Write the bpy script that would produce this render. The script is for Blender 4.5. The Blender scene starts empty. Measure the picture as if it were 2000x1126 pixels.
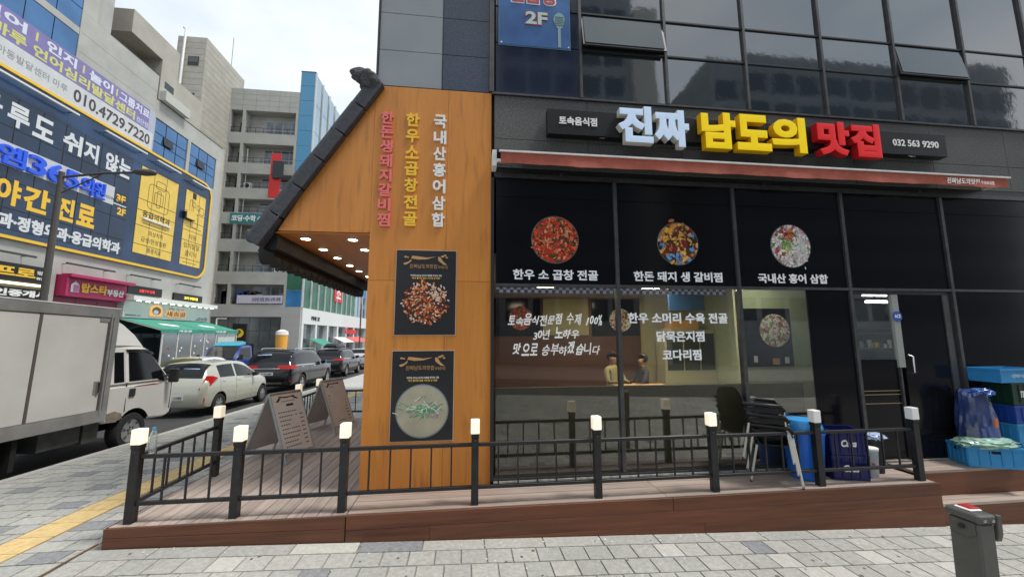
import bpy, bmesh, math, random
from mathutils import Vector, Matrix
random.seed(7)
R = math.radians
SC = bpy.context.scene
COL = SC.collection

# ------------------------------------------------------------------ camera
cam = bpy.data.objects.new('camera', bpy.data.cameras.new('camera'))
COL.objects.link(cam)
cam.data.sensor_width = 36.0
cam.data.lens = 13.5
cam.data.clip_start = 0.05
cam.data.clip_end = 1500
yaw, pitch, roll = R(6.74), R(7.07), R(-0.176)
fwd = Vector((math.sin(yaw) * math.cos(pitch), math.cos(yaw) * math.cos(pitch), math.sin(pitch)))
rgt = Vector((math.cos(yaw), -math.sin(yaw), 0))
upv = rgt.cross(fwd)
r2 = rgt * math.cos(roll) + upv * math.sin(roll)
u2 = -rgt * math.sin(roll) + upv * math.cos(roll)
cam.matrix_world = Matrix(((r2.x, u2.x, -fwd.x, 0), (r2.y, u2.y, -fwd.y, 0), (r2.z, u2.z, -fwd.z, 2.0), (0, 0, 0, 1)))
SC.camera = cam

# ------------------------------------------------------------------ light
SUN_EL, SUN_AZ = R(64), R(104)          # azimuth measured from +Y towards +X
w = bpy.data.worlds.new('World'); SC.world = w; w.use_nodes = True
nt = w.node_tree; nt.nodes.clear()
out = nt.nodes.new('ShaderNodeOutputWorld'); bg = nt.nodes.new('ShaderNodeBackground')
sky = nt.nodes.new('ShaderNodeTexSky'); sky.sky_type = 'NISHITA'; sky.sun_disc = False
sky.sun_elevation = SUN_EL; sky.sun_rotation = SUN_AZ; sky.air_density = 1.0; sky.dust_density = 2.0
tc = nt.nodes.new('ShaderNodeTexCoord'); noi = nt.nodes.new('ShaderNodeTexNoise')
noi.inputs['Scale'].default_value = 2.2; noi.inputs['Detail'].default_value = 5; noi.inputs['Roughness'].default_value = 0.5
mp = nt.nodes.new('ShaderNodeMapping'); mp.inputs['Scale'].default_value = (1, 1, 2.2)
rmp = nt.nodes.new('ShaderNodeValToRGB')
rmp.color_ramp.elements[0].position = 0.36; rmp.color_ramp.elements[0].color = (3.4, 3.95, 4.45, 1)
rmp.color_ramp.elements[1].position = 0.60; rmp.color_ramp.elements[1].color = (5.2, 5.4, 5.55, 1)
mix = nt.nodes.new('ShaderNodeMix'); mix.data_type = 'RGBA'; mix.inputs[0].default_value = 0.9
nt.links.new(tc.outputs['Generated'], mp.inputs[0]); nt.links.new(mp.outputs[0], noi.inputs['Vector'])
nt.links.new(noi.outputs['Fac'], rmp.inputs[0])
nt.links.new(sky.outputs[0], mix.inputs[6]); nt.links.new(rmp.outputs[0], mix.inputs[7])
nt.links.new(mix.outputs[2], bg.inputs[0]); bg.inputs[1].default_value = 0.1
nt.links.new(bg.outputs[0], out.inputs[0])
sl = bpy.data.lights.new('sun', 'SUN'); sl.energy = 1.5; sl.angle = R(11); sl.color = (1, 0.96, 0.9)
so = bpy.data.objects.new('sun', sl); COL.objects.link(so)
sd = Vector((math.sin(SUN_AZ) * math.cos(SUN_EL), math.cos(SUN_AZ) * math.cos(SUN_EL), math.sin(SUN_EL)))
so.rotation_euler = sd.to_track_quat('Z', 'Y').to_euler(); so.location = (30, 20, 60)
SC.view_settings.view_transform = 'Standard'; SC.view_settings.look = 'None'
SC.view_settings.gamma = 1; SC.view_settings.use_curve_mapping = False
SC.view_settings.exposure = 1.10
SC.cycles.max_bounces = 8; SC.cycles.transparent_max_bounces = 12

# ------------------------------------------------------------------ materials
def srgb(r, g, b):
    f = lambda c: (c / 255 / 12.92) if c / 255 <= 0.04045 else ((c / 255 + 0.055) / 1.055) ** 2.4
    return (f(r), f(g), f(b), 1)
MATS = {}
def mat(name, col, rough=0.6, metal=0.0, var=0.0, scale=8.0, stretch=(1, 1, 1), bump=0.0, bscale=None, emit=None,
        estr=1.0, spec=0.5, detail=4.0, col2=None, rvar=0.0, coat=0.0):
    if name in MATS: return MATS[name]
    m = bpy.data.materials.new(name); m.use_nodes = True; MATS[name] = m
    n = m.node_tree; b = n.nodes['Principled BSDF']
    b.inputs['Roughness'].default_value = rough; b.inputs['Metallic'].default_value = metal
    b.inputs['Specular IOR Level'].default_value = spec
    b.inputs['Base Color'].default_value = col
    if coat: b.inputs['Coat Weight'].default_value = coat; b.inputs['Coat Roughness'].default_value = 0.05
    if var or bump or col2 or rvar:
        t = n.nodes.new('ShaderNodeTexCoord'); mp = n.nodes.new('ShaderNodeMapping'); mp.inputs['Scale'].default_value = stretch
        no = n.nodes.new('ShaderNodeTexNoise'); no.inputs['Scale'].default_value = scale; no.inputs['Detail'].default_value = detail
        n.links.new(t.outputs['Object'], mp.inputs[0]); n.links.new(mp.outputs[0], no.inputs['Vector'])
        if var or col2:
            cr = n.nodes.new('ShaderNodeValToRGB')
            c2 = col2 or tuple(min(1, c * (1 + var)) for c in col[:3]) + (1,)
            c1 = col if col2 else tuple(c * (1 - var) for c in col[:3]) + (1,)
            cr.color_ramp.elements[0].position = 0.3; cr.color_ramp.elements[0].color = c1
            cr.color_ramp.elements[1].position = 0.7; cr.color_ramp.elements[1].color = c2
            n.links.new(no.outputs['Fac'], cr.inputs[0])
            # slow, large-scale soiling as well
            n2 = n.nodes.new('ShaderNodeTexNoise'); n2.inputs['Scale'].default_value = 0.7; n2.inputs['Detail'].default_value = 5
            n.links.new(t.outputs['Object'], n2.inputs['Vector'])
            mr = n.nodes.new('ShaderNodeMapRange'); mr.inputs[1].default_value = 0.3; mr.inputs[2].default_value = 0.7
            mr.inputs[3].default_value = 1 - min(0.35, var * 1.1); mr.inputs[4].default_value = 1.0 + var * 0.2
            n.links.new(n2.outputs['Fac'], mr.inputs[0])
            mx = n.nodes.new('ShaderNodeMix'); mx.data_type = 'RGBA'; mx.blend_type = 'MULTIPLY'; mx.inputs[0].default_value = 1
            n.links.new(cr.outputs[0], mx.inputs[6]); n.links.new(mr.outputs[0], mx.inputs[7])
            n.links.new(mx.outputs[2], b.inputs['Base Color'])
        if rvar:
            r_ = n.nodes.new('ShaderNodeMapRange'); r_.inputs[3].default_value = max(0, rough - rvar); r_.inputs[4].default_value = rough + rvar
            n.links.new(no.outputs['Fac'], r_.inputs[0]); n.links.new(r_.outputs[0], b.inputs['Roughness'])
        if bump:
            nb = n.nodes.new('ShaderNodeTexNoise'); nb.inputs['Scale'].default_value = bscale or scale; nb.inputs['Detail'].default_value = 6
            n.links.new(mp.outputs[0], nb.inputs['Vector'])
            bp = n.nodes.new('ShaderNodeBump'); bp.inputs['Strength'].default_value = bump; bp.inputs['Distance'].default_value = 0.02
            n.links.new(nb.outputs['Fac'], bp.inputs['Height']); n.links.new(bp.outputs[0], b.inputs['Normal'])
    if emit:
        b.inputs['Emission Color'].default_value = emit; b.inputs['Emission Strength'].default_value = estr
    return m

def glass_mat(name, refl=0.1, tint=(1, 1, 1, 1), rough=0.02, milky=0.0):
    m = bpy.data.materials.new(name); m.use_nodes = True; MATS[name] = m
    n = m.node_tree; n.nodes.clear()
    o = n.nodes.new('ShaderNodeOutputMaterial'); tr = n.nodes.new('ShaderNodeBsdfTransparent'); tr.inputs[0].default_value = tint
    gl = n.nodes.new('ShaderNodeBsdfGlossy'); gl.inputs['Roughness'].default_value = rough
    lw = n.nodes.new('ShaderNodeLayerWeight'); lw.inputs[0].default_value = 0.35
    mr = n.nodes.new('ShaderNodeMapRange'); mr.inputs[3].default_value = refl; mr.inputs[4].default_value = min(1, refl + 0.6)
    mx = n.nodes.new('ShaderNodeMixShader')
    n.links.new(lw.outputs['Facing'], mr.inputs[0]); n.links.new(mr.outputs[0], mx.inputs[0])
    base = tr
    if milky:
        df = n.nodes.new('ShaderNodeBsdfDiffuse'); df.inputs[0].default_value = (0.75, 0.8, 0.8, 1)
        m2 = n.nodes.new('ShaderNodeMixShader'); m2.inputs[0].default_value = milky
        n.links.new(tr.outputs[0], m2.inputs[1]); n.links.new(df.outputs[0], m2.inputs[2]); base = m2
    n.links.new(base.outputs[0], mx.inputs[1]); n.links.new(gl.outputs[0], mx.inputs[2])
    n.links.new(mx.outputs[0], o.inputs[0])
    return m

def wood_mat(name, c1, c2, axis=2, scale=3.0, rough=0.45, fine=40, bump=0.1):
    m = bpy.data.materials.new(name); m.use_nodes = True; MATS[name] = m
    n = m.node_tree; b = n.nodes['Principled BSDF']; b.inputs['Roughness'].default_value = rough
    t = n.nodes.new('ShaderNodeTexCoord'); mp = n.nodes.new('ShaderNodeMapping')
    s = [1, 1, 1]; s[axis] = 0.06; mp.inputs['Scale'].default_value = s
    oi = n.nodes.new('ShaderNodeObjectInfo')
    ad = n.nodes.new('ShaderNodeVectorMath'); ad.operation = 'MULTIPLY_ADD'
    ad.inputs[1].default_value = (1, 1, 1)
    sc = n.nodes.new('ShaderNodeVectorMath'); sc.operation = 'SCALE'; sc.inputs[0].default_value = (17, 13, 11)
    n.links.new(oi.outputs['Random'], sc.inputs['Scale'])
    n.links.new(t.outputs['Object'], mp.inputs[0]); n.links.new(mp.outputs[0], ad.inputs[0]); n.links.new(sc.outputs[0], ad.inputs[2])
    n1 = n.nodes.new('ShaderNodeTexNoise'); n1.inputs['Scale'].default_value = fine; n1.inputs['Detail'].default_value = 5
    n2 = n.nodes.new('ShaderNodeTexNoise'); n2.inputs['Scale'].default_value = scale; n2.inputs['Detail'].default_value = 3
    n.links.new(ad.outputs[0], n1.inputs['Vector']); n.links.new(ad.outputs[0], n2.inputs['Vector'])
    a = n.nodes.new('ShaderNodeMath'); a.operation = 'MULTIPLY_ADD'; a.inputs[1].default_value = 0.5
    h = n.nodes.new('ShaderNodeMath'); h.operation = 'MULTIPLY'; h.inputs[1].default_value = 0.5
    n.links.new(n2.outputs['Fac'], h.inputs[0]); n.links.new(n1.outputs['Fac'], a.inputs[0]); n.links.new(h.outputs[0], a.inputs[2])
    cr = n.nodes.new('ShaderNodeValToRGB'); cr.color_ramp.elements[0].position = 0.34; cr.color_ramp.elements[0].color = c1
    cr.color_ramp.elements[1].position = 0.66; cr.color_ramp.elements[1].color = c2
    n.links.new(a.outputs[0], cr.inputs[0])
    mr = n.nodes.new('ShaderNodeMapRange'); mr.inputs[3].default_value = 0.82; mr.inputs[4].default_value = 1.12
    n.links.new(oi.outputs['Random'], mr.inputs[0])
    mx = n.nodes.new('ShaderNodeMix'); mx.data_type = 'RGBA'; mx.blend_type = 'MULTIPLY'; mx.inputs[0].default_value = 1
    n.links.new(cr.outputs[0], mx.inputs[6]); n.links.new(mr.outputs[0], mx.inputs[7]); n.links.new(mx.outputs[2], b.inputs['Base Color'])
    bp = n.nodes.new('ShaderNodeBump'); bp.inputs['Strength'].default_value = bump; bp.inputs['Distance'].default_value = 0.01
    n.links.new(n1.outputs['Fac'], bp.inputs['Height']); n.links.new(bp.outputs[0], b.inputs['Normal'])
    return m

def food_mat(name, cols, scale=18, extra=None):
    """printed picture of a dish: irregular coloured pieces"""
    m = bpy.data.materials.new(name); m.use_nodes = True; MATS[name] = m
    n = m.node_tree; b = n.nodes['Principled BSDF']; b.inputs['Roughness'].default_value = 0.4
    t = n.nodes.new('ShaderNodeTexCoord'); no = n.nodes.new('ShaderNodeTexNoise'); no.inputs['Scale'].default_value = scale * 0.6
    mxv = n.nodes.new('ShaderNodeMix'); mxv.data_type = 'VECTOR'; mxv.inputs[0].default_value = 0.12
    n.links.new(t.outputs['Object'], no.inputs['Vector']); n.links.new(t.outputs['Object'], mxv.inputs[4]); n.links.new(no.outputs['Color'], mxv.inputs[5])
    v = n.nodes.new('ShaderNodeTexVoronoi'); v.inputs['Scale'].default_value = scale; n.links.new(mxv.outputs[1], v.inputs['Vector'])
    sp = n.nodes.new('ShaderNodeSeparateColor'); n.links.new(v.outputs['Color'], sp.inputs[0])
    cr = n.nodes.new('ShaderNodeValToRGB'); cr.color_ramp.interpolation = 'CONSTANT'
    e = cr.color_ramp.elements
    while len(e) < len(cols): e.new(0.5)
    for i, c in enumerate(cols): e[i].position = i / len(cols); e[i].color = srgb(*c)
    n.links.new(sp.outputs[0], cr.inputs[0])
    v2 = n.nodes.new('ShaderNodeTexVoronoi'); v2.feature = 'DISTANCE_TO_EDGE'; v2.inputs['Scale'].default_value = scale; n.links.new(mxv.outputs[1], v2.inputs['Vector'])
    mr = n.nodes.new('ShaderNodeMapRange'); mr.inputs[1].default_value = 0; mr.inputs[2].default_value = 0.12; mr.inputs[3].default_value = 0.25; mr.inputs[4].default_value = 1.1
    n.links.new(v2.outputs['Distance'], mr.inputs[0])
    mx = n.nodes.new('ShaderNodeMix'); mx.data_type = 'RGBA'; mx.blend_type = 'MULTIPLY'; mx.inputs[0].default_value = 1
    n.links.new(cr.outputs[0], mx.inputs[6]); n.links.new(mr.outputs[0], mx.inputs[7])
    n3 = n.nodes.new('ShaderNodeTexNoise'); n3.inputs['Scale'].default_value = scale * 3; n.links.new(t.outputs['Object'], n3.inputs['Vector'])
    m3 = n.nodes.new('ShaderNodeMapRange'); m3.inputs[3].default_value = 0.5; m3.inputs[4].default_value = 1.5; n.links.new(n3.outputs['Fac'], m3.inputs[0])
    my = n.nodes.new('ShaderNodeMix'); my.data_type = 'RGBA'; my.blend_type = 'MULTIPLY'; my.inputs[0].default_value = 1
    n.links.new(mx.outputs[2], my.inputs[6]); n.links.new(m3.outputs[0], my.inputs[7])
    n.links.new(my.outputs[2], b.inputs['Base Color'])
    return m

# ------------------------------------------------------------------ mesh helpers
def link(name, me, parent=None, m=None):
    o = bpy.data.objects.new(name, me); COL.objects.link(o)
    if m is not None and not me.materials: me.materials.append(m)
    if parent is not None:
        o.parent = parent
        o.matrix_parent_inverse = Matrix.Translation(-parent.location)
    return o
def tag(o, label=None, cat=None, group=None, kind=None):
    if label: o['label'] = label
    if cat: o['category'] = cat
    if group: o['group'] = group
    if kind: o['kind'] = kind
    return o
def thing(name, label, cat, loc=(0, 0, 0), group=None):
    o = bpy.data.objects.new(name, None); COL.objects.link(o); o.location = loc; o.empty_display_size = 0.2
    return tag(o, label, cat, group)
def part(o, parent):
    o.parent = parent
    root = parent
    while root.parent: root = root.parent
    if parent.parent is None: o.matrix_parent_inverse = Matrix.Translation(-parent.location)
    else: o.matrix_parent_inverse = Matrix.Identity(4)
    return o

class MB:
    def __init__(s): s.v = []; s.f = []
    def box(s, x0, x1, y0, y1, z0, z1):
        b = len(s.v)
        s.v += [(x0, y0, z0), (x1, y0, z0), (x1, y1, z0), (x0, y1, z0), (x0, y0, z1), (x1, y0, z1), (x1, y1, z1), (x0, y1, z1)]
        s.f += [(b, b+3, b+2, b+1), (b+4, b+5, b+6, b+7), (b, b+1, b+5, b+4), (b+1, b+2, b+6, b+5), (b+2, b+3, b+7, b+6), (b+3, b, b+4, b+7)]
        return s
    def face(s, *p):
        b = len(s.v); s.v += [tuple(q) for q in p]; s.f.append(tuple(range(b, b + len(p)))); return s
    def hexa(s, p):
        b = len(s.v); s.v += [tuple(q) for q in p]
        s.f += [(b, b+3, b+2, b+1), (b+4, b+5, b+6, b+7), (b, b+1, b+5, b+4), (b+1, b+2, b+6, b+5), (b+2, b+3, b+7, b+6), (b+3, b, b+4, b+7)]
        return s
    def prism(s, poly, axis, a0, a1):
        """poly: 2D points in the plane normal to axis ('x': (y,z), 'y': (x,z), 'z': (x,y))"""
        def P(p, a): return {'x': (a, p[0], p[1]), 'y': (p[0], a, p[1]), 'z': (p[0], p[1], a)}[axis]
        n = len(poly); b = len(s.v)
        s.v += [P(p, a0) for p in poly] + [P(p, a1) for p in poly]
        s.f.append(tuple(range(b + n - 1, b - 1, -1))); s.f.append(tuple(range(b + n, b + 2 * n)))
        for i in range(n): j = (i + 1) % n; s.f.append((b + i, b + j, b + n + j, b + n + i))
        return s
    def tube(s, path, r, n=8, cap=True, r1=None):
        P = [Vector(p) for p in path]; rings = []
        for i, p in enumerate(P):
            d = (P[min(i + 1, len(P) - 1)] - P[max(i - 1, 0)]).normalized()
            a = Vector((0, 0, 1)) if abs(d.z) < 0.9 else Vector((1, 0, 0))
            u = d.cross(a).normalized(); v = d.cross(u)
            rr = r if r1 is None else r + (r1 - r) * i / (len(P) - 1)
            b = len(s.v); rings.append(b)
            for k in range(n):
                t = 2 * math.pi * (k + 0.5) / n; s.v.append(tuple(p + u * rr * math.cos(t) + v * rr * math.sin(t)))
        for a, b in zip(rings, rings[1:]):
            for k in range(n): j = (k + 1) % n; s.f.append((a + k, a + j, b + j, b + k))
        if cap: s.f.append(tuple(rings[0] + k for k in range(n - 1, -1, -1))); s.f.append(tuple(rings[-1] + k for k in range(n)))
        return s
    def lathe(s, prof, n=20, c=(0, 0, 0), axis='z', cap=True):
        rings = []
        for r, h in prof:
            b = len(s.v); rings.append(b)
            for k in range(n):
                t = 2 * math.pi * k / n; a, q = r * math.cos(t), r * math.sin(t)
                p = {'z': (a, q, h), 'x': (h, a, q), 'y': (a, h, q)}[axis]
                s.v.append((c[0] + p[0], c[1] + p[1], c[2] + p[2]))
        for a, b in zip(rings, rings[1:]):
            for k in range(n): j = (k + 1) % n; s.f.append((a + k, a + j, b + j, b + k))
        if cap:
            s.f.append(tuple(rings[0] + k for k in range(n - 1, -1, -1))); s.f.append(tuple(rings[-1] + k for k in range(n)))
        return s
    def build(s, name, m, parent=None, smooth=None, bev=0.0, seg=1):
        me = bpy.data.meshes.new(name); me.from_pydata(s.v, [], s.f); me.update()
        bm = bmesh.new(); bm.from_mesh(me); bmesh.ops.recalc_face_normals(bm, faces=bm.faces)
        if bev: 
            bmesh.ops.bevel(bm, geom=[e for e in bm.edges if len(e.link_faces) == 2 and e.calc_face_angle(0) > 0.5], offset=bev, segments=seg, affect='EDGES', clamp_overlap=True)
        bm.to_mesh(me); bm.free()
        if smooth is not None:
            me.shade_smooth(); me.set_sharp_from_angle(angle=R(smooth))
        o = bpy.data.objects.new(name, me); COL.objects.link(o); me.materials.append(m)
        if parent is not None: part(o, parent)
        return o
def bx(name, m, parent, x0, x1, y0, y1, z0, z1, bev=0.0):
    return MB().box(x0, x1, y0, y1, z0, z1).build(name, m, parent, bev=bev)

# lettering --------------------------------------------------------
TC = []
def txt(body, a0, a1, z0, z1, at, m, parent=None, face='-y', depth=0.004, bold=0.02, shear=0.0, name='lettering', keep=False, spacing=1.0):
    """writes body into the rectangle a0..a1 (along x or y) by z0..z1, its back on the plane x or y = at"""
    if not TC: TC.append(bpy.data.curves.new('text', 'FONT')); TC.append(bpy.data.objects.new('tmp', TC[0]))
    cu = TC[0]; cu.body = body; cu.size = 1; cu.extrude = 0.5; cu.offset = 0; cu.bevel_depth = bold; cu.bevel_resolution = 0; cu.shear = shear
    cu.resolution_u = 3; cu.align_x = 'CENTER'; cu.space_character = spacing
    tmp = TC[1]; me = tmp.to_mesh().copy(); tmp.to_mesh_clear()
    xs = [v.co.x for v in me.vertices]; ys = [v.co.y for v in me.vertices]
    if not xs: return None
    mnx, mxx, mny, mxy = min(xs), max(xs), min(ys), max(ys)
    for v in me.vertices:
        u = (v.co.x - mnx) / (mxx - mnx or 1); q = (v.co.y - mny) / (mxy - mny or 1); e = 0.0 if v.co.z < -.4 and not bold else (0.0 if v.co.z < 0 else (1.0 if v.co.z > .5 + bold * .5 else .985))
        if v.co.z < -.5 - bold * .5: e = .04
        A = a0 + (a1 - a0) * u; Z = z0 + (z1 - z0) * q
        if face == '-y': v.co = (A, at - depth * e, Z)
        elif face == '+x': v.co = (at + depth * e, A, Z)
        elif face == '-x': v.co = (at - depth * e, A, Z)
    me.name = name; me.materials.clear(); me.materials.append(m); me.shade_flat(); me.update()
    o = bpy.data.objects.new(name, me); COL.objects.link(o)
    if parent is not None: part(o, parent)
    return o

# ------------------------------------------------------------------ shared materials
M_black = mat('black_paint', (0.012, 0.012, 0.014, 1), 0.38, spec=0.4, var=0.2, scale=30)
M_rail = mat('black_railing_paint', (0.014, 0.014, 0.017, 1), 0.42, var=0.4, scale=14, bump=0.05)
M_panelblk = mat('black_gloss_panel', (0.006, 0.006, 0.008, 1), 0.12, spec=0.22)
M_alu = mat('anodised_frame', (0.10, 0.10, 0.105, 1), 0.4, 0.6, var=0.2, scale=9)
M_frame = mat('dark_frame', (0.03, 0.032, 0.035, 1), 0.4, 0.3)
M_white = mat('white_print', (0.82, 0.82, 0.82, 1), 0.5)
M_whitep = mat('white_paint', (0.75, 0.75, 0.73, 1), 0.45, var=0.1)
M_gold = mat('gold_print', srgb(196, 150, 95), 0.5)
M_orange = wood_mat('orange_plywood', (0.53, 0.19, 0.028, 1), (0.61, 0.24, 0.042, 1), axis=2, scale=3, rough=0.42, fine=28, bump=0.04)
_n = M_orange.node_tree; _b = _n.nodes['Principled BSDF']; _src = _b.inputs['Base Color'].links[0].from_socket
_tc = _n.nodes.new('ShaderNodeTexCoord'); _sx = _n.nodes.new('ShaderNodeSeparateXYZ'); _n.links.new(_tc.outputs['Object'], _sx.inputs[0])
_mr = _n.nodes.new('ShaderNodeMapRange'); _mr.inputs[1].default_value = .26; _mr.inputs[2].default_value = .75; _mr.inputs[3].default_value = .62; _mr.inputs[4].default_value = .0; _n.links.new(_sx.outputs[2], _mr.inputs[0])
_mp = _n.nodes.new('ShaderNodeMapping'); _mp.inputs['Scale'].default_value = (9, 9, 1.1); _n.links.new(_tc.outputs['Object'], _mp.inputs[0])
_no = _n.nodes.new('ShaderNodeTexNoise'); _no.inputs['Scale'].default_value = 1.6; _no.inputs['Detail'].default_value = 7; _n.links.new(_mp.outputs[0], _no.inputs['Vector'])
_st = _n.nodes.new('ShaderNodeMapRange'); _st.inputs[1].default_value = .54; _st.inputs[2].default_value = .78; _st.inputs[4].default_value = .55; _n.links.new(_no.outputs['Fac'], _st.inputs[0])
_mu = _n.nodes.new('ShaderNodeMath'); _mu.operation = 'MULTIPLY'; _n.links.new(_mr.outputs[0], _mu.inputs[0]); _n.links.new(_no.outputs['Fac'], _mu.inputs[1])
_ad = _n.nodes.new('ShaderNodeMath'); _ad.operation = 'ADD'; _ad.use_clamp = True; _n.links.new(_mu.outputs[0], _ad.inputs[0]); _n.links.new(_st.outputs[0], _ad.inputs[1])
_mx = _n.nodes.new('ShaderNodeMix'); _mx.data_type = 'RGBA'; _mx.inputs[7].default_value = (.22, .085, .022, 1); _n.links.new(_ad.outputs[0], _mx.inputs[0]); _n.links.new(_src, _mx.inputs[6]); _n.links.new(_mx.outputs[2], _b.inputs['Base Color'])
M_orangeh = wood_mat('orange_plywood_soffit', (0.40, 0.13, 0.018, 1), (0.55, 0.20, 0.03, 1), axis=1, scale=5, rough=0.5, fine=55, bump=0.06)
M_deck = wood_mat('deck_boards', (0.25, 0.195, 0.165, 1), (0.45, 0.375, 0.325, 1), axis=1, scale=4, rough=0.62, fine=30, bump=0.15)
M_deckx = wood_mat('deck_boards_across', (0.23, 0.175, 0.145, 1), (0.41, 0.335, 0.285, 1), axis=0, scale=4, rough=0.62, fine=30, bump=0.15)
M_fascia = wood_mat('stained_fascia', (0.085, 0.027, 0.012, 1), (0.175, 0.06, 0.026, 1), axis=0, scale=6, rough=0.5, fine=26, bump=0.15)
M_tile = mat('dark_roof_tile', (0.055, 0.058, 0.072, 1), 0.55, var=0.3, scale=20, bump=0.2)
M_tileblk = mat('black_roof_tile', (0.008, 0.008, 0.009, 1), 0.6, var=0.3, scale=20, bump=0.2)
M_asphalt = mat('asphalt', (0.055, 0.055, 0.057, 1), 0.9, var=0.35, scale=60, bump=0.5, bscale=120)
M_pave = [mat('paver_%s' % n_, c, 0.85, var=0.16, scale=25, bump=0.35, bscale=60) for n_, c in
          (('warm_grey', (0.375, 0.37, 0.34, 1)), ('pale_grey', (0.40, 0.395, 0.36, 1)), ('mid_grey', (0.355, 0.355, 0.33, 1)))]
M_pavedark = mat('paver_dark_grey', (0.24, 0.245, 0.255, 1), 0.85, var=0.2, scale=25, bump=0.35, bscale=60)
M_paved_pale = mat('paver_cream', (0.47, 0.46, 0.42, 1), 0.85, var=0.12, scale=25, bump=0.3, bscale=60)
M_mortar = mat('sand_joint', (0.27, 0.26, 0.23, 1), 0.95, var=0.3, scale=30)
M_kerb = mat('granite_kerb', (0.46, 0.46, 0.44, 1), 0.8, var=0.15, scale=60)
M_tact = mat('tactile_yellow', (0.60, 0.44, 0.20, 1), 0.8, var=0.15, scale=12, bump=0.2)
M_roadyel = mat('yellow_road_paint', (0.42, 0.30, 0.10, 1), 0.8, var=0.3, scale=9)
M_lampcap = mat('lit_lamp_cap', (0.85, 0.82, 0.72, 1), 0.35, emit=(1, 0.86, 0.62, 1), estr=0.28)
M_lampoff = mat('unlit_lamp_cap', (0.78, 0.78, 0.78, 1), 0.35)
M_glassD = mat('blue_window_glass', (0.10, 0.22, 0.42, 1), 0.08, 0.55, spec=0.9, var=0.15, scale=0.6)
M_darkgl = mat('dark_window_glass', (0.02, 0.028, 0.034, 1), 0.07, 0.0, spec=0.9)
M_shopglass = glass_mat('shop_glass', 0.065, (0.95, 0.95, 0.92, 1))

# ------------------------------------------------------------------ ground
def g(x, y):
    return 0.08 - 0.019 * min(max(0.0, y - 5), 70) - 0.035 * min(max(0.0, x + 3.2), 16) * (1 if y < 9 else 0)
def gs(y): return 0.08 - 0.019 * min(max(0.0, y - 5), 70)
def sheet(name, xs, ys, fz, m, kind='structure', parent=None):
    b = MB(); nx, ny = len(xs), len(ys)
    for y in ys:
        for x in xs: b.v.append((x, y, fz(x, y)))
    for j in range(ny - 1):
        for i in range(nx - 1): a = j * nx + i; b.f.append((a, a + 1, a + nx + 1, a + nx))
    o = b.build(name, m, parent)
    if kind: o['kind'] = kind
    return o
ylist = [-400, -60, -30, -12, -6, 0, 2.5, 5, 9, 12, 18, 30, 45, 75, 120, 400]
sheet('ground', [-500, -60, -19, -14.6, -6.3, -3.2, 0, 3, 6, 9, 12.8, 40, 500], ylist, lambda x, y: g(x, y) - 0.26, mat('bare_ground', (0.16, 0.155, 0.15, 1), 0.9, var=0.2, scale=3))
road = sheet('road', [-14.5, -10, -6.35], ylist, lambda x, y: gs(y) - 0.12, M_asphalt)
sidewalk = sheet('pavement', [-6.2, -3.2, 0, 3, 6, 9, 12.8, 30], [-4.5, 0, 2.5, 5, 9, 12, 18, 30, 45, 75], lambda x, y: g(x, y) - 0.012, M_mortar)
sheet('far_pavement', [-19.05, -14.65], ylist, lambda x, y: gs(y), mat('far_paving', (0.36, 0.36, 0.34, 1), 0.85, var=0.2, scale=6))
sheet('lane_road', [-6.2, 0, 12.8, 60], [-11, -8, -4.65], lambda x, y: g(x, -5) - 0.12, M_asphalt)
kb = thing('kerb', 'pale granite kerb along the road beside the parked vehicles', 'kerb', (-6.27, 5, 0)); kb['kind'] = 'structure'; del kb['category'], kb['label']
kme = None
for i in range(46):
    y0 = -2 + i * 1.0
    o = MB().hexa([(-6.35, y0 + .006, gs(y0) - .2), (-6.2, y0 + .006, gs(y0) - .2), (-6.2, y0 + .994, gs(y0 + 1) - .2), (-6.35, y0 + .994, gs(y0 + 1) - .2),
                   (-6.35, y0 + .006, gs(y0)), (-6.2, y0 + .006, gs(y0) + .003), (-6.2, y0 + .994, gs(y0 + 1) + .003), (-6.35, y0 + .994, gs(y0 + 1))]).build('kerb_stone', M_kerb, kb)
for xx, nm in ((-14.65, 'kerb'), ):
    o = sheet(nm, [xx, xx + .15], ylist, lambda x, y: gs(y) + .004, M_kerb)
sheet('kerb_face', [-14.5, -14.49], ylist, lambda x, y: gs(y) + (.003 if x < -14.495 else -.13), M_kerb)
sheet('kerb', [-6.2, 12.8, 60], [-4.65, -4.5], lambda x, y: g(x, -5) + .003, M_kerb)
sheet('road_marking', [-6.78, -6.66], ylist, lambda x, y: gs(y) - 0.116, M_roadyel)
sheet('road_marking', [-10.5, -10.38], ylist, lambda x, y: gs(y) - 0.116, M_roadyel)

# paving stones: nearest ones are objects, the rest one mesh
rows = []; rr0 = random.Random(1)
def paver_box(b, x0, x1, y0, y1, dz=0.0):
    e = 0.0035; x0 += e; x1 -= e; y0 += e; y1 -= e
    z = [g(x0, y0) + dz, g(x1, y0) + dz, g(x1, y1) + dz, g(x0, y1) + dz]
    c = 0.004
    b.hexa([(x0, y0, z[0] - .03), (x1, y0, z[1] - .03), (x1, y1, z[2] - .03), (x0, y1, z[3] - .03),
            (x0 + c, y0 + c, z[0]), (x1 - c, y0 + c, z[1]), (x1 - c, y1 - c, z[2]), (x0 + c, y1 - c, z[3])])
pavers = []
y = 4.19
pavers += [(x0, x0 + .6, 4.0, 4.19) for x0 in [-3.4 + .6 * k for k in range(18)]]
row = 0; y = 4.0
while y > -4.3:
    y0 = y - .235; off = (row % 2) * .12 + rr0.uniform(-.02, .02)
    x0 = -3.4 - off
    while x0 < 9:
        pavers.append((max(x0, -3.4), x0 + .24, y0, y)); x0 += .24
    y = y0; row += 1
left = []
y = -4.4; row = 0
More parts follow.
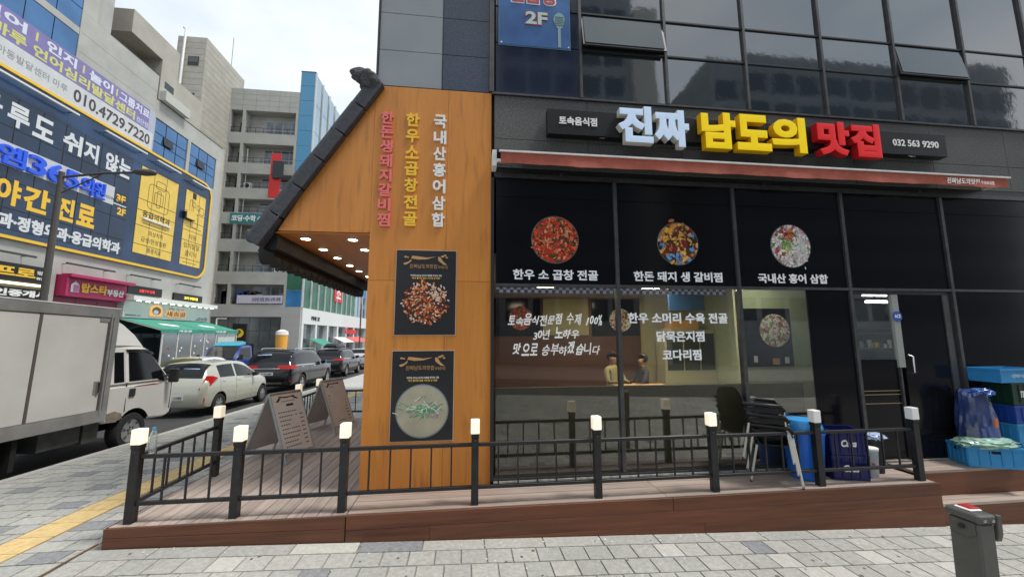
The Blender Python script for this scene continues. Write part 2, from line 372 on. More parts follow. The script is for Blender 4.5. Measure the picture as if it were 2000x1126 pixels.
while y < 17:
    off = (row % 2) * .15; x0 = -6.2 - off
    while x0 < -3.42:
        xa, xb = max(x0, -6.2), min(x0 + .30, -3.4)
        if xb - xa > .05 and not (xb > -4.32 and xa < -3.96):
            left.append((xa, xb, y, y + .2, row))
        elif xb - xa > .05 and xa < -4.34: left.append((xa, -4.31, y, y + .2, row))
        elif xb - xa > .05 and xb > -3.93: left.append((-3.95, xb, y, y + .2, row))
        x0 += .30
    y += .2; row += 1
allp = []
rr = random.Random(3)
for p in pavers:
    t = rr.random(); m_ = M_pavedark if t < .03 else (M_paved_pale if t < .085 else M_pave[rr.randrange(3)])
    vis = (p[2] > 2.75) and (-3.4 <= p[0] < 6.6) and abs(p[0]) < 1.9 * p[3]
    allp.append((vis, math.hypot((p[0] + p[1]) / 2, p[2]), p[:4], m_))
for p in left:
    cx = (p[0] + p[1]) / 2
    band = (abs(cx + 5.55) < .16 or abs(cx + 4.6) < .16)
    m_ = M_pavedark if (band and p[4] % 3 == 0) or (abs(cx + 3.65) < .16 and p[4] % 3 == 0) else M_pave[rr.randrange(3)]
    vis = (3.3 < p[2] < 9) and p[0] < -3.4 and abs(cx) < 1.25 * p[2]
    allp.append((vis, math.hypot(cx, p[2]), p[:4], m_))
near = sorted([a for a in allp if a[0]], key=lambda a: a[1])[:298]
ids = set(id(a) for a in near)
for a in near:
    b = MB(); paver_box(b, *a[2], dz=rr.uniform(-.0015, .0015)); b.build('paver', a[3], sidewalk)
rest = {}
for a in allp:
    if id(a) in ids: continue
    paver_box(rest.setdefault(a[3].name, MB()), *a[2], dz=rr.uniform(-.0015, .0015))
mb = MB(); me_m = []; idx = []
for k, b in rest.items():
    o0 = len(mb.v); mb.v += b.v; mb.f += [tuple(i + o0 for i in f) for f in b.f]; idx += [len(me_m)] * len(b.f); me_m.append(MATS[k])
me = bpy.data.meshes.new('paving_field'); me.from_pydata(mb.v, [], mb.f); me.update()
for m_ in me_m: me.materials.append(m_)
for p_, i in zip(me.polygons, idx): p_.material_index = i
o = bpy.data.objects.new('paving_field', me); COL.objects.link(o); part(o, sidewalk); o['kind'] = 'stuff'
M_farpave = mat('distant_paving', (0.42, 0.415, 0.39, 1), 0.85, var=0.12, scale=9)
sheet('paving_beyond', [-6.2, -3.4], [17, 30, 45, 75], lambda x, y: gs(y) - 0.002, M_farpave, 'stuff', sidewalk)
sheet('paving_inner', [-3.4, -2.0], [8.9, 17, 30], lambda x, y: gs(y) - 0.002, M_farpave, 'stuff', sidewalk)
# tactile strip, ribbed tiles
ts = thing('tactile_strip', 'x', 'x', (-4.13, 5, 0)); ts['kind'] = 'structure'; del ts['label'], ts['category']
y = 1.2
while y < 16:
    b = MB(); x0, x1 = -4.295, -3.965
    b.hexa([(x0, y + .004, gs(y) - .03), (x1, y + .004, gs(y) - .03), (x1, y + .296, gs(y + .3) - .03), (x0, y + .296, gs(y + .3) - .03),
            (x0, y + .004, gs(y) + .003), (x1, y + .004, gs(y) + .003), (x1, y + .296, gs(y + .3) + .003), (x0, y + .296, gs(y + .3) + .003)])
    for k in range(4):
        xa = x0 + .035 + k * .08
        b.hexa([(xa, y + .01, gs(y) + .002), (xa + .045, y + .01, gs(y) + .002), (xa + .045, y + .29, gs(y + .3) + .002), (xa, y + .29, gs(y + .3) + .002),
                (xa + .01, y + .02, gs(y) + .009), (xa + .035, y + .02, gs(y) + .009), (xa + .035, y + .28, gs(y + .3) + .009), (xa + .01, y + .28, gs(y + .3) + .009)])
    b.build('tactile_tile', M_tact, ts); y += .3
# drain channel edge next to the deck corner
sheet('rusty_edging', [-3.42, -3.40], [1, 2.5, 4.3], lambda x, y: gs(y) + .006, mat('rust_stain', (0.22, 0.10, 0.04, 1), 0.9, var=.4, scale=12), 'structure')

# ------------------------------------------------------------------ deck
DZ = 0.25
deck = thing('wooden_deck', 'brown timber deck with stained fascia boards in front of the restaurant', 'deck', (-1, 4.6, 0))
x = -3.28; W_ = (3.28 - 1.165) / 15
while x < -1.17:
    bx('plank', M_deck, deck, x + .004, x + W_ - .004, 4.22, 8.95, DZ - .03, DZ - random.uniform(0, .0015)); x += W_
for k in range(4):
    y0 = 4.22 + k * .145
    bx('plank', M_deckx, deck, -1.155, 2.2, y0 + .003, y0 + .142, DZ - .03, DZ + .003)
    bx('plank', M_deckx, deck, 2.206, 5.60, y0 + .003, y0 + .142, DZ - .03, DZ + .003)
def fascia(x0, x1, z0f, z1f, y0=4.195, y1=4.217, name='fascia_board'):
    return MB().hexa([(x0, y0, z0f(x0)), (x1, y0, z0f(x1)), (x1, y1, z0f(x1)), (x0, y1, z0f(x0)),
                      (x0, y0, z1f(x0)), (x1, y0, z1f(x1)), (x1, y1, z1f(x1)), (x0, y1, z1f(x0))]).build(name, M_fascia, deck, bev=.002)
gz = lambda x: g(x, 4.2) - .005
mid = lambda t: (lambda x: gz(x) + (DZ - .004 - gz(x)) * t)
xs_l = (-3.30, -1.165)
fascia(*xs_l, lambda x: mid(.52)(x) + .003, mid(1)); fascia(*xs_l, gz, lambda x: mid(.52)(x))
a1 = lambda x: .088 - .0275 * (x + 1.16)
for (xa, xb) in ((-1.155, 2.25), (2.255, 5.62)):
    fascia(xa, xb, lambda x: DZ - .135, lambda x: DZ, 4.19, 4.213)
fascia(-1.155, -.35, gz, lambda x: DZ - .138, 4.19, 4.213); fascia(-.348, 5.62, lambda x: DZ - .275, lambda x: DZ - .138, 4.19, 4.213)
fascia(-.30, 2.6, lambda x: g(x, 4.2) - .02, lambda x: DZ - .278, 4.19, 4.213); fascia(2.604, 5.62, lambda x: g(x, 4.2) - .02, lambda x: DZ - .278, 4.19, 4.213)
MB().hexa([(-3.30, 4.22, .06), (-3.28, 4.22, .06), (-3.28, 8.95, gs(8.95)), (-3.30, 8.95, gs(8.95)),
           (-3.30, 4.22, DZ - .002), (-3.28, 4.22, DZ - .002), (-3.28, 8.95, DZ - .002), (-3.30, 8.95, DZ - .002)]).build('fascia_board', M_fascia, deck)
bx('fascia_board', M_fascia, deck, 5.60, 5.622, 4.214, 4.79, -.3, DZ - .001)
bx('joist_frame', mat('dark_joists', (.02, .015, .012, 1), .9), deck, -3.26, 5.58, 4.24, 4.77, -.35, DZ - .035)
bx('joist_frame', MATS['dark_joists'], deck, -3.26, -1.2, 4.78, 8.9, -.1, DZ - .035)

steps = thing('entrance_steps', 'two brown timber steps up to the side door at the right', 'steps', (7.2, 4.5, 0))
for (y0, y1, zt, zb) in ((4.22, 4.44, 0.0, -.38), (4.44, 4.78, .30, -.38)):
    n_ = 2
    for k in range(n_):
        ya = y0 + (y1 - y0) * k / n_; yb = y0 + (y1 - y0) * (k + 1) / n_
        bx('tread_board', M_deckx, steps, 5.63, 9.6, ya + .003, yb - .003, zt - .03, zt)
    bx('riser_board', M_fascia, steps, 5.63, 9.6, y0 + .004, y0 + .026, zb, zt - .032)
bx('base_frame', MATS['dark_joists'], steps, 5.64, 9.58, 4.27, 4.78, -.5, -.035)

# ------------------------------------------------------------------ railings
def post(parent, x, y, lit=True, s=.038):
    p = bx('post', M_rail, parent, x - s, x + s, y - s, y + s, DZ + .001, .93, bev=.004)
    c = bx('collar', M_rail, parent, x - s - .003, x + s + .003, y - s - .003, y + s + .003, .931, .968)
    l = bx('lamp_cap', M_lampcap if lit else M_lampoff, p, x - s - .009, x + s + .009, y - s - .009, y + s + .009, .969, 1.112, bev=.006)
    # the cap is a sub-part of its post
    l.parent = p; l.matrix_parent_inverse = p.matrix_parent_inverse @ Matrix.Identity(4); l.matrix_parent_inverse = Matrix.Identity(4); 
    for zz, dd in ((.95, -.008), (.90, 0)): MB().lathe([(.006, .004), (.007, .0), (.003, -.004)], 8, (x, y - s - .002 - dd, zz), 'y').build('bolt', M_alu, parent, smooth=40)
    return p
def rail_run(parent, p0, p1, nb, s=.038):
    a, b_ = Vector(p0), Vector(p1); d = (b_ - a).normalized(); a2 = a + d * s; b2 = b_ - d * s
    n = Vector((-d.y, d.x)) * .018
    for z0, z1 in ((.835, .872), (.405, .44)):
        q = []
        for zz in (z0, z1):
            q += [(a2.x - n.x, a2.y - n.y, zz), (b2.x - n.x, b2.y - n.y, zz), (b2.x + n.x, b2.y + n.y, zz), (a2.x + n.x, a2.y + n.y, zz)]
        MB().hexa(q).build('rail', M_rail, parent, bev=.003)
    for k in range(nb):
        c = a2 + (b2 - a2) * (k + 1) / (nb + 1)
        MB().box(c.x - .008, c.x + .008, c.y - .008, c.y + .008, .44, .835).build('baluster', M_rail, parent)
fr = thing('deck_railing', 'long black metal railing with square lamp caps along the front of the deck', 'railing', (1, 4.28, DZ))
px_ = [-3.16, -2.24, -1.23, .105, 1.45, 2.82, 4.15, 5.49]
for i, x in enumerate(px_): post(fr, x, 4.30, lit=i < 6)
for i in range(7): rail_run(fr, (px_[i], 4.30), (px_[i + 1], 4.30), [3, 4, 5, 5, 5, 5, 5][i])
fr2 = thing('deck_railing', 'short black railing between the corner post and the deck side post', 'railing', (-3.16, 5, DZ))
post(fr2, -3.17, 5.55); rail_run(fr2, (-3.165, 4.30), (-3.17, 5.55), 5)
fr3 = thing('deck_railing', 'black railing at the far end of the deck behind the menu boards', 'railing', (-3.1, 8, DZ))
post(fr3, -3.12, 7.82); post(fr3, -3.1, 8.78); rail_run(fr3, (-3.12, 7.82), (-3.1, 8.78), 6); rail_run(fr3, (-3.1, 8.78), (-1.22, 8.78), 9)

# ------------------------------------------------------------------ restaurant building
FY = 4.80
bld = thing('restaurant_building', 'dark glass and stone commercial building with the restaurant on its ground floor', 'building', (3, 8, 0))
M_core = mat('dark_core', (.02, .02, .022, 1), .8)
M_dim = mat('interior_dim', (.10, .085, .06, 1), .8)
# shell (interior kept hollow for the dining room)
bx('core', M_core, bld, -1.15, 20, 5.15, 5.4, 5.3, 9.8)
bx('core', M_core, bld, -1.15, 20, 5.4, 16, 4.3, 9.8)
bx('core', M_core, bld, 12.0, 20, 4.9, 16, .2, 5.2); bx('core', M_core, bld, 7.06, 12, 4.9, 4.94, .2, 4.2); bx('core', M_core, bld, -1, 20, 9.72, 16, .2, 4.29)
bx('ceiling_slab', M_core, bld, .35, 12, 4.92, 10, 4.1, 4.28)
# orange pier and entrance roof gable (one clad wall)
bx('pier_core', M_core, bld, -1.18, .26, 4.86, 9.2, .1, 5.2)
panels = [(-1.20, -.27, .26, 2.68), (-.267, .285, .26, 2.68), (-1.20, -.27, 2.684, 5.235), (-.267, .285, 2.684, 5.235)]
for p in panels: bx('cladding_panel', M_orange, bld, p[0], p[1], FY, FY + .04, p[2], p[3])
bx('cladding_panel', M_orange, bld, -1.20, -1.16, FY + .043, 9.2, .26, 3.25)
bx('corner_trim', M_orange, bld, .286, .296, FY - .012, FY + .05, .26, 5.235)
bx('corner_trim', M_frame, bld, .298, .335, FY - .02, FY + .06, .30, 4.05)
# stone band, lintel
M_gran = mat('grey_granite', (.115, .117, .115, 1), .7, var=.35, scale=45, bump=.25, bscale=50)
xx = .34; k = 0
while xx < 16:
    x1 = xx + (1.28 if k == 0 else 1.36); k += 1
    bx('stone_panel', M_gran, bld, xx, x1 - .006, FY, FY + .06, 4.205, 4.60, bev=.002); bx('stone_panel', M_gran, bld, xx, x1 - .006, FY, FY + .06, 4.606, 5.215, bev=.002); xx = x1
bx('flashing', M_alu, bld, .30, 16, FY - .03, FY + .06, 5.218, 5.245)
bx('lintel', M_alu, bld, .336, 16, FY - .02, FY + .10, 4.06, 4.12); bx('lintel', M_frame, bld, .336, 16, FY + .005, FY + .10, 4.121, 4.20)
bx('band_core', M_core, bld, .3, 16, FY + .062, 5.14, 4.06, 5.24)
# grey and blue-black panels above the pier
M_pl = mat('grey_metal_panel', (.27, .29, .31, 1), .38, .15, var=.07, scale=2)  # sky reflected in the polished panels, painted in as pale grey
M_pd = mat('polished_blue_granite', (.035, .05, .085, 1), .12, 0, spec=.6, var=.5, scale=60, detail=8)
zz = 5.245; k = 0
while zz < 9.2:
    z1 = (5.75 if k == 0 else zz + .54); k += 1
    bx('wall_panel', M_pl, bld, -1.18, -.365, FY, FY + .05, zz + .004, z1 - .004); bx('wall_panel', M_pd, bld, -.352, .262, FY + .004, FY + .05, zz + .004, z1 - .004)
    zz = z1
bx('corner_trim', M_frame, bld, -1.205, -1.183, FY - .02, 5.3, 5.24, 9.8); bx('corner_trim', M_frame, bld, -.363, -.354, FY - .003, 5.2, 5.24, 9.8)
bx('corner_trim', M_alu, bld, .266, .33, FY - .035, 5.2, 5.248, 9.8)
bx('side_wall', M_pl, bld, -1.19, -1.13, 5.3, 16, 3.4, 9.8)
bx('upper_facade', M_core, bld, -1.2, 20, 4.84, 5.2, 9.41, 9.8)
# curtain wall
M_cw = mat('curtain_glass', (.010, .018, .026, 1), .04, .0, spec=1.0, bump=.12, bscale=1.3)
M_cw.node_tree.nodes['Principled BSDF'].inputs['IOR'].default_value = 1.9
M_cwb = mat('curtain_spandrel', (.018, .026, .05, 1), .06, 0, spec=1.0, bump=.12, bscale=1.3)
vx = [.335, 1.54, 2.80, 4.05, 5.325, 6.60, 7.89, 9.15, 10.4, 11.7, 13, 14.3]
hz = [5.247, 5.99, 6.545, 7.9, 8.75, 9.4]
for i in range(len(vx) - 1):
    for j in range(len(hz) - 1):
        x0, x1, z0, z1 = vx[i] + .02, vx[i + 1] - .02, hz[j] + .012, hz[j + 1] - .012
        if j == 0 and i == 0: z1 = 5.985
        if j == 1 and i in (1, 5):            # open top-hung vents
            t = .10 if i == 1 else .07
            wn = thing('t', 't', 't'); bpy.data.objects.remove(wn)
            fo = MB(); 
            th = .02
            fo.hexa([(x0, FY - t, z0), (x1, FY - t, z0), (x1, FY - t + .03, z0), (x0, FY - t + .03, z0), (x0, FY, z1), (x1, FY, z1), (x1, FY + .03, z1), (x0, FY + .03, z1)])
            vf = fo.build('vent_window', M_frame, bld)
            gm = MB().hexa([(x0 + .03, FY - t - .004, z0 + .03), (x1 - .03, FY - t - .004, z0 + .03), (x1 - .03, FY - t + .001, z0 + .03), (x0 + .03, FY - t + .001, z0 + .03),
                            (x0 + .03, FY - .010, z1 - .03), (x1 - .03, FY - .010, z1 - .03), (x1 - .03, FY - .003, z1 - .03), (x0 + .03, FY - .003, z1 - .03)]).build('pane', mat('vent_glass', (.06, .075, .08, 1), .05, .25, spec=1), bld)
            bx('reveal', M_core, bld, x0, x1, FY + .05, FY + .09, z0, z1)
        else:
            tilt = random.uniform(-.0035, .0035); tl2 = random.uniform(-.003, .003)
            MB().hexa([(x0, FY + tilt, z0), (x1, FY + tilt + tl2, z0), (x1, FY + .03, z0), (x0, FY + .03, z0), (x0, FY - tilt, z1), (x1, FY - tilt + tl2, z1), (x1, FY + .03, z1), (x0, FY + .03, z1)]).build('pane', M_cw if (i or j > 1) else M_cwb, bld)
for i, x in enumerate(vx[1:], 1): bx('mullion', M_alu, bld, x - .019, x + .019, FY - .035, FY + .04, 5.248, 9.4)
for i in range(len(vx) - 1):
    for z in hz[1:-1]:
        if i == 0 and z < 6.6: continue
        bx('transom', M_frame if z < 7 else M_alu, bld, vx[i] + .02, vx[i + 1] - .02, FY - .02, FY + .04, z - .011, z + .011)
bx('curtain_core', M_core, bld, .33, 14.3, FY + .1, 5.14, 5.245, 9.4)
bx('upper_facade', M_cw, bld, 14.32, 20, FY, 5.2, 4.06, 9.4)

# ground floor glazing: mullions, transom, black film panels
MX = [.337, 1.96, 3.675, 5.37, 7.05, 8.75, 10.5]
for x in MX[1:]: bx('mullion', M_alu, bld, x - .024, x + .024, FY - .03, FY + .05, .34, 4.058)
for i in range(6): bx('transom', M_alu, bld, MX[i] + .026, MX[i + 1] - .026, FY - .028, FY + .05, 2.625, 2.66)
for i in range(6):
    bx('film_panel', M_panelblk, bld, MX[i] + .026, MX[i + 1] - .026, FY, FY + .02, 2.661, 3.80)
    bx('film_panel', M_panelblk, bld, MX[i] + .026, MX[i + 1] - .026, FY + .003, FY + .02, 3.806, 4.057)
M_sill = mat('weathered_sill', (.32, .32, .29, 1), .8, var=.5, scale=14, bump=.4)
bx('sill', M_sill, bld, .336, 5.6, FY - .045, FY + .08, .254, .30); bx('bottom_frame', M_frame, bld, .336, 5.34, FY - .015, FY + .05, .302, .345)
bx('bottom_track', M_alu, bld, .336, 5.34, FY - .03, FY - .017, .315, .33)
wins = []
for i, (x0, x1) in enumerate(((.337 + .026, 1.934), (1.986, 3.649), (3.701, 4.70))):
    bx('window_pane', M_shopglass, bld, x0, x1, FY + .008, FY + .018, .346, 2.624)
bx('film_panel', M_panelblk, bld, 4.701, 5.344, FY, FY + .02, .346, 2.624)
M_check = bpy.data.materials.new('checked_trim'); M_check.use_nodes = True
n = M_check.node_tree; ck = n.nodes.new('ShaderNodeTexChecker'); ck.inputs['Scale'].default_value = 22
ck.inputs[1].default_value = (.6, .62, .75, 1); ck.inputs[2].default_value = (.05, .06, .22, 1)
tcx = n.nodes.new('ShaderNodeTexCoord'); n.links.new(tcx.outputs['Object'], ck.inputs['Vector']); n.links.new(ck.outputs[0], n.nodes['Principled BSDF'].inputs['Base Color'])
bx('checked_trim', M_check, bld, .37, 1.93, FY + .03, FY + .04, 2.55, 2.62); bx('checked_trim', M_check, bld, 1.99, 3.5, FY + .03, FY + .04, 2.55, 2.62)
# door bay
bx('door_pane', M_shopglass, bld, 5.43, 6.03, FY + .03, FY + .04, 1.66, 2.57); bx('film_panel', M_panelblk, bld, 5.43, 6.03, FY + .025, FY + .04, .35, 1.655)  # opaque black panel added over the lower glass, hiding the bright reflection
for z in (1.06, 1.18, 1.23): bx('push_rail', mat('brass_rail', (.5, .42, .25, 1), .3, .8), bld, 5.45, 6.01, FY + .014, FY + .024, z, z + .008)  # rail lines added on the panel for the counter rails behind it
bx('door_frame', M_frame, bld, 5.396, 5.43, FY, FY + .06, .31, 2.62); bx('door_frame', M_frame, bld, 5.431, 7.02, FY, FY + .06, 2.575, 2.62)
bx('door_frame', mat('pale_door_stile', (.30, .32, .30, 1), .5), bld, 6.03, 6.13, FY - .005, FY + .05, 1.55, 2.573)
bx('door_frame', M_alu, bld, 6.03, 6.06, FY - .005, FY + .05, .32, 1.547)
door = bx('door', M_panelblk, bld, 6.135, 6.86, FY + .005, FY + .05, .32, 2.572)
MB().tube([(6.20, FY - .0, 1.72), (6.20, FY - .05, 1.70), (6.20, FY - .05, 1.48), (6.20, FY, 1.46)], .014, 8).build('handle', mat('steel', (.6, .6, .6, 1), .25, 1), door, smooth=50)
door.children[0].matrix_parent_inverse = Matrix.Identity(4)
bx('door_frame', M_alu, bld, 6.865, 6.96, FY - .01, FY + .06, .31, 2.573)
bx('door_frame', M_frame, bld, 6.962, 7.024, FY, FY + .05, .31, 2.573)
bx('threshold', M_sill, bld, 5.62, 9.5, FY - .012, FY + .08, .302, .318)
MB().lathe([(.075, 0), (.075, .006)], 24, (6.08, FY - .014, 2.26), 'y').build('round_sticker', mat('blue_sticker', (.02, .10, .38, 1), .4), bld)
txt('ACE', 6.03, 6.13, 2.24, 2.29, FY - .0165, M_white, bld, depth=.002, bold=.03)
for i in (4, 5): bx('film_panel', M_panelblk, bld, MX[i] + .026, MX[i + 1] - .026, FY, FY + .02, .32, 2.624)
# pictures + captions on the film
foods = {
 'food_red_stew': [(178, 40, 22), (214, 70, 35), (60, 70, 30), (225, 150, 110), (190, 50, 30), (40, 52, 24), (230, 110, 60), (200, 40, 30)],
 'food_braised_ribs': [(70, 45, 28), (205, 150, 60), (40, 30, 22), (222, 170, 90), (90, 150, 200), (120, 30, 30), (50, 40, 30), (190, 130, 70)],
 'food_platter': [(225, 222, 215), (200, 170, 180), (215, 215, 212), (160, 60, 60), (230, 228, 222), (110, 150, 60), (222, 218, 210), (190, 150, 165)],
 'food_spicy': [(205, 90, 35), (150, 50, 28), (235, 150, 80), (90, 32, 24), (225, 170, 120), (180, 62, 35), (240, 200, 170), (120, 44, 28)],
 'food_soup': [(190, 180, 150), (70, 130, 80), (200, 190, 165), (225, 222, 210), (195, 185, 155), (60, 150, 100), (180, 170, 140), (205, 198, 175)]}
for k_, v_ in foods.items(): food_mat(k_, v_, {'food_red_stew': 34, 'food_braised_ribs': 17, 'food_platter': 24}.get(k_, 30))
def disc(cx, cz, r, y, m, parent, name='dish_picture', n=40):
    pts = [(cx + r * math.cos(2 * math.pi * k / n), cz + r * math.sin(2 * math.pi * k / n)) for k in range(n)]
    return MB().prism(pts, 'y', y - .003, y).build(name, m, parent)
rg = random.Random(6)
def blobs(cx, cz, sx, sz, n, cols, r, nm, lay=0):
    for i, c in enumerate(cols):
        b = MB()
        for k in range(n):
            X, Z = cx + rg.gauss(0, sx), cz + rg.gauss(0, sz); a0 = rg.uniform(0, 6.28); rx, rz = r * rg.uniform(.6, 1.5), r * rg.uniform(.3, .8); yy = FY - .0075 - (lay * 60 + i * n + k) * .00001
            P_ = []
            for q in range(7):
                a = 2 * math.pi * q / 7; u, v = rx * math.cos(a) * rg.uniform(.8, 1.1), rz * math.sin(a); P_.append((X + u * math.cos(a0) - v * math.sin(a0), yy, Z + u * math.sin(a0) + v * math.cos(a0)))
            b.face(*P_)
        b.build(nm, mat('print_%s_%d' % (nm, i), srgb(*c), .5, var=.3, scale=80), bld)['kind'] = 'stuff'
blobs(4.50, 3.40, .035, .045, 22, [(150, 52, 22), (96, 30, 16), (200, 110, 50)], .022, 'sauce_picture')
blobs(4.46, 3.27, .045, .025, 22, [(62, 120, 44), (110, 165, 70)], .02, 'greens_picture', 1)
blobs(4.44, 3.17, .03, .03, 16, [(205, 205, 120)], .016, 'garlic_picture', 2)
blobs(4.66, 3.20, .055, .10, 26, [(214, 216, 210), (196, 198, 194)], .03, 'slices_picture', 3)
blobs(2.83, 3.26, .11, .11, 12, [(190, 120, 55), (228, 170, 80), (92, 45, 26), (140, 24, 28)], .034, 'ribs_picture', 4)
blobs(2.80, 3.06, .05, .02, 7, [(110, 170, 225)], .026, 'platter_glint_picture', 5)
blobs(1.13, 3.25, .10, .10, 20, [(60, 66, 30), (226, 160, 120), (196, 48, 28), (236, 120, 70)], .022, 'stew_picture', 6)
M_vinyl = mat('white_vinyl', (.90, .92, .97, 1), .5)
for (cx, cz, r, mk, t, x0, x1) in ((1.135, 3.245, .305, 'food_red_stew', '한우 소 곱창 전골', .58, 1.70), (2.835, 3.235, .285, 'food_braised_ribs', '한돈 돼지 생 갈비찜', 2.19, 3.45), (4.52, 3.245, .30, 'food_platter', '국내산 홍어 삼합', 3.98, 5.05)):
    disc(cx, cz, r + .012, FY - .0005, mat('soft_grey_ring', (.10, .10, .105, 1), .5), bld); disc(cx, cz, r, FY - .004, MATS[mk], bld)
    txt(t, x0, x1, 2.715, 2.85, FY - .0005, M_vinyl, bld, bold=.028)
M_chal = mat('white_brush_vinyl', (.95, .95, .95, 1), .5)
def brush(body, x0, x1, z0, z1, y, m, parent, seed):
    rg = random.Random(seed); wts = [(.45 if c == ' ' else (.55 if c in '0123456789%' else 1)) for c in body]; u = (x1 - x0) / sum(wts); x = x0; h = z1 - z0
    for c, w_ in zip(body, wts):
        if c != ' ':
            k = rg.uniform(.82, 1.15); dz = rg.uniform(-.10, .10) * h
            txt(c, x + .03 * u, x + w_ * u * rg.uniform(.93, 1.05), z0 + dz, z0 + dz + h * k * (.8 if c in '0123456789' else 1), y, m, parent, depth=.003, bold=rg.uniform(.012, .028), shear=rg.uniform(.12, .4), name='letter')
        x += w_ * u
brush('토속음식전문점 수제 100%', .51, 1.74, 2.14, 2.27, FY + .0075, M_chal, bld, 3)
brush('30년 노하우', .83, 1.43, 1.965, 2.09, FY + .0075, M_chal, bld, 4)
brush('맛으로 승부하겠습니다', .57, 1.70, 1.77, 1.905, FY + .0075, M_chal, bld, 5)
txt('한우 소머리 수육 전골', 2.09, 3.49, 2.16, 2.30, FY + .0075, M_vinyl, bld, bold=.028)
txt('닭묵은지찜', 2.47, 3.14, 1.92, 2.06, FY + .0075, M_vinyl, bld, bold=.028)
txt('코다리찜', 2.54, 3.08, 1.68, 1.82, FY + .0075, M_vinyl, bld, bold=.028)

# interior of the dining room
M_olive = mat('cream_interior_wall', (.42, .38, .20, 1), .7, var=.05)
M_olive2 = mat('pale_green_wall', (.36, .42, .28, 1), .7, var=.05)
M_brownw = wood_mat('brown_wainscot', (.07, .022, .010, 1), (.13, .045, .018, 1), 0, 3, .5, 30)
room = thing('dining_room', 'lit dining room behind the shop windows with cream walls and brown panelling', 'room', (2.5, 7, .3)); room['kind'] = 'structure'; del room['category'], room['label']
bx('floor', M_dim, room, .3, 12, 4.95, 9.6, .22, .30)
bx('back_wall', M_brownw, room, .28, 4.5, 9.6, 9.7, .3, 4.1); bx('back_wall', M_olive, room, 4.505, 5.9, 9.6, 9.7, .3, 4.1); bx('back_wall', mat('steel_wall', (.25, .27, .28, 1), .35, .3), room, 6.01, 12, 9.4, 9.5, .3, 4.1)
bx('side_wall', M_brownw, room, .2, .30, 4.95, 9.6, .3, 4.1); bx('ceiling', mat('room_ceiling', (.5, .48, .4, 1), .8), room, .3, 12, 4.95, 9.6, 3.0, 3.08)
bx('back_panel', M_olive, room, 1.92, 3.1, 9.56, 9.598, 2.02, 2.95)
for (xa, xb) in ((.70, 1.85), (3.2, 4.46)): bx('back_panel', M_panelblk, room, xa, xb, 9.56, 9.598, 2.0, 2.93)
bx('wall_rail', wood_mat('orange_rail', (.30, .09, .02, 1), (.42, .14, .03, 1), 0, 3, .5, 30), room, .30, 4.5, 9.55, 9.598, 2.96, 3.0)
disc(1.35, 2.45, .3, 9.555, MATS['food_red_stew'], room, 'dish_picture'); disc(3.95, 2.4, .30, 9.555, MATS['food_platter'], room, 'dish_picture')
bx('low_wall', mat('olive_half_wall', (.055, .052, .030, 1), .7, var=.15, scale=4), room, .32, 4.7, 5.0, 5.08, .30, 1.34)
bx('wall_return', M_olive2, room, 4.40, 5.98, 5.82, 5.90, .3, 3.0); bx('partition', M_olive2, room, 5.90, 5.99, 5.91, 9.6, .3, 3.0); bx('door_reveal', M_core, room, 5.36, 5.39, 4.86, 5.5, .3, 3.0)
bx('wall_poster', M_panelblk, room, 4.50, 5.33, 5.80, 5.817, 1.5, 2.44); disc(5.03, 2.08, .27, 5.798, MATS['food_platter'], room, 'dish_picture')
for (xa, xb, zc, mm) in ((4.95, 5.07, 1.58, M_gold), (5.17, 5.24, 1.60, MATS['white_print']), (4.62, 4.68, 1.62, MATS['white_print'])): bx('poster_mark', mm, room, xa, xb, 5.79, 5.797, zc - .05, zc + .05)
bx('tv_screen', mat('dark_screen', (.01, .03, .08, 1), .2), room, 4.0, 4.75, 7.2, 7.25, 2.5, 2.95)
cb_ = mat('cream_cabinet', (.4, .38, .24, 1), .6); bx('back_cabinet', cb_, room, 4.6, 5.88, 8.6, 9.0, .3, 2.15)
for (x0, x1) in ((4.66, 5.05), (5.09, 5.46), (5.5, 5.84)): bx('cabinet_glass', M_darkgl, room, x0, x1, 8.585, 8.599, 1.2, 2.05)
bx('cabinet_top_box', M_gold, room, 4.8, 5.5, 8.62, 8.9, 2.151, 2.35)
# kitchen behind the door
bx('kitchen_counter', M_panelblk, room, 6.9, 9.2, 6.5, 6.6, .3, 1.70)
for z in (1.24, 1.30, 1.12): bx('counter_rail', mat('brass_rail', (.5, .42, .25, 1), .3, .8), room, 7.0, 9.0, 6.48, 6.498, z, z + .012)
bx('kitchen_shelf', mat('steel_shelf', (.4, .4, .4, 1), .3, .8), room, 7.6, 9.8, 7.3, 7.6, 2.02, 2.05); bx('kitchen_shelf', mat('steel_shelf', (.4, .4, .4, 1)), room, 7.4, 9.4, 6.8, 7.1, 1.72, 1.74)
MB().prism([(7.4, 2.75), (8.8, 2.35), (8.8, 2.15), (7.4, 2.15)], 'x', 7.8, 10.6).build('extractor_hood', mat('steel_shelf', (.4, .4, .4, 1)), room)
rg = random.Random(8)
for k in range(14):
    x_, y_ = rg.uniform(7.6, 8.6), rg.uniform(6.82, 7.05); r_ = rg.uniform(.03, .06); h_ = rg.uniform(.06, .16)
    MB().lathe([(r_ * .8, 1.742), (r_, 1.742 + h_), (r_ * .6, 1.745 + h_)], 10, (x_, y_, 0)).build('kitchen_jar', mat('jar_%d' % (k % 4), [(.5, .04, .03, 1), (.6, .6, .58, 1), (.55, .4, .12, 1), (.2, .25, .3, 1)][k % 4], .4), room, smooth=40)
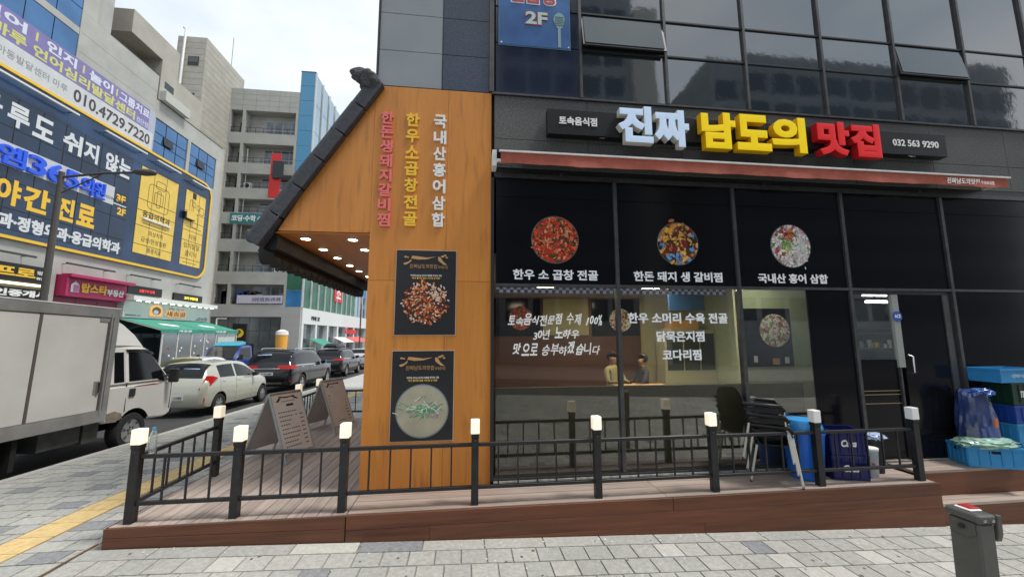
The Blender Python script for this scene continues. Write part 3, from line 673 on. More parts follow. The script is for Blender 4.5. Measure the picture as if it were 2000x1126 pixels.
for (x0, x1, y0, y1, es, c) in ((1.4, 1.7, 6.4, 7.6, 1.4, (1, .86, .6, 1)), (3.6, 3.9, 6.4, 7.6, 4.5, (1, .88, .62, 1)), (4.6, 4.8, 5.15, 5.35, 4, (1, .95, .75, 1))):
    o = thing('ceiling_light', 'warm ceiling light inside the dining room behind the %s window' % ('first' if x0 < 2 else ('second' if x0 < 4 else 'third')), 'ceiling light', (x0, y0, 2.95), 'ceiling lights of the dining room')
    bx('housing', M_whitep, o, x0 - .02, x1 + .02, y0 - .02, y1 + .02, 2.965, 2.998); bx('diffuser', mat('warm_tube_%d' % int(es * 10), (.9, .9, .8, 1), .5, emit=c, estr=es * 7), o, x0, x1, y0, y1, 2.95, 2.964)
for (x0, x1, y, z) in ((7.6, 8.5, 6.5, 2.76), (7.3, 7.98, 6.2, 2.60)):
    o = thing('tube_light', 'white fluorescent tube in the kitchen behind the door, the %s one' % ('upper' if z > 2.7 else 'lower'), 'tube light', (x0, y, z), 'kitchen tube lights')
    bx('housing', M_whitep, o, x0, x1, y, y + .08, z + .03, z + .06); bx('tube', mat('cool_tube', (.9, .9, .9, 1), .5, emit=(.9, .97, 1, 1), estr=7), o, x0 + .02, x1 - .02, y + .01, y + .07, z - .01, z + .029); MB().tube([(x0 + .2, y + .04, z + .06), (x0 + .2, y + .04, 3.0)], .006, 5).build('hanger', M_frame, o)

# ------------------------------------------------------------------ entrance roof (half gable along the street side)
roof = thing('tiled_entrance_roof', 'dark tiled half gable roof over the entrance, orange gable and soffit with downlights', 'roof', (-1.9, 6.8, 3.2))
RY0, RY1 = FY - .0, 9.25
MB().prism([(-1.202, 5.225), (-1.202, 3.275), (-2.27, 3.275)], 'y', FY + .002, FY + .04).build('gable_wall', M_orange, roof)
bx('gable_trim', M_orange, roof, -2.25, -1.22, FY - .012, FY + .001, 3.268, 3.30)
MB().prism([(-1.2, 3.262), (-2.27, 3.262), (-2.30, 3.245), (-1.2, 3.245)], 'y', FY + .0, RY1).build('soffit', M_orangeh, roof)
# sloping roof slab, from ridge (-1.2,5.28) to eave (-2.52,3.12)
sl_ = lambda t, off=0.0: (-1.16 - 1.36 * t - off * .845, 5.26 - 2.16 * t + off * .534)
p0, p1 = sl_(0), sl_(1); q1, q0 = sl_(1, -.10), sl_(0, -.10)
MB().prism([p0, p1, q1, q0], 'y', FY + .05, RY1).build('roof_slab', M_tileblk, roof)
# tile courses running down the slope, each tile course a ridge of round tiles
def slope_tube(y, r, t0, t1, off, name, m, n=10):
    a, b_ = sl_(t0, off), sl_(t1, off)
    return MB().tube([(a[0], y, a[1]), (b_[0], y, b_[1])], r, n).build(name, m, roof, smooth=60)
y = FY + .32
while y < RY1:
    slope_tube(y, .062, .02, 1.03, .03, 'cover_tile_row', M_tileblk); y += .235
y = FY + .20
while y < RY1 - .1:      # pan tile ends with a hanging lip at the eave
    e = sl_(1.02, .0)
    pts = [(y + .115 + .118 * math.cos(a), -.5 * 0 + e[1] - .03 - .125 * math.sin(a)) for a in [math.pi * k / 10 for k in range(11)]]
    MB().prism([(q[0], q[1]) for q in pts] + [(y - .003, e[1] + .05), (y + .233, e[1] + .05)], 'x', e[0] - .02, e[0] + .03).build('eave_tile', M_tileblk, roof)
    MB().prism([(q[0], q[1] + .0) for q in pts] + [(y - .003, e[1] + .05), (y + .233, e[1] + .05)], 'x', e[0] + .031, e[0] + .16).build('pan_tile', M_tileblk, roof)
    y += .235
bx('eave_board', M_tileblk, roof, -2.40, -2.29, FY + .05, RY1, 3.06, 3.25)
# verge: heavy rounded ridge tiles down the gable edge
nv = 6
for k in range(nv):
    t0, t1 = k / nv, (k + 1) / nv
    a, b_ = sl_(t0, .05), sl_(min(.985, t1 + .01), .05)
    rad = .070 + .003 * (k % 2)
    c = sl_(t0, -.075); d = sl_(t1 - .004, -.075)
    # side apron
    MB().prism([sl_(t0 + .004, .05), sl_(t1 - .002, .05), sl_(t1 - .002, -.09), sl_(t0 + .004, -.09)], 'y', FY - .10, FY + .055).build('verge_tile', M_tile, roof, bev=.006)
    MB().tube([(a[0], FY - .02, a[1]), (b_[0], FY - .02, b_[1])], rad, 12).build('ridge_tile', M_tile, roof, smooth=60)
# decorated end tile at the ridge (rough flower-shaped lump)
bm = bmesh.new(); bmesh.ops.create_icosphere(bm, subdivisions=4, radius=.15)
from mathutils import noise
for v in bm.verts:
    v.co *= 1 + .55 * noise.noise(v.co * 6 + Vector((3, 1, 2))) + .22 * noise.noise(v.co * 20); v.co.y *= .7; v.co.z *= .80; v.co.x *= 1.1
me = bpy.data.meshes.new('ridge_ornament'); bm.to_mesh(me); bm.free(); me.materials.append(mat('weathered_tile_end', (.07, .075, .08, 1), .8, var=.5, scale=30, bump=.6))
o = bpy.data.objects.new('ridge_ornament', me); COL.objects.link(o); o.location = (-1.30, FY - .05, 5.26); me.transform(Matrix.Translation(o.location)); o.location = (0, 0, 0); part(o, roof)
MB().lathe([(.04, 0), (.068, .02), (.068, .05)], 16, sl_(.98, .05)[:1] + (FY - .06, sl_(.98, .05)[1]), 'y').build('ridge_tile', M_tile, roof, smooth=40)
M_down = mat('downlight_lens', (.9, .9, .8, 1), .5, emit=(1, .9, .65, 1), estr=6)
k_ = 0
for (x, y) in [(-2.05, q) for q in (5.06, 5.67, 6.28, 6.94, 7.53, 8.22)] + [(-1.47, 5.05), (-1.47, 5.64), (-1.47, 6.28), (-1.47, 6.94)]:
    k_ += 1
    d_ = MB().lathe([(.062, 3.2455), (.07, 3.238), (.055, 3.236)], 20, (x, y, 0)).build('downlight', M_whitep, roof, smooth=40)
    MB().lathe([(.053, 3.2358), (.053, 3.233)], 20, (x, y, 0)).build('lens', M_down, roof)

# orange pier: lettering and two posters
M_pink = mat('pink_letter', srgb(236, 120, 118), .45); M_ylw = mat('yellow_letter', srgb(248, 200, 60), .45); M_wl = mat('white_letter', (.86, .86, .84, 1), .45)
def column(word, x, z0, z1, wdt, m, label, hh):
    t = thing('vertical_sign', label, 'lettering', (x, FY, z0), 'vertical letter signs on the orange pier')
    n_ = len(word); pitch = (z1 - z0) / n_
    for i, ch in enumerate(word):
        zt = z1 - i * pitch
        txt(ch, x - wdt / 2, x + wdt / 2, zt - hh, zt, FY - .001, m, t, depth=.022, bold=.03, name='letter')
    return t
column('한돈생돼지갈비찜', -1.04, 3.33, 4.87, .155, M_pink, 'pink vertical lettering nearest the roof edge on the orange pier', .168)
column('한우소곱창전골', -.72, 3.33, 4.87, .165, M_ylw, 'yellow vertical lettering in the middle of the orange pier', .18)
column('국내산홍어삼합', -.37, 3.33, 4.87, .16, M_wl, 'white vertical lettering nearest the glass on the orange pier', .18)
def poster(z0, z1, x0, x1, mk, label, soup):
    t = thing('menu_poster', label, 'poster', ((x0 + x1) / 2, FY, z0), 'black menu posters on the orange pier')
    bx('edging', mat('poster_edge', (.6, .45, .35, 1), .5), t, x0 - .008, x1 + .008, FY - .008, FY - .0005, z0 - .008, z1 + .008)
    bx('board', mat('poster_black', (.016, .016, .02, 1), .35, var=.15, scale=3), t, x0, x1, FY - .012, FY - .0085, z0, z1)
    y = FY - .0125; cx = (x0 + x1) / 2; h = z1 - z0; w_ = x1 - x0
    P = lambda u, v: (x0 + u * w_, z1 - v * h)
    sw = [P(.24, .095), P(.26, .065), P(.34, .07), P(.5, .085), P(.66, .072), P(.5, .105), P(.36, .11), P(.28, .10)]
    MB().prism(sw, 'y', y - .003, y).build('gold_roof_stroke', M_gold, t)
    MB().prism([P(.25, .105), P(.24, .135), P(.17, .17), P(.13, .175), P(.11, .155), P(.19, .14)], 'y', y - .003, y).build('gold_roof_stroke', M_gold, t)
    MB().prism([P(.69, .075), P(.73, .075), P(.78, .13), P(.85, .17), P(.79, .168), P(.70, .12)], 'y', y - .003, y).build('gold_roof_stroke', M_gold, t)
    for (u, v, r) in ((.15, .08, .016), (.19, .085, .011), (.77, .068, .018), (.81, .055, .016), (.84, .08, .014)):
        c = P(u, v); MB().prism([(c[0] + r * 1.2 * math.cos(a), c[1] + r * .7 * math.sin(a)) for a in [math.pi * k / 5 for k in range(10)]], 'y', y - .0025, y).build('gold_cloud', M_gold, t)
    a, b_ = P(.22, .215), P(.68, .165); txt('진짜남도의맛집', a[0], b_[0], a[1], b_[1], y, M_gold, t, depth=.002, bold=.0, shear=.1)
    a, b_ = P(.70, .215), P(.86, .18); txt('토속음식점', a[0], b_[0], a[1], b_[1], y, M_gold, t, depth=.002, bold=.0)
    a, b_ = P(.24, .315), P(.76, .29); txt('아주대 교수님 산낙지 직매장 먹거리 가득', a[0], b_[0], a[1], b_[1], y, M_white, t, depth=.002, bold=.02)
    a, b_ = P(.26, .345), P(.74, .322); txt('"맛이 좋아요 정성 가득 한 상 차림"', a[0], b_[0], a[1], b_[1], y, M_ylw, t, depth=.002, bold=.02)
    if soup:
        disc(cx, z0 + .34, .31, y, mat('bowl_rim', srgb(120, 135, 140), .4), t, 'bowl_picture'); disc(cx, z0 + .34, .295, y - .003, mat('broth', srgb(178, 172, 150), .4, var=.12, scale=6), t, 'bowl_picture')
        rg = random.Random(5); b = MB(); b2 = MB()
        for k in range(90):
            a = rg.uniform(0, 6.28); r = rg.gauss(0, .085); X = cx + r * 1.3 + .01; Z = z0 + .36 + rg.gauss(0, .045); L = rg.uniform(.03, .10); an = rg.uniform(-.9, .9) + rg.choice((0, 3.14, .7))
            dx, dz = math.cos(an) * L / 2, math.sin(an) * L / 2; nx, nz = -math.sin(an) * .004, math.cos(an) * .004
            (b if rg.random() < .7 else b2).face((X - dx - nx, y - .0068 - k * .00001, Z - dz - nz), (X + dx - nx, y - .0068 - k * .00001, Z + dz - nz), (X + dx + nx, y - .0068 - k * .00001, Z + dz + nz), (X - dx + nx, y - .0068 - k * .00001, Z - dz + nz))
        b.build('green_onion_picture', mat('print_green', srgb(60, 150, 95), .5), t)['kind'] = 'stuff'; b2.build('noodle_picture', mat('print_pale', srgb(222, 225, 215), .5), t)['kind'] = 'stuff'
        for k in range(16):
            X = cx + rg.choice((-.12, .10, .14)) + rg.gauss(0, .035); Z = z0 + .29 + rg.gauss(0, .025); r = rg.uniform(.012, .025)
            MB().prism([(X + r * math.cos(a) * rg.uniform(.7, 1.2), Z + r * .6 * math.sin(a)) for a in [math.pi * q / 4 for q in range(8)]], 'y', y - .0078 - k * .00002, y - .007).build('meat_picture', mat('print_meat', srgb(205, 190, 190), .5, col2=srgb(120, 80, 80), scale=60), t)
    else:
        rg = random.Random(9); ms = [mat('print_dish_%d' % i, srgb(*c), .5, var=.25, scale=70) for i, c in enumerate([(222, 118, 52), (168, 62, 34), (240, 172, 110), (110, 42, 28), (236, 205, 180), (200, 90, 45)])]
        disc(cx, z0 + .39, .235, y, mat('print_shadow', srgb(70, 36, 26), .5), t, 'dish_picture')
        bs = [MB() for _ in ms]
        for k in range(420):
            a = rg.uniform(0, 6.283); r = .285 * math.sqrt(rg.random()) * rg.uniform(.85, 1.03); X = cx + r * math.cos(a); Z = z0 + .39 + r * .97 * math.sin(a)
            L = rg.uniform(.012, .04); Wd = rg.uniform(.005, .014); an = rg.uniform(0, 6.28); c_, s_ = math.cos(an), math.sin(an)
            i = rg.randrange(6); 
            if X > cx + .03 and Z > z0 + .40 and rg.random() < .6: i = 4
            yy = y - .0035 - k * .000012
            pts = []
            for q in range(6):
                aa = q * math.pi / 3; u, v = L / 1.6 * math.cos(aa), Wd * math.sin(aa); pts.append((X + u * c_ - v * s_, yy, Z + u * s_ + v * c_))
            bs[i].face(*pts)
        for b, m_ in zip(bs, ms): b.build('dish_picture', m_, t)['kind'] = 'stuff'
    return t
poster(2.02, 3.06, -.865, -.14, 'food_spicy', 'upper black menu poster with a heap of spicy orange stir fry', False)
poster(.785, 1.825, -.875, -.15, 'food_soup', 'lower black menu poster with a bowl of pale soup and green onion', True)

# ------------------------------------------------------------------ main shop sign
sg = thing('shop_sign', 'long black sign bar with raised white, yellow and red Korean letters', 'sign', (4, 4.7, 4.6))
bx('sign_bar', M_black, sg, 1.03, 7.12, 4.655, 4.775, 4.635, 4.985, bev=.004)
LB = mat('pale_blue_lit_face', (.5, .62, .8, 1), .35, emit=(.62, .80, 1, 1), estr=.12); LY = mat('yellow_lit_face', (.85, .60, .0, 1), .35, emit=(1, .72, 0, 1), estr=.12)
LR = mat('red_lit_face', (.62, .012, .015, 1), .35, emit=(.9, .02, .02, 1), estr=.10)
SB_, SY_, SR_ = mat('white_letter_side', (.62, .62, .58, 1), .4), mat('yellow_letter_side', (.75, .42, .0, 1), .4), mat('red_letter_side', (.42, .01, .012, 1), .4)
def chan(ch, x0, x1, z0, z1, face_m, side_m):
    o = txt(ch, x0, x1, z0, z1, 4.64, side_m, sg, depth=.10, bold=.052, name='letter')
    o.data.materials.append(face_m)
    for p in o.data.polygons:
        if p.normal.y < -.6: p.material_index = 1
for ch, x0, x1, z0, z1 in (('진', 1.95, 2.43, 4.52, 5.03), ('짜', 2.45, 2.94, 4.49, 5.01)): chan(ch, x0, x1, z0, z1, LB, SB_)
for ch, x0, x1 in (('남', 3.12, 3.62), ('도', 3.63, 4.14), ('의', 4.15, 4.68)): chan(ch, x0, x1, 4.50, 5.02, LY, SY_)
for ch, x0, x1 in (('맛', 4.86, 5.36), ('집', 5.38, 5.86)): chan(ch, x0, x1, 4.50, 5.00, LR, SR_)
txt('토속음식점', 1.18, 1.70, 4.765, 4.885, 4.6545, M_wl, sg, depth=.006, bold=.03)
txt('032 563 9290', 6.20, 6.98, 4.76, 4.865, 4.6545, M_wl, sg, depth=.006, bold=.02)
for x in (1.75, 4.0, 6.45): MB().tube([(x, 4.70, 4.636), (x - .02, 4.62, 4.585), (x + .03, 4.60, 4.575)], .008, 6).build('bracket', M_alu, sg)

aw = thing('awning', 'retracted brick red roller awning with white rails above the shop windows', 'awning', (4, 4.6, 4.2))
M_red = mat('brick_red_canvas', (.40, .10, .065, 1), .8, var=.12, scale=12, bump=.1)
bx('wall_rail', M_whitep, aw, .36, 7.82, 4.70, 4.76, 4.345, 4.375); bx('roller_cover', M_black, aw, .36, 7.82, 4.58, 4.77, 4.30, 4.343)
b = MB(); N = 60; 
for k in range(N + 1):
    x = .40 + (7.92 - .40) * k / N; s = .007 * math.sin(k * 1.3) + .008 * math.sin(k * .53) + .004 * math.sin(k * 2.9); b.v += [(x, 4.70, 4.335 - 0), (x, 4.545, 4.292 + s * .5), (x, 4.538 + s, 4.14 + s), (x, 4.546 + s, 4.14 + s)]
for k in range(N):
    a = 4 * k; b.f += [(a, a + 1, a + 5, a + 4), (a + 1, a + 2, a + 6, a + 5), (a + 2, a + 3, a + 7, a + 6)]
b.build('valance', M_red, aw, smooth=40)
bx('front_rail', M_whitep, aw, .38, 7.96, 4.525, 4.553, 4.288, 4.31)
bx('end_bracket', M_whitep, aw, .30, .355, 4.60, 4.79, 4.13, 4.34); bx('end_bracket', M_whitep, aw, .355, .41, 4.55, 4.60, 4.17, 4.20); bx('end_bracket', M_whitep, aw, 7.84, 7.88, 4.56, 4.79, 4.20, 4.33)
txt('진짜남도의맛집', 6.86, 7.42, 4.165, 4.255, 4.536, M_wl, aw, depth=.003, bold=.02, shear=.2); txt('토속음식점', 7.44, 7.66, 4.165, 4.23, 4.536, M_wl, aw, depth=.003, bold=.02)
for x in (1.2, 4.1, 6.6): MB().tube([(x, 4.79, 4.10), (x, 4.70, 4.08), (x + .02, 4.70, 4.11)], .009, 6).build('hook', M_alu, aw)

bn = thing('upstairs_banner', 'blue banner with 2F and a studio microphone on the upper glass', 'banner', (.9, FY, 6))
bx('board', mat('banner_blue', (.02, .07, .22, 1), .3, col2=(.05, .16, .40, 1), scale=2.2), bn, .40, 1.395, FY - .018, FY - .008, 5.965, 7.6)
bx('banner_edge', mat('banner_edge', (.25, .45, .6, 1), .5), bn, .393, 1.402, FY - .0075, FY - .003, 5.958, 7.607)
MR_ = mat('banner_red', (.45, .03, .05, 1), .5); MGm = mat('banner_mint', (.45, .60, .55, 1), .5)
txt('2F', .755, 1.085, 6.285, 6.50, FY - .0185, MR_, bn, bold=.06); txt('2F', .765, 1.075, 6.297, 6.488, FY - .0235, MGm, bn, bold=.03)
txt('연습장', .52, 1.24, 6.60, 6.88, FY - .0185, M_wl, bn, bold=.07); txt('연습장', .54, 1.22, 6.615, 6.865, FY - .0235, MR_, bn, bold=.03)
mic = [(1.245 + .085 * math.cos(a) * (1 if math.sin(a) > 0 else .8), 6.385 + .125 * math.sin(a)) for a in [2 * math.pi * k / 20 for k in range(20)]]
MB().prism(mic, 'y', FY - .022, FY - .0185).build('microphone_picture', mat('mic_metal', (.22, .36, .38, 1), .4), bn)
for k in range(6): bx('microphone_grille', mat('mic_dark', (.05, .10, .13, 1), .5), bn, 1.185, 1.305, FY - .024, FY - .0225, 6.31 + k * .026, 6.319 + k * .026)
bx('microphone_stand', MATS['mic_metal'], bn, 1.222, 1.262, FY - .022, FY - .0185, 5.98, 6.262)
for (x, z) in ((.43, 5.99), (1.37, 5.99)): MB().lathe([(.012, 0), (.012, .004)], 10, (x, FY - .023, z), 'y').build('rivet', M_whitep, bn)

# ------------------------------------------------------------------ clinic building across the road (street face x = -19)
AX = -19.0
M_bst = mat('light_grey_cladding', (.43, .43, .40, 1), .75, var=.08, scale=1.5)
M_bst2 = mat('beige_cladding', (.42, .40, .345, 1), .8, var=.08, scale=1.2)
M_navy = mat('navy_film', (.020, .052, .125, 1), .22, spec=.6, var=.35, scale=.5)
M_navyd = mat('navy_window_film', (.014, .034, .080, 1), .12, spec=.7, var=.3, scale=.5)
M_yel = mat('yellow_film', (.80, .55, .09, 1), .35, var=.06, scale=2)
M_yelb = mat('yellow_border', (.85, .52, .03, 1), .4)
M_line = mat('black_print_line', (.015, .015, .015, 1), .5)
ca = thing('clinic_building', 'grey clad building across the road with a navy and yellow clinic sign over two floors', 'building', (AX - 5, 22, 0))
def wall_x(x, y0, y1, z0, z1, m, th=.3, name='wall', parent=ca): return bx(name, m, parent, x - th, x, y0, y1, z0, z1)
wall_x(AX, 2, 23.7, -1, 14.3, M_bst); wall_x(AX, 23.705, 30.7, -1, 13.0, M_bst)
bx('end_wall', M_bst2, ca, AX - 16, AX - .001, 30.7, 31.0, -1, 16.5)
# upper wall pieces around the glazing
wall_x(AX, 19.5, 24.3, 14.305, 18.0, M_bst); wall_x(AX, 24.305, 30.7, 15.35, 16.5, M_bst); wall_x(AX, 24.305, 24.42, 13.0, 15.345, M_bst)
wall_x(AX, 27.18, 27.45, 13.0, 15.345, M_bst); wall_x(AX, 30.15, 30.7, 13.0, 15.345, M_bst)
wall_x(AX, 19.5, 21.0, 18.005, 30, M_bst); bx('wall_return', M_bst2, ca, AX - 16, AX - .31, 20.7, 20.99, 18, 30)
bx('slot_recess', M_bst2, ca, AX - .02, AX + .003, 20.25, 20.42, 18.0, 19.6)
wall_x(AX, 2, 19.48, 16.7, 17.05, M_bst)
bx('parapet_cap', M_frame, ca, AX - .32, AX + .02, 21.0, 24.3, 18.0, 18.04); bx('parapet_cap', M_frame, ca, AX - .32, AX + .02, 24.31, 30.72, 16.5, 16.54)
bx('roof_slab', M_bst2, ca, AX - 16, AX - .31, 2, 30.7, 15.6, 15.9)
for yy in (20.9, 22.0, 23.1): 
    for z in (14.9, 15.9, 16.9): bx('cladding_joint', mat('joint_shadow', (.16, .16, .15, 1), .9), ca, AX + .0005, AX + .002, 19.6, 24.2, z, z + .015) if yy == 20.9 else None  # dark joint lines across the cladding
# glazing
for k in range(9):
    y0 = 9.2 + 1.15 * k
    bx('window_pane', M_glassD, ca, AX - .06, AX - .03, y0 + .02, y0 + 1.13, 15.45, 16.68, )
    for (z0, z1) in ((17.08, 18.05), (18.09, 19.0), (19.04, 20.6), (20.64, 22.3), (22.34, 24)): bx('window_pane', M_glassD, ca, AX - .06, AX - .03, y0 + .02, y0 + 1.13, z0, z1)
bx('window_core', M_frame, ca, AX - .3, AX - .07, 8, 19.5, 14.31, 24)
for (y0, y1) in ((24.42, 27.18), (27.45, 30.15)):
    bx('window_core', M_frame, ca, AX - .25, AX - .09, y0, y1, 13.0, 15.345)
    n_ = 3
    for i in range(n_):
        for (z0, z1) in ((13.05, 13.85), (13.9, 14.45), (14.5, 15.3)):
            bx('window_pane', M_glassD, ca, AX - .08, AX - .05, y0 + (y1 - y0) * i / n_ + .03, y0 + (y1 - y0) * (i + 1) / n_ - .03, z0, z1)
    MB().hexa([(AX + .02, y0 + .75, 13.95), (AX + .02, y0 + 1.5, 13.95), (AX + .06, y0 + 1.5, 13.95), (AX + .06, y0 + .75, 13.95), (AX - .05, y0 + .75, 14.45), (AX - .05, y0 + 1.5, 14.45), (AX - .01, y0 + 1.5, 14.45), (AX - .01, y0 + .75, 14.45)]).build('open_vent', M_frame, ca)
# roof terrace portal and stepped blocks
bx('portal_beam', M_bst2, ca, AX - 1.9, AX - .0, 22.15, 24.4, 19.15, 20.55); bx('portal_pier', M_bst2, ca, AX - 1.9, AX, 24.405, 25.7, 16.5, 20.55)
bx('portal_back', M_bst2, ca, AX - 6, AX - 1.91, 22.4, 27, 15.9, 20.2)
bx('roof_block', M_bst2, ca, AX - 5, AX - .3, 25.71, 28.6, 16.0, 18.9)
bx('balcony_box', mat('pale_balcony', (.5, .5, .47, 1), .7), ca, AX - .02, AX + .35, 24.5, 26.6, 16.55, 17.15); bx('slot_window', M_darkgl, ca, AX - .02, AX + .004, 24.75, 25.5, 17.5, 17.95)
# navy sign over the second and third floor glazing
sb = thing('clinic_sign', 'huge navy clinic sign with yellow rounded border across two floors', 'sign', (AX, 22, 6.2))
def rrect(y0, y1, z0, z1, r, n=6):
    p = []
    for cx, cz, a0 in ((y1 - r, z1 - r, 0), (y0 + r, z1 - r, 90), (y0 + r, z0 + r, 180), (y1 - r, z0 + r, 270)):
        for k in range(n + 1): a = R(a0 + 90 * k / n); p.append((cx + r * math.cos(a), cz + r * math.sin(a)))
    return p
SX = AX + .10
MB().prism(rrect(6, 29.85, 6.08, 13.05, .95), 'x', AX + .004, SX).build('sign_body', M_navy, sb)
o_, i_ = rrect(6, 29.86, 6.07, 13.06, .96), rrect(6.13, 29.73, 6.20, 12.93, .83)
b = MB(); n_ = len(o_)
for k in range(n_):
    j = (k + 1) % n_
    b.hexa([(SX + .002, *o_[k]), (SX + .002, *o_[j]), (SX + .002, *i_[j]), (SX + .002, *i_[k]), (SX + .05, *o_[k]), (SX + .05, *o_[j]), (SX + .05, *i_[j]), (SX + .05, *i_[k])])
b.build('border', M_yelb, sb)
YL = [10.2, 11.3, 12.4, 13.5, 14.5, 15.55, 16.55, 17.45, 18.45, 19.43, 20.33, 21.23, 22.15, 23.1]; ZL = [6.45, 7.3, 8.45, 9.1, 9.75, 10.65, 12.0]
for i in range(len(YL) - 1):
    for j in range(len(ZL) - 1):
        bx('film_pane', M_navyd, sb, SX + .003, SX + .012, YL[i] + .022, YL[i + 1] - .022, ZL[j] + .02, ZL[j + 1] - .02)
bx('pane_gaps', M_line, sb, SX + .0005, SX + .0025, YL[0], YL[-1], ZL[0], ZL[-1])
for (y0, y1, nm) in ((23.72, 26.62, 0), (27.33, 29.3, 1)):
    cols = [y0 + (y1 - y0) * k / 3 for k in range(4)]; rws = [6.80, 7.35, 8.45, 9.35, 10.0, 11.95] if nm == 0 else [6.80, 7.25, 8.5, 9.2, 9.85, 10.5, 11.95]
    bx('pane_gaps', M_line, sb, SX + .0005, SX + .0025, y0 - .02, y1 + .02, rws[0] - .02, rws[-1] + .02)
    for i in range(3):
        for j in range(len(rws) - 1): bx('film_pane', M_yel, sb, SX + .003, SX + .014, cols[i] + .018, cols[i + 1] - .018, rws[j] + .018, rws[j + 1] - .018)
LX = SX + .0145
def ring(y0, y1, z0, z1, r, t=.03, m=M_line, n=4, x=LX):
    o_, i_ = rrect(y0, y1, z0, z1, r, n), rrect(y0 + t, y1 - t, z0 + t, z1 - t, max(.01, r - t), n); b = MB(); N_ = len(o_)
    for k in range(N_): j = (k + 1) % N_; b.face((x + .004, *o_[k]), (x + .004, *o_[j]), (x + .004, *i_[j]), (x + .004, *i_[k]))
    return b.build('line_drawing', m, sb)
ring(24.35, 25.95, 9.6, 11.15, .25); ring(24.85, 25.6, 11.0, 11.5, .12); ring(24.8, 25.5, 10.0, 10.75, .1); ring(25.0, 25.3, 9.85, 10.9, .05)
ring(28.0, 28.35, 10.9, 11.3, .15); ring(28.45, 28.8, 10.8, 11.2, .15); ring(28.7, 29.2, 10.6, 11.1, .1); ring(27.75, 28.15, 10.3, 11.35, .1); ring(28.0, 28.7, 9.5, 10.5, .2)
txt('응급의학과', 24.1, 26.2, 9.02, 9.42, LX, M_line, sb, '+x', .004, .02); bx('shelf_light', M_whitep, sb, SX + .015, SX + .12, 24.1, 26.2, 8.86, 8.97)
txt('외상처치', 24.7, 25.75, 8.0, 8.3, LX, M_line, sb, '+x', .004, .0); txt('급성/만성질환', 24.2, 26.1, 7.55, 7.85, LX, M_line, sb, '+x', .004, 0); txt('통증치료', 24.7, 25.75, 6.98, 7.27, LX, M_line, sb, '+x', .004, 0)
bx('text_rule', M_line, sb, LX, LX + .004, 24.2, 26.0, 8.62, 8.65)
txt('아동', 28.0, 28.7, 8.62, 9.0, LX, M_line, sb, '+x', .004, 0); txt('심리발달', 27.55, 29.1, 8.0, 8.4, LX, M_line, sb, '+x', .004, 0); txt('클리닉', 27.75, 28.85, 7.45, 7.85, LX, M_line, sb, '+x', .004, 0)
bx('text_rule', M_line, sb, LX, LX + .004, 27.6, 29.1, 9.45, 9.48); bx('text_rule', M_line, sb, LX, LX + .004, 27.6, 28.9, 7.0, 7.03)
bx('open_vent', M_black, sb, SX + .015, SX + .20, 27.2, 28.1, 9.9, 10.35); bx('open_vent', M_yel, sb, SX + .205, SX + .22, 27.3, 28.2, 9.95, 10.5)
bx('dark_pane', M_black, sb, SX + .015, SX + .03, 28.0, 28.3, 11.5, 11.9)
# sign texts
TX = SX + .013
M_wm = mat('white_film', (.66, .69, .70, 1), .5)
for ch, y0, y1 in (('루', 17.15, 17.95), ('도', 18.1, 18.95), ('쉬', 19.35, 20.25), ('지', 20.35, 21.1), ('않', 21.5, 22.25), ('는', 22.3, 23.05)): txt(ch, y0, y1, 10.75, 11.75, TX, M_wm, sb, '+x', .008, .035)
txt('하', 16.1, 16.95, 10.75, 11.75, TX, M_wm, sb, '+x', .008, .035)
bx('white_band', mat('white_sign_band', (.55, .56, .56, 1), .5), sb, TX, TX + .02, 12, 22.2, 9.02, 10.0)
BL = mat('blue_letter', (.015, .09, .62, 1), .4, emit=(.02, .10, .8, 1), estr=.08)
for ch, y0, y1 in (('엠', 16.95, 17.95), ('3', 18.05, 18.75), ('6', 18.85, 19.5), ('5', 19.6, 20.25), ('의', 20.35, 20.95), ('원', 21.0, 21.6)): txt(ch, y0, y1, 9.05, 9.9, TX + .022, BL, sb, '+x', .12, .018, name='letter')
txt('032/566-5011', 21.62, 22.9, 9.28, 9.42, TX + .021, M_line, sb, '+x', .004, .01)
txt('3F', 22.35, 22.92, 9.3, 9.72, TX, M_yelb, sb, '+x', .01, .04); bx('floor_rule', M_wm, sb, TX, TX + .01, 21.9, 23.0, 9.12, 9.18); txt('2F', 22.5, 23.02, 8.62, 9.02, TX, M_yelb, sb, '+x', .01, .04)
for ch, y0, y1 in (('간', 15.9, 17.0), ('야', 17.15, 18.05), ('간', 18.15, 19.2), ('진', 19.5, 20.3), ('료', 20.45, 21.35)):
    if y0 == 15.9: ch = '7'; y0, y1 = 16.3, 16.85
    txt(ch, y0, y1, 7.45, 8.55, TX, M_yelb, sb, '+x', .008, .04)
txt('내과·정형외과·응급의학과', 16.9, 22.95, 6.48, 7.12, TX, M_wm, sb, '+x', .008, .045)
txt('과·', 15.6, 16.7, 6.48, 7.12, TX, M_wm, sb, '+x', .008, .045)
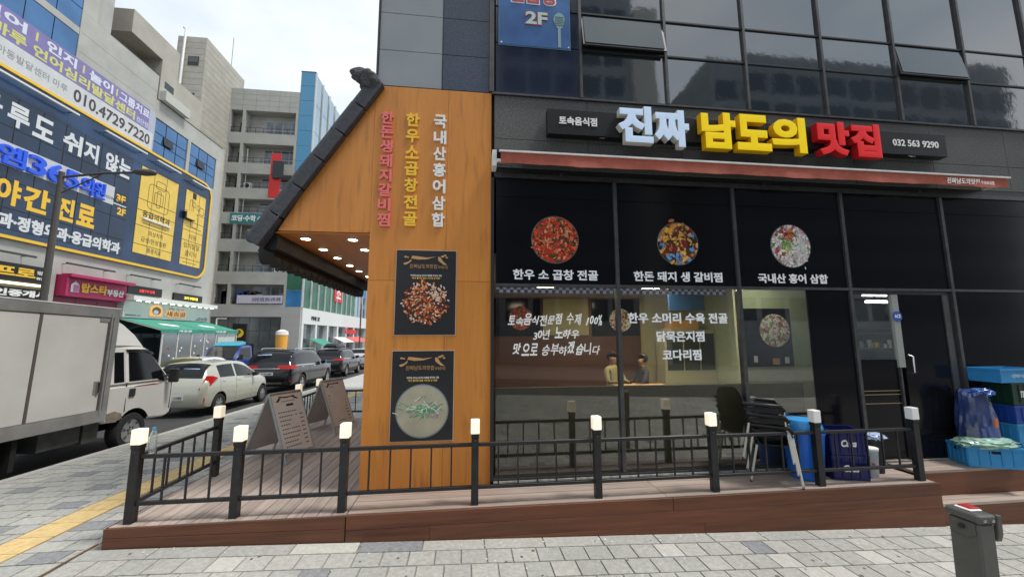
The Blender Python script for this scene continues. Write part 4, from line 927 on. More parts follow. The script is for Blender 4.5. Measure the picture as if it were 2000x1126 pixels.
# linear wall-washer lamps
def bar_lamp(y0, y1, z, m, lab, cat='wall lamp', grp='linear lamps on the clinic wall'):
    t = thing('wall_lamp', lab, cat, (AX, y0, z), grp)
    bx('tube', m, t, AX + .35, AX + .43, y0, y1, z, z + .08)
    for yy in (y0 + .2, y1 - .2): bx('arm', M_frame, t, AX + .005, AX + .345, yy, yy + .03, z + .02, z + .05)
M_lampw = mat('pale_lamp_body', (.7, .7, .68, 1), .4); M_lampd = mat('dark_lamp_body', (.05, .045, .045, 1), .5)
for i, (y0, y1) in enumerate(((16.3, 19.6), (21.0, 23.6), (24.4, 26.3), (27.4, 29.3))): bar_lamp(y0, y1, 12.55, M_lampw, 'pale linear lamp over the navy sign, %s from the left' % ('first', 'second', 'third', 'fourth')[i])
for i, (y0, y1) in enumerate(((15.6, 18.7), (20.0, 22.5), (23.5, 25.6), (27.2, 29.2))): bar_lamp(y0, y1, 5.42, M_lampd, 'dark linear lamp under the navy sign, %s from the left' % ('first', 'second', 'third', 'fourth')[i])
# purple banner
pb = thing('therapy_banner', 'purple and white banner with a phone number on the third floor wall', 'banner', (AX, 20, 13))
M_pur = mat('purple_banner', (.22, .19, .42, 1), .5, var=.08, scale=2)
bx('purple_field', M_pur, pb, AX + .004, AX + .03, 12, 23.9, 14.2, 15.5); bx('white_field', mat('white_banner', (.6, .62, .63, 1), .5, var=.06, scale=2), pb, AX + .004, AX + .03, 12, 24.3, 13.12, 14.195)
bx('fade_end', mat('pale_lilac', (.42, .45, .58, 1), .5), pb, AX + .004, AX + .03, 23.905, 24.3, 14.2, 15.5)
M_py = mat('banner_yellow', (.60, .60, .20, 1), .5); M_pw = mat('banner_white', (.66, .70, .78, 1), .5); M_pd2 = mat('banner_dark', (.07, .05, .06, 1), .5)
PX = AX + .031
txt('언어', 15.6, 17.4, 14.9, 15.4, PX, M_pw, pb, '+x', .006, .035); txt('인지', 18.2, 19.55, 14.88, 15.4, PX, M_pw, pb, '+x', .006, .035); txt('놀이', 20.2, 21.5, 14.88, 15.4, PX, M_pw, pb, '+x', .006, .035); txt('그룹치료', 21.9, 23.9, 14.88, 15.4, PX, M_pw, pb, '+x', .006, .03)
for y0 in (17.75, 19.85, 21.68): bx('divider', M_py, pb, PX, PX + .006, y0, y0 + .09, 14.95, 15.36)
txt('마루 언어심리발달센터', 16.2, 22.95, 14.27, 14.8, PX, M_py, pb, '+x', .006, .035); txt('검단점', 23.05, 23.85, 14.3, 14.62, PX, M_pw, pb, '+x', .006, .01)
txt('010.4729.7220', 19.6, 24.1, 13.35, 13.98, PX, M_pd2, pb, '+x', .006, .02); txt('국공립아동발달센터 마루', 15.5, 19.3, 13.5, 13.85, PX, mat('banner_grey', (.3, .3, .32, 1), .5), pb, '+x', .006, 0)
# ground floor shops
def boxsign(lab, y0, y1, z0, z1, m, dep=.3, name='shop_sign', x=AX):
    t = thing(name, lab, 'sign', (x, y0, z0)); bx('sign_box', m, t, x + .005, x + dep, y0, y1, z0, z1, bev=.01); return t
M_mag = mat('magenta_sign', (.42, .015, .10, 1), .4); M_magd = mat('dark_magenta', (.22, .01, .055, 1), .45)
t = boxsign('magenta estate agency sign with yellow and white letters', 19.95, 23.4, 3.93, 4.93, M_mag, .35)
bx('canopy', M_mag, t, AX + .351, AX + .75, 19.9, 23.42, 4.82, 4.96); bx('canopy_side', M_mag, t, AX + .351, AX + .6, 19.9, 20.0, 3.93, 4.815)
txt('탑스타', 20.85, 22.2, 4.17, 4.64, AX + .352, M_yelb, t, '+x', .04, .04); txt('부동산', 22.22, 23.2, 4.15, 4.5, AX + .352, M_wl, t, '+x', .04, .03)
MB().prism([(20.35, 4.15), (20.75, 4.15), (20.75, 4.5), (20.55, 4.68), (20.35, 4.5)], 'x', AX + .352, AX + .38).build('house_mark', M_wl, t); bx('house_mark', mat('pink_mark', (.6, .2, .4, 1), .5), t, AX + .381, AX + .395, 20.48, 20.72, 4.17, 4.5)
t = boxsign('dark magenta window panels with a yellow phone number below the agency sign', 19.95, 23.3, 1.2, 3.9, M_magd, .05, 'window_sign')
txt('567-7797', 20.7, 22.9, 3.05, 3.5, AX + .052, M_yelb, t, '+x', .02, .04)
for yy in (21.0, 22.1): bx('joint', M_line, t, AX + .051, AX + .056, yy, yy + .03, 1.2, 3.9)
t = boxsign('black estate agency sign with orange word and a lit lower edge', 10, 19.45, 4.35, 5.08, M_black, .3)
txt('마 프로', 16.4, 18.85, 4.5, 4.95, AX + .302, M_yelb, t, '+x', .03, .04); txt('부동산컨설팅', 18.92, 19.36, 4.72, 4.9, AX + .302, M_wl, t, '+x', .01, .02); txt('매매 전월세', 18.92, 19.33, 4.5, 4.62, AX + .302, M_wl, t, '+x', .01, .02)
bx('light_strip', mat('warm_strip', (.9, .8, .5, 1), .5, emit=(1, .85, .5, 1), estr=.8), t, AX + .25, AX + .34, 10, 19.45, 4.2, 4.3)
t = boxsign('dark fascia with white licensed agent lettering and a yellow phone number', 10, 19.5, 3.2, 4.1, M_black, .2)
txt('공인중개사', 17.0, 19.6, 3.72, 4.02, AX + .202, M_wl, t, '+x', .03, .04); txt('565-6678', 17.3, 19.3, 3.3, 3.62, AX + .202, M_yelb, t, '+x', .03, .04)
bx('shop_window', M_darkgl, ca, AX + .003, AX + .02, 3, 19.4, -.3, 3.1)
bx('pilaster', M_bst, ca, AX + .003, AX + .12, 19.5, 19.9, -.4, 5.2)
M_wf = mat('white_fascia', (.62, .66, .64, 1), .5, var=.05, scale=2)
t = boxsign('white restaurant fascia lit from above with orange lettering and a round emblem', 23.45, 30.6, 3.1, 4.05, M_wf, .25)
bx('hood', mat('white_hood', (.75, .76, .72, 1), .4), t, AX + .005, AX + .75, 23.4, 30.62, 4.06, 4.3)
for k in range(11): bx('spotlight', mat('spot_warm', (1, 1, .9, 1), .4, emit=(1, .97, .85, 1), estr=2.2), t, AX + .5, AX + .58, 23.9 + .63 * k, 24.15 + .63 * k, 4.03, 4.055)
M_org = mat('orange_backlit', (.65, .33, .10, 1), .4, emit=(1, .55, .2, 1), estr=.25)
MB().prism([(25.2, 3.25), (26.15, 3.25), (26.15, 3.65)] + [(25.675 + .475 * math.cos(a), 3.65 + .3 * math.sin(a)) for a in [R(x) for x in (30, 60, 90, 120, 150)]] + [(25.2, 3.65)], 'x', AX + .252, AX + .30).build('emblem', M_org, t)
MB().prism([(25.675 + .33 * math.cos(a), 3.58 + .24 * math.sin(a)) for a in [math.pi * k / 8 for k in range(16)]], 'x', AX + .301, AX + .31).build('emblem', mat('emblem_dark', (.25, .12, .05, 1), .5), t)
MB().prism([(25.62 + .2 * math.cos(a), 3.5 + .13 * math.sin(a)) for a in [math.pi * k / 8 for k in range(16)]], 'x', AX + .311, AX + .32).build('emblem', M_wl, t)
txt('새송골', 26.35, 28.2, 3.25, 3.68, AX + .252, M_org, t, '+x', .05, .05); txt('새송골', 26.42, 28.13, 3.3, 3.64, AX + .303, mat('brown_letter', (.14, .05, .02, 1), .5), t, '+x', .01, .015)
txt('직화로 구운 고기', 26.7, 28.0, 3.74, 3.84, AX + .252, M_gold, t, '+x', .01, .01); txt('점심특선 031', 23.6, 24.6, 3.2, 3.28, AX + .252, M_line, t, '+x', .01, .01)
txt('032.561.2012', 29.4, 30.4, 3.28, 3.36, AX + .252, M_line, t, '+x', .01, .01); txt('연중무휴 24시간 영업', 29.2, 30.4, 3.16, 3.24, AX + .252, M_line, t, '+x', .01, .01)
t = boxsign('dark scrolling display with red characters over the white fascia', 23.75, 26.2, 4.45, 4.95, M_black, .12, 'led_sign'); txt('숯불구이 단체', 24.5, 25.6, 4.6, 4.78, AX + .122, mat('led_red', (.3, .02, .02, 1), .5, emit=(.8, .05, .05, 1), estr=.5), t, '+x', .01, .03)
t = boxsign('dark scrolling display with yellow characters near the building corner', 27.2, 29.9, 4.42, 4.88, M_black, .12, 'led_sign'); txt('고기 구워드림', 28.1, 29.4, 4.53, 4.72, AX + .122, mat('led_yellow', (.6, .5, .02, 1), .5, emit=(1, .85, .05, 1), estr=.6), t, '+x', .01, .04)
bx('shop_window', M_darkgl, ca, AX + .003, AX + .02, 23.5, 30.6, -.4, 3.0)
# green awnings and clear plastic enclosure
M_grn = mat('green_canvas', (.045, .28, .20, 1), .7, var=.1, scale=3)
for i, (y0, y1) in enumerate(((23.3, 26.55), (26.65, 30.5))):
    t = thing('green_awning', 'green canvas awning under the white fascia, %s half' % ('left' if i == 0 else 'right'), 'awning', (AX + .3, y0, 3), 'green awnings of the restaurant')
    MB().hexa([(AX + .26, y0, 3.02), (AX + 2.35, y0 - .0, 2.42), (AX + 2.35, y1, 2.42), (AX + .26, y1, 3.02), (AX + .26, y0, 3.05), (AX + 2.35, y0, 2.45), (AX + 2.35, y1, 2.45), (AX + .26, y1, 3.05)]).build('canvas', M_grn, t)
    bx('valance', M_grn, t, AX + 2.351, AX + 2.37, y0, y1, 2.24, 2.45); MB().tube([(AX + .28, y0 + .02, 3.0), (AX + 2.34, y0 + .02, 2.40)], .03, 6).build('arm', M_whitep, t)
    txt('새송골', y0 + 1.3, y0 + 2.4, 2.3, 2.42, AX + 2.371, M_wl, t, '+x', .004, .02)
    pr_ = MB().prism([(AX + 1.2, y0 + 1.3), (AX + 1.5, y0 + 1.3), (AX + 1.8, y0 + 2.2), (AX + 1.5, y0 + 2.4), (AX + 1.2, y0 + 1.8)], 'z', 0, .01).build('canvas_print', M_wl, t)
    for v in pr_.data.vertices: v.co.z += 3.05 - (v.co.x - AX - .26) * .287 + .004
tent = thing('plastic_enclosure', 'clear plastic tent enclosure under the green awnings', 'enclosure', (AX + 2.2, 26, -.2))
M_clear = glass_mat('clear_plastic', .10, (.62, .68, .70, 1), .10, milky=.10)
for k in range(6):
    y0 = 23.5 + 1.15 * k; bx('plastic_panel', M_clear, tent, AX + 2.3, AX + 2.31, y0 + .03, y0 + 1.13, -.3, 2.26); bx('frame_post', M_whitep, tent, AX + 2.27, AX + 2.34, y0 - .02, y0 + .02, -.35, 2.24)
bx('frame_post', M_whitep, tent, AX + 2.27, AX + 2.34, 30.38, 30.42, -.4, 2.24); bx('frame_rail', M_whitep, tent, AX + 2.27, AX + 2.34, 23.5, 30.4, 2.241, 2.28)
bx('plastic_panel', M_clear, tent, AX + .3, AX + 2.28, 30.4, 30.41, -.35, 2.5); bx('menu_sheet', mat('pale_sheet', (.5, .55, .5, 1), .5), tent, AX + 2.315, AX + 2.325, 28.3, 30.2, .5, 2.0)
rg = random.Random(4)
for k in range(26):
    y_, z_ = rg.uniform(23.8, 27.6), rg.uniform(.2, 2.0); bx('sticker', M_wl if k % 4 else mat('red_sticker', (.5, .03, .04, 1), .5), tent, AX + 2.312, AX + 2.32, y_, y_ + .1, z_, z_ + .1)

# ------------------------------------------------------------------ academy building behind (front face y = 50)
BY = 50.0
ab = thing('academy_building', 'grey building with open balconies, a glass corner and a tall stair tower', 'building', (-26, 55, 0))
M_blk = mat('grey_balcony_stone', (.42, .42, .385, 1), .8, var=.07, scale=.8); M_rec = mat('recessed_wall', (.40, .395, .37, 1), .85, var=.08, scale=1)
op = [(27.95, 31.0), (23.9, 26.5), (20.6, 22.5), (17.4, 19.2), (14.0, 15.95), (9.95, 12.45), (5.95, 8.4)]
edges_ = [33.95] + [e for z0, z1 in op for e in (z1, z0)] + [4.45]
for k in range(0, len(edges_), 2): bx('parapet', M_blk, ab, -30.5, -22.15, BY, BY + .35, edges_[k + 1], edges_[k])
M_jt = mat('joint_line', (.15, .15, .14, 1), .9)
for z in (33.2, 32.4, 31.7): bx('cladding_joint', M_jt, ab, -30.4, -22.2, BY - .003, BY - .0005, z, z + .025)
for x in (-29, -27.4, -25.8, -24.6, -23.3): bx('cladding_joint', M_jt, ab, x, x + .025, BY - .005, BY - .0032, 31.05, 33.9)
for i, (z0, z1) in enumerate(op):
    for (xa, xb) in ((-30.5, -30.3), (-28.9, -28.55), (-22.45, -22.15)): bx('column', M_blk, ab, xa, xb, BY + .001, BY + .34, z0, z1)
    bx('back_wall', M_rec, ab, -30.5, -22.15, BY + 1.3, BY + 1.5, z0 - .3, z1 + .3); bx('slab', M_rec, ab, -30.5, -22.15, BY + .36, BY + 1.29, z0 - .35, z0 - .1); bx('soffit', M_rec, ab, -30.5, -22.15, BY + .36, BY + 1.29, z1 + .01, z1 + .2)
    bx('side_fin', M_rec, ab, -28.89, -28.56, BY + .35, BY + 1.29, z0, z1); 
    h = min(2.35, z1 - z0 - .15)
    for k in range(4):
        x0 = -26.6 + k * 1.05; fr_ = bx('window', mat('window_frame_pale', (.5, .5, .5, 1), .5), ab, x0, x0 + 1.02, BY + 1.23, BY + 1.29, z0 + .05, z0 + h)
        for (za, zb) in ((z0 + .1, z0 + h * .45), (z0 + h * .48, z0 + h - .06)):
            gq = bx('pane', mat('office_glass', (.10, .12, .16, 1), .1, spec=.9, var=.5, scale=.7), fr_, x0 + .05, x0 + .97, BY + 1.215, BY + 1.228, za, zb); gq.matrix_parent_inverse = Matrix.Identity(4)
    bx('door_opening', M_darkgl, ab, -29.8, -29.0, BY + 1.27, BY + 1.295, z0, z0 + min(2, h))
    b = MB()
    for zz in (z0 + .25, z0 + .75): b.box(-30.3, -22.45, BY + .10, BY + .14, zz, zz + .04)
    for x in [-30.2 + k * .97 for k in range(9)]: b.box(x, x + .04, BY + .1, BY + .14, z0, z0 + .75)
    o = b.build('balcony_rail', M_frame, ab); o['kind'] = 'stuff'
for i, x in ((0, -27.9), (3, -27.6), (1, -28.0)): pass
bx('drain_pipe', M_whitep, ab, -28.2, -28.12, BY + .4, BY + .48, 9, 26)
bx('core', M_rec, ab, -36, -22.2, BY + 1.51, BY + 24, -1, 33.6)
M_pod = mat('podium_grey', (.42, .42, .41, 1), .75, var=.06, scale=.8)
bx('podium_wall', M_pod, ab, -31, -20.32, BY - .02, BY + .3, 4.42, 5.6); bx('podium_wall', M_pod, ab, -22.5, -20.32, BY - .02, BY + .3, -1.2, 4.415)
bx('shop_front_frame', M_alu, ab, -31, -22.55, BY + .1, BY + .3, -1.2, 4.40)
for k in range(7):
    for (z0, z1) in ((-.9, .9), (.96, 2.7), (2.76, 4.3)): bx('window_pane', mat('grey_showroom_glass', (.07, .085, .09, 1), .12, spec=.9, var=.4, scale=.6), ab, -30.9 + k * 1.2, -29.76 + k * 1.2, BY + .07, BY + .095, z0, z1)
# glass corner and street side
M_cy = mat('cyan_corner_glass', (.06, .24, .40, 1), .12, .3, spec=.9); M_sg = mat('pale_side_glass', (.30, .42, .50, 1), .06, .75, spec=1)
M_fl = mat('green_film', (.03, .16, .10, 1), .4, var=.3, scale=.3); M_fb = mat('blue_film', (.04, .22, .50, 1), .3, var=.3, scale=.3); M_fn = mat('deep_blue_film', (.02, .06, .30, 1), .3)
for k in range(15):
    z0 = 5.65 + 2.09 * k; m_ = M_fl if k in (1, 2) else (M_fn if k == 3 else (M_fb if k in (0, 4) else M_cy))
    bx('corner_pane', m_, ab, -22.1, -20.36, BY + .0, BY + .05, z0 + .03, z0 + 2.06)
bx('corner_frame', mat('pale_frame', (.5, .55, .58, 1), .4), ab, -22.14, -20.31, BY + .051, BY + .2, 5.6, 36.9); bx('corner_frame', M_frame, ab, -22.16, -20.28, BY - .03, BY + .3, 36.9, 37.0)
bx('side_core', M_rec, ab, -22.1, -20.35, BY + .21, BY + 40, 5.6, 35.6)
for j in range(15):
    y0 = BY + .1 + j * 2.5
    for k in range(8):
        z0 = 5.65 + k * 3.88; z1 = z0 + 3.8
        if k == 7: z1 = 36.85 - j * .05
        bx('side_pane', (M_fl if k == 0 and j < 9 else (M_fb if k in (1,) else M_sg)), ab, -20.34, -20.30, y0 + .05, y0 + 2.4, z0, z1)
    bx('fin', M_whitep, ab, -20.3, -20.12, y0 - .04, y0 + .04, 5.6, 36.9)
# white retail podium along the street
M_pw2 = mat('white_podium', (.70, .71, .70, 1), .6)
bx('street_podium', M_pw2, ab, -21.2, -20.2, BY + .35, BY + 40, 3.6, 5.58)
for j in range(9):
    y0 = BY + .35 + j * 4.4; bx('street_pier', M_pw2, ab, -21, -20.21, y0, y0 + .55, -2, 3.59)
    for i in range(3):
        for (z0, z1) in ((-1.6, .9), (1.0, 3.5)): bx('shop_pane', mat('shopfront_glass', (.10, .13, .14, 1), .12, spec=.9, var=.5, scale=.5), ab, -20.8, -20.77, y0 + .6 + i * 1.25, y0 + 1.8 + i * 1.25, z0, z1)
bx('shop_core', M_rec, ab, -22, -20.82, BY + .35, BY + 40, -2, 3.59)
# stair tower
bx('tower', M_bst2, ab, -33.6, -30.5, 44.87, 52.5, -1, 36.7)
bx('tower_low', M_bst2, ab, -36, -30.49, 52.51, 60, -1, 35.4)
for z in [36.0 - .75 * k for k in range(22)]: bx('cladding_joint', M_jt, ab, -33.55, -30.55, 44.863, 44.868, z, z + .02); bx('cladding_joint', M_jt, ab, -30.499, -30.493, 44.9, 52.4, z, z + .02)
for (x0, x1, z0, z1) in ((-32.3, -31.15, 33.1, 34.25), (-32.35, -31.25, 28.2, 29.7), (-32.4, -31.3, 23.0, 24.5)):
    fr_ = bx('window', M_frame, ab, x0, x1, 44.84, 44.862, z0, z1); q = bx('pane', M_darkgl, fr_, x0 + .08, x1 - .08, 44.82, 44.838, z0 + .4, z1 - .08); q.matrix_parent_inverse = Matrix.Identity(4)
MB().tube([(-32.75, 44.6, 26), (-32.65, 44.6, 37.4), (-32.9, 44.6, 37.6)], .13, 8).build('vent_pipe', M_whitep, ab, smooth=40)
MB().tube([(-30.8, 50, 35.4), (-30.8, 50, 41.0)], .03, 5).build('antenna', M_frame, ab)
t = thing('blade_sign', 'red projecting sign with a dark box mounted high on the balconied building', 'sign', (-23.2, 49, 22))
MR2 = mat('vivid_red', (.62, .015, .01, 1), .45)
bx('upper_plate', MR2, t, -24.35, -23.3, 48.6, 48.8, 21.9, 24.7); bx('lower_plate', MR2, t, -24.45, -23.2, 48.6, 48.8, 19.0, 21.85); bx('dark_box', M_frame, t, -24.0, -22.8, 48.3, 48.58, 21.4, 23.6); bx('bracket', M_frame, t, -23.8, -23.6, 48.81, 49.99, 23.0, 23.15); bx('bracket', M_frame, t, -23.8, -23.6, 48.81, 49.99, 20.0, 20.15)
t = thing('academy_sign', 'teal banner with white 4F academy lettering on a balcony parapet', 'sign', (-27, BY, 16))
bx('board', mat('teal_banner', (.02, .20, .22, 1), .5), t, -29.3, -24.6, BY - .08, BY - .01, 16.0, 17.3); txt('코딩·수학 4F', -29.1, -25.4, 16.25, 17.05, BY - .081, M_wl, t, depth=.02, bold=.035)
t = thing('balcony_banner', 'long lilac banner on the lowest balcony', 'banner', (-26, BY, 6)); bx('board', mat('lilac_banner', (.55, .53, .62, 1), .5), t, -27.7, -22.5, BY - .06, BY - .01, 6.05, 7.05); txt('수강생 모집 영어 수학 과학', -26.0, -22.7, 6.3, 6.8, BY - .061, mat('lilac_text', (.16, .13, .25, 1), .5), t, depth=.02, bold=.02)
t = thing('parking_sign', 'black parking totem with a yellow P circle', 'sign', (-22.9, 44, 0)); bx('totem', M_black, t, -24.6, -23.2, 44, 44.25, -1, 3.4)
MB().lathe([(.45, 0), (.45, .02)], 24, (-23.9, 43.975, 2.4), 'y').build('badge', mat('badge_yellow', (.8, .55, .02, 1), .5), t); txt('P', -24.08, -23.72, 2.1, 2.7, 43.974, M_line, t, depth=.01, bold=.04); txt('PARKING', -24.4, -23.4, 1.35, 1.6, 43.999, M_wl, t, depth=.01, bold=.03)
t = thing('ice_cream_sign', 'orange and white cup shaped sign in front of the corner podium', 'sign', (-20.0, 46, -1)); MB().lathe([(.5, -1), (.62, 2.2)], 20, (-20.5, 46, 0)).build('cup', mat('orange_cup', (.8, .38, .06, 1), .5), t, smooth=40); MB().lathe([(.66, 2.21), (.6, 2.6), (.2, 2.8)], 20, (-20.5, 46, 0)).build('foam', M_whitep, t, smooth=40)
for i, (y0, y1, mm, lab) in enumerate(((53, 57.5, M_grn, 'small green shop awning along the far podium'), (62, 67.5, M_whitep, 'small white shop awning along the far podium'), (68, 77, mat('coral_canvas', (.7, .12, .10, 1), .6), 'long coral red shop awning along the far podium'))):
    t = thing('shop_awning', lab, 'awning', (-20, y0, 2)); z0 = 1.9 if i else 1.7
    MB().hexa([(-20.25, y0, z0), (-18.6, y0, z0 - .8), (-18.6, y1, z0 - .8), (-20.25, y1, z0), (-20.25, y0, z0 + .05), (-18.6, y0, z0 - .75), (-18.6, y1, z0 - .75), (-20.25, y1, z0 + .05)]).build('canvas', mm, t)
    for yy in (y0, y1): MB().tube([(-18.65, yy, z0 - .8), (-18.65, yy, -2)], .04, 6).build('pole', M_whitep, t)
t = thing('storefront_lettering', 'round red and black storefront lettering on the white podium', 'lettering', (-20.2, 70, 3)); txt('Gusto', 67.5, 74, 2.5, 3.5, -20.19, mat('sign_red', (.7, .03, .04, 1), .5), t, '+x', .05, .05)
t = thing('storefront_lettering', 'small dark storefront lettering at the corner of the white podium', 'lettering', (-20.2, 53, 4)); txt('카페 모', 53, 56, 4.1, 4.7, -20.19, M_line, t, '+x', .05, .03)
t = thing('vinyl_logo', 'red square mark on the blue film of the side glazing', 'sign', (-20.2, 62, 7)); bx('board', MR2, t, -20.28, -20.2, 61.5, 65.2, 7.4, 10.2); txt('소', 62.3, 64.5, 7.9, 9.7, -20.195, M_wl, t, '+x', .03, .02)
t = thing('wall_sign', 'long white and navy wall sign on the film of the side glazing', 'sign', (-20.2, 54, 9)); bx('board', M_wl, t, -20.28, -20.1, 55.5, 59, 9.7, 10.5); bx('board', M_fn, t, -20.28, -20.1, 52, 55.45, 9.9, 10.7)
t = thing('apartment_block', 'distant beige block at the end of the street beside the pier', 'building', (-23, 95, 0))
bx('wall', mat('far_beige', (.42, .40, .35, 1), .8), t, -32, -16, 95, 105, -3, 16)
for j in range(5):
    for k in range(5):
        bx('window', M_darkgl, t, -25.6 + k * 2.2, -24.2 + k * 2.2, 94.96, 94.99, .2 + j * 3.1, 2.2 + j * 3.1)

# ------------------------------------------------------------------ blocks behind the viewer (seen mirrored in the glass)
ob = thing('opposite_building', 'plain grey building on the other side of the side lane', 'building', (6, -14, 0))
M_ob = mat('opposite_stone', (.26, .28, .29, 1), .8, var=.1, scale=1)
bx('wall', M_ob, ob, -7, 2.99, -40, -27, -.8, 14); bx('wall', M_ob, ob, 3, 17, -40, -26, -.8, 38); bx('wall', mat('opposite_cream', (.50, .48, .42, 1), .8), ob, 17.01, 19.5, -40, -25.4, -.8, 36); bx('wall', M_ob, ob, 24.5, 60, -42, -24, -.8, 31)
M_obw = mat('opposite_window', (.02, .03, .045, 1), .3)
for j in range(10):
    for k in range(5): bx('window', M_obw, ob, 3.6 + k * 2.6, 5.7 + k * 2.6, -25.99, -25.95, 3.4 + j * 3.4, 5.6 + j * 3.4)
    if j < 8:
        for k in range(12): bx('window', M_obw, ob, 25 + k * 3, 27.4 + k * 3, -23.99, -23.95, 3.4 + j * 3.3, 5.6 + j * 3.3)
bx('fascia', mat('opposite_fascia', (.5, .3, .12, 1), .5), ob, -6, 1, -25.99, -25.8, 2.5, 3.2)

# ------------------------------------------------------------------ vehicles
M_tyre = mat('tyre_rubber', (.016, .016, .017, 1), .85, bump=.1, scale=40); M_rim = mat('alloy', (.42, .42, .43, 1), .3, .8); M_well = mat('wheel_well', (.006, .006, .006, 1), .9)
M_carg = mat('car_glass', (.006, .007, .008, 1), .06, 0, spec=.35); M_tail = mat('tail_lamp', (.50, .014, .012, 1), .25, spec=.4); M_chrome = mat('chrome', (.6, .6, .6, 1), .15, 1)
M_plate = mat('number_plate', (.62, .63, .60, 1), .5); M_seam = mat('panel_gap', (.02, .02, .02, 1), .8); M_blkpl = mat('black_plastic', (.02, .02, .021, 1), .6)
def sub(o, parent):
    o.parent = parent; o.matrix_parent_inverse = Matrix.Identity(4); return o
def wheel(root, x, y, r, w=.19, side=1, spokes=5, steel=False):
    """x is the outer face; side +1 outer towards +x"""
    s = side
    prof = [(r * .62, 0), (r * .66, .012), (r * .93, .006), (r * .985, -.02), (r, -.05), (r, -w + .05), (r * .985, -w + .02), (r * .93, -w), (r * .5, -w)]
    t = MB().lathe([(a, h * s) for a, h in prof], 28, (x, y, r), 'x', cap=False).build('wheel', M_tyre, root, smooth=35)
    b = MB(); b.lathe([(r * .63, -.03 * s), (r * .64, -.004 * s), (r * .60, -.004 * s), (r * .58, -.035 * s), (r * .1, -.045 * s)], 24, (x, y, r), 'x')
    b.lathe([(r * .13, -.05 * s), (r * .14, -.006 * s), (r * .09, .0)], 12, (x, y, r), 'x')
    for k in range(spokes):
        a = 2 * math.pi * k / spokes + .3; c, q = math.cos(a), math.sin(a); wd = r * (.085 if not steel else .13)
        P = lambda rad, off: (y + rad * c - off * q, r + rad * q + off * c)
        p = [P(r * .08, -wd), P(r * .61, -wd * 1.25), P(r * .61, wd * 1.25), P(r * .08, wd)]
        b.prism(p, 'x', x - .030 * s, x - .006 * s)
    rim = b.build('rim', M_rim, None, smooth=30); sub(rim, t); t['kind_'] = 0; del t['kind_']
    dk = MB().lathe([(r * .60, -.052 * s), (r * .60, -.046 * s)], 20, (x, y, r), 'x').build('brake_disc', M_well, None); sub(dk, t)
    return t

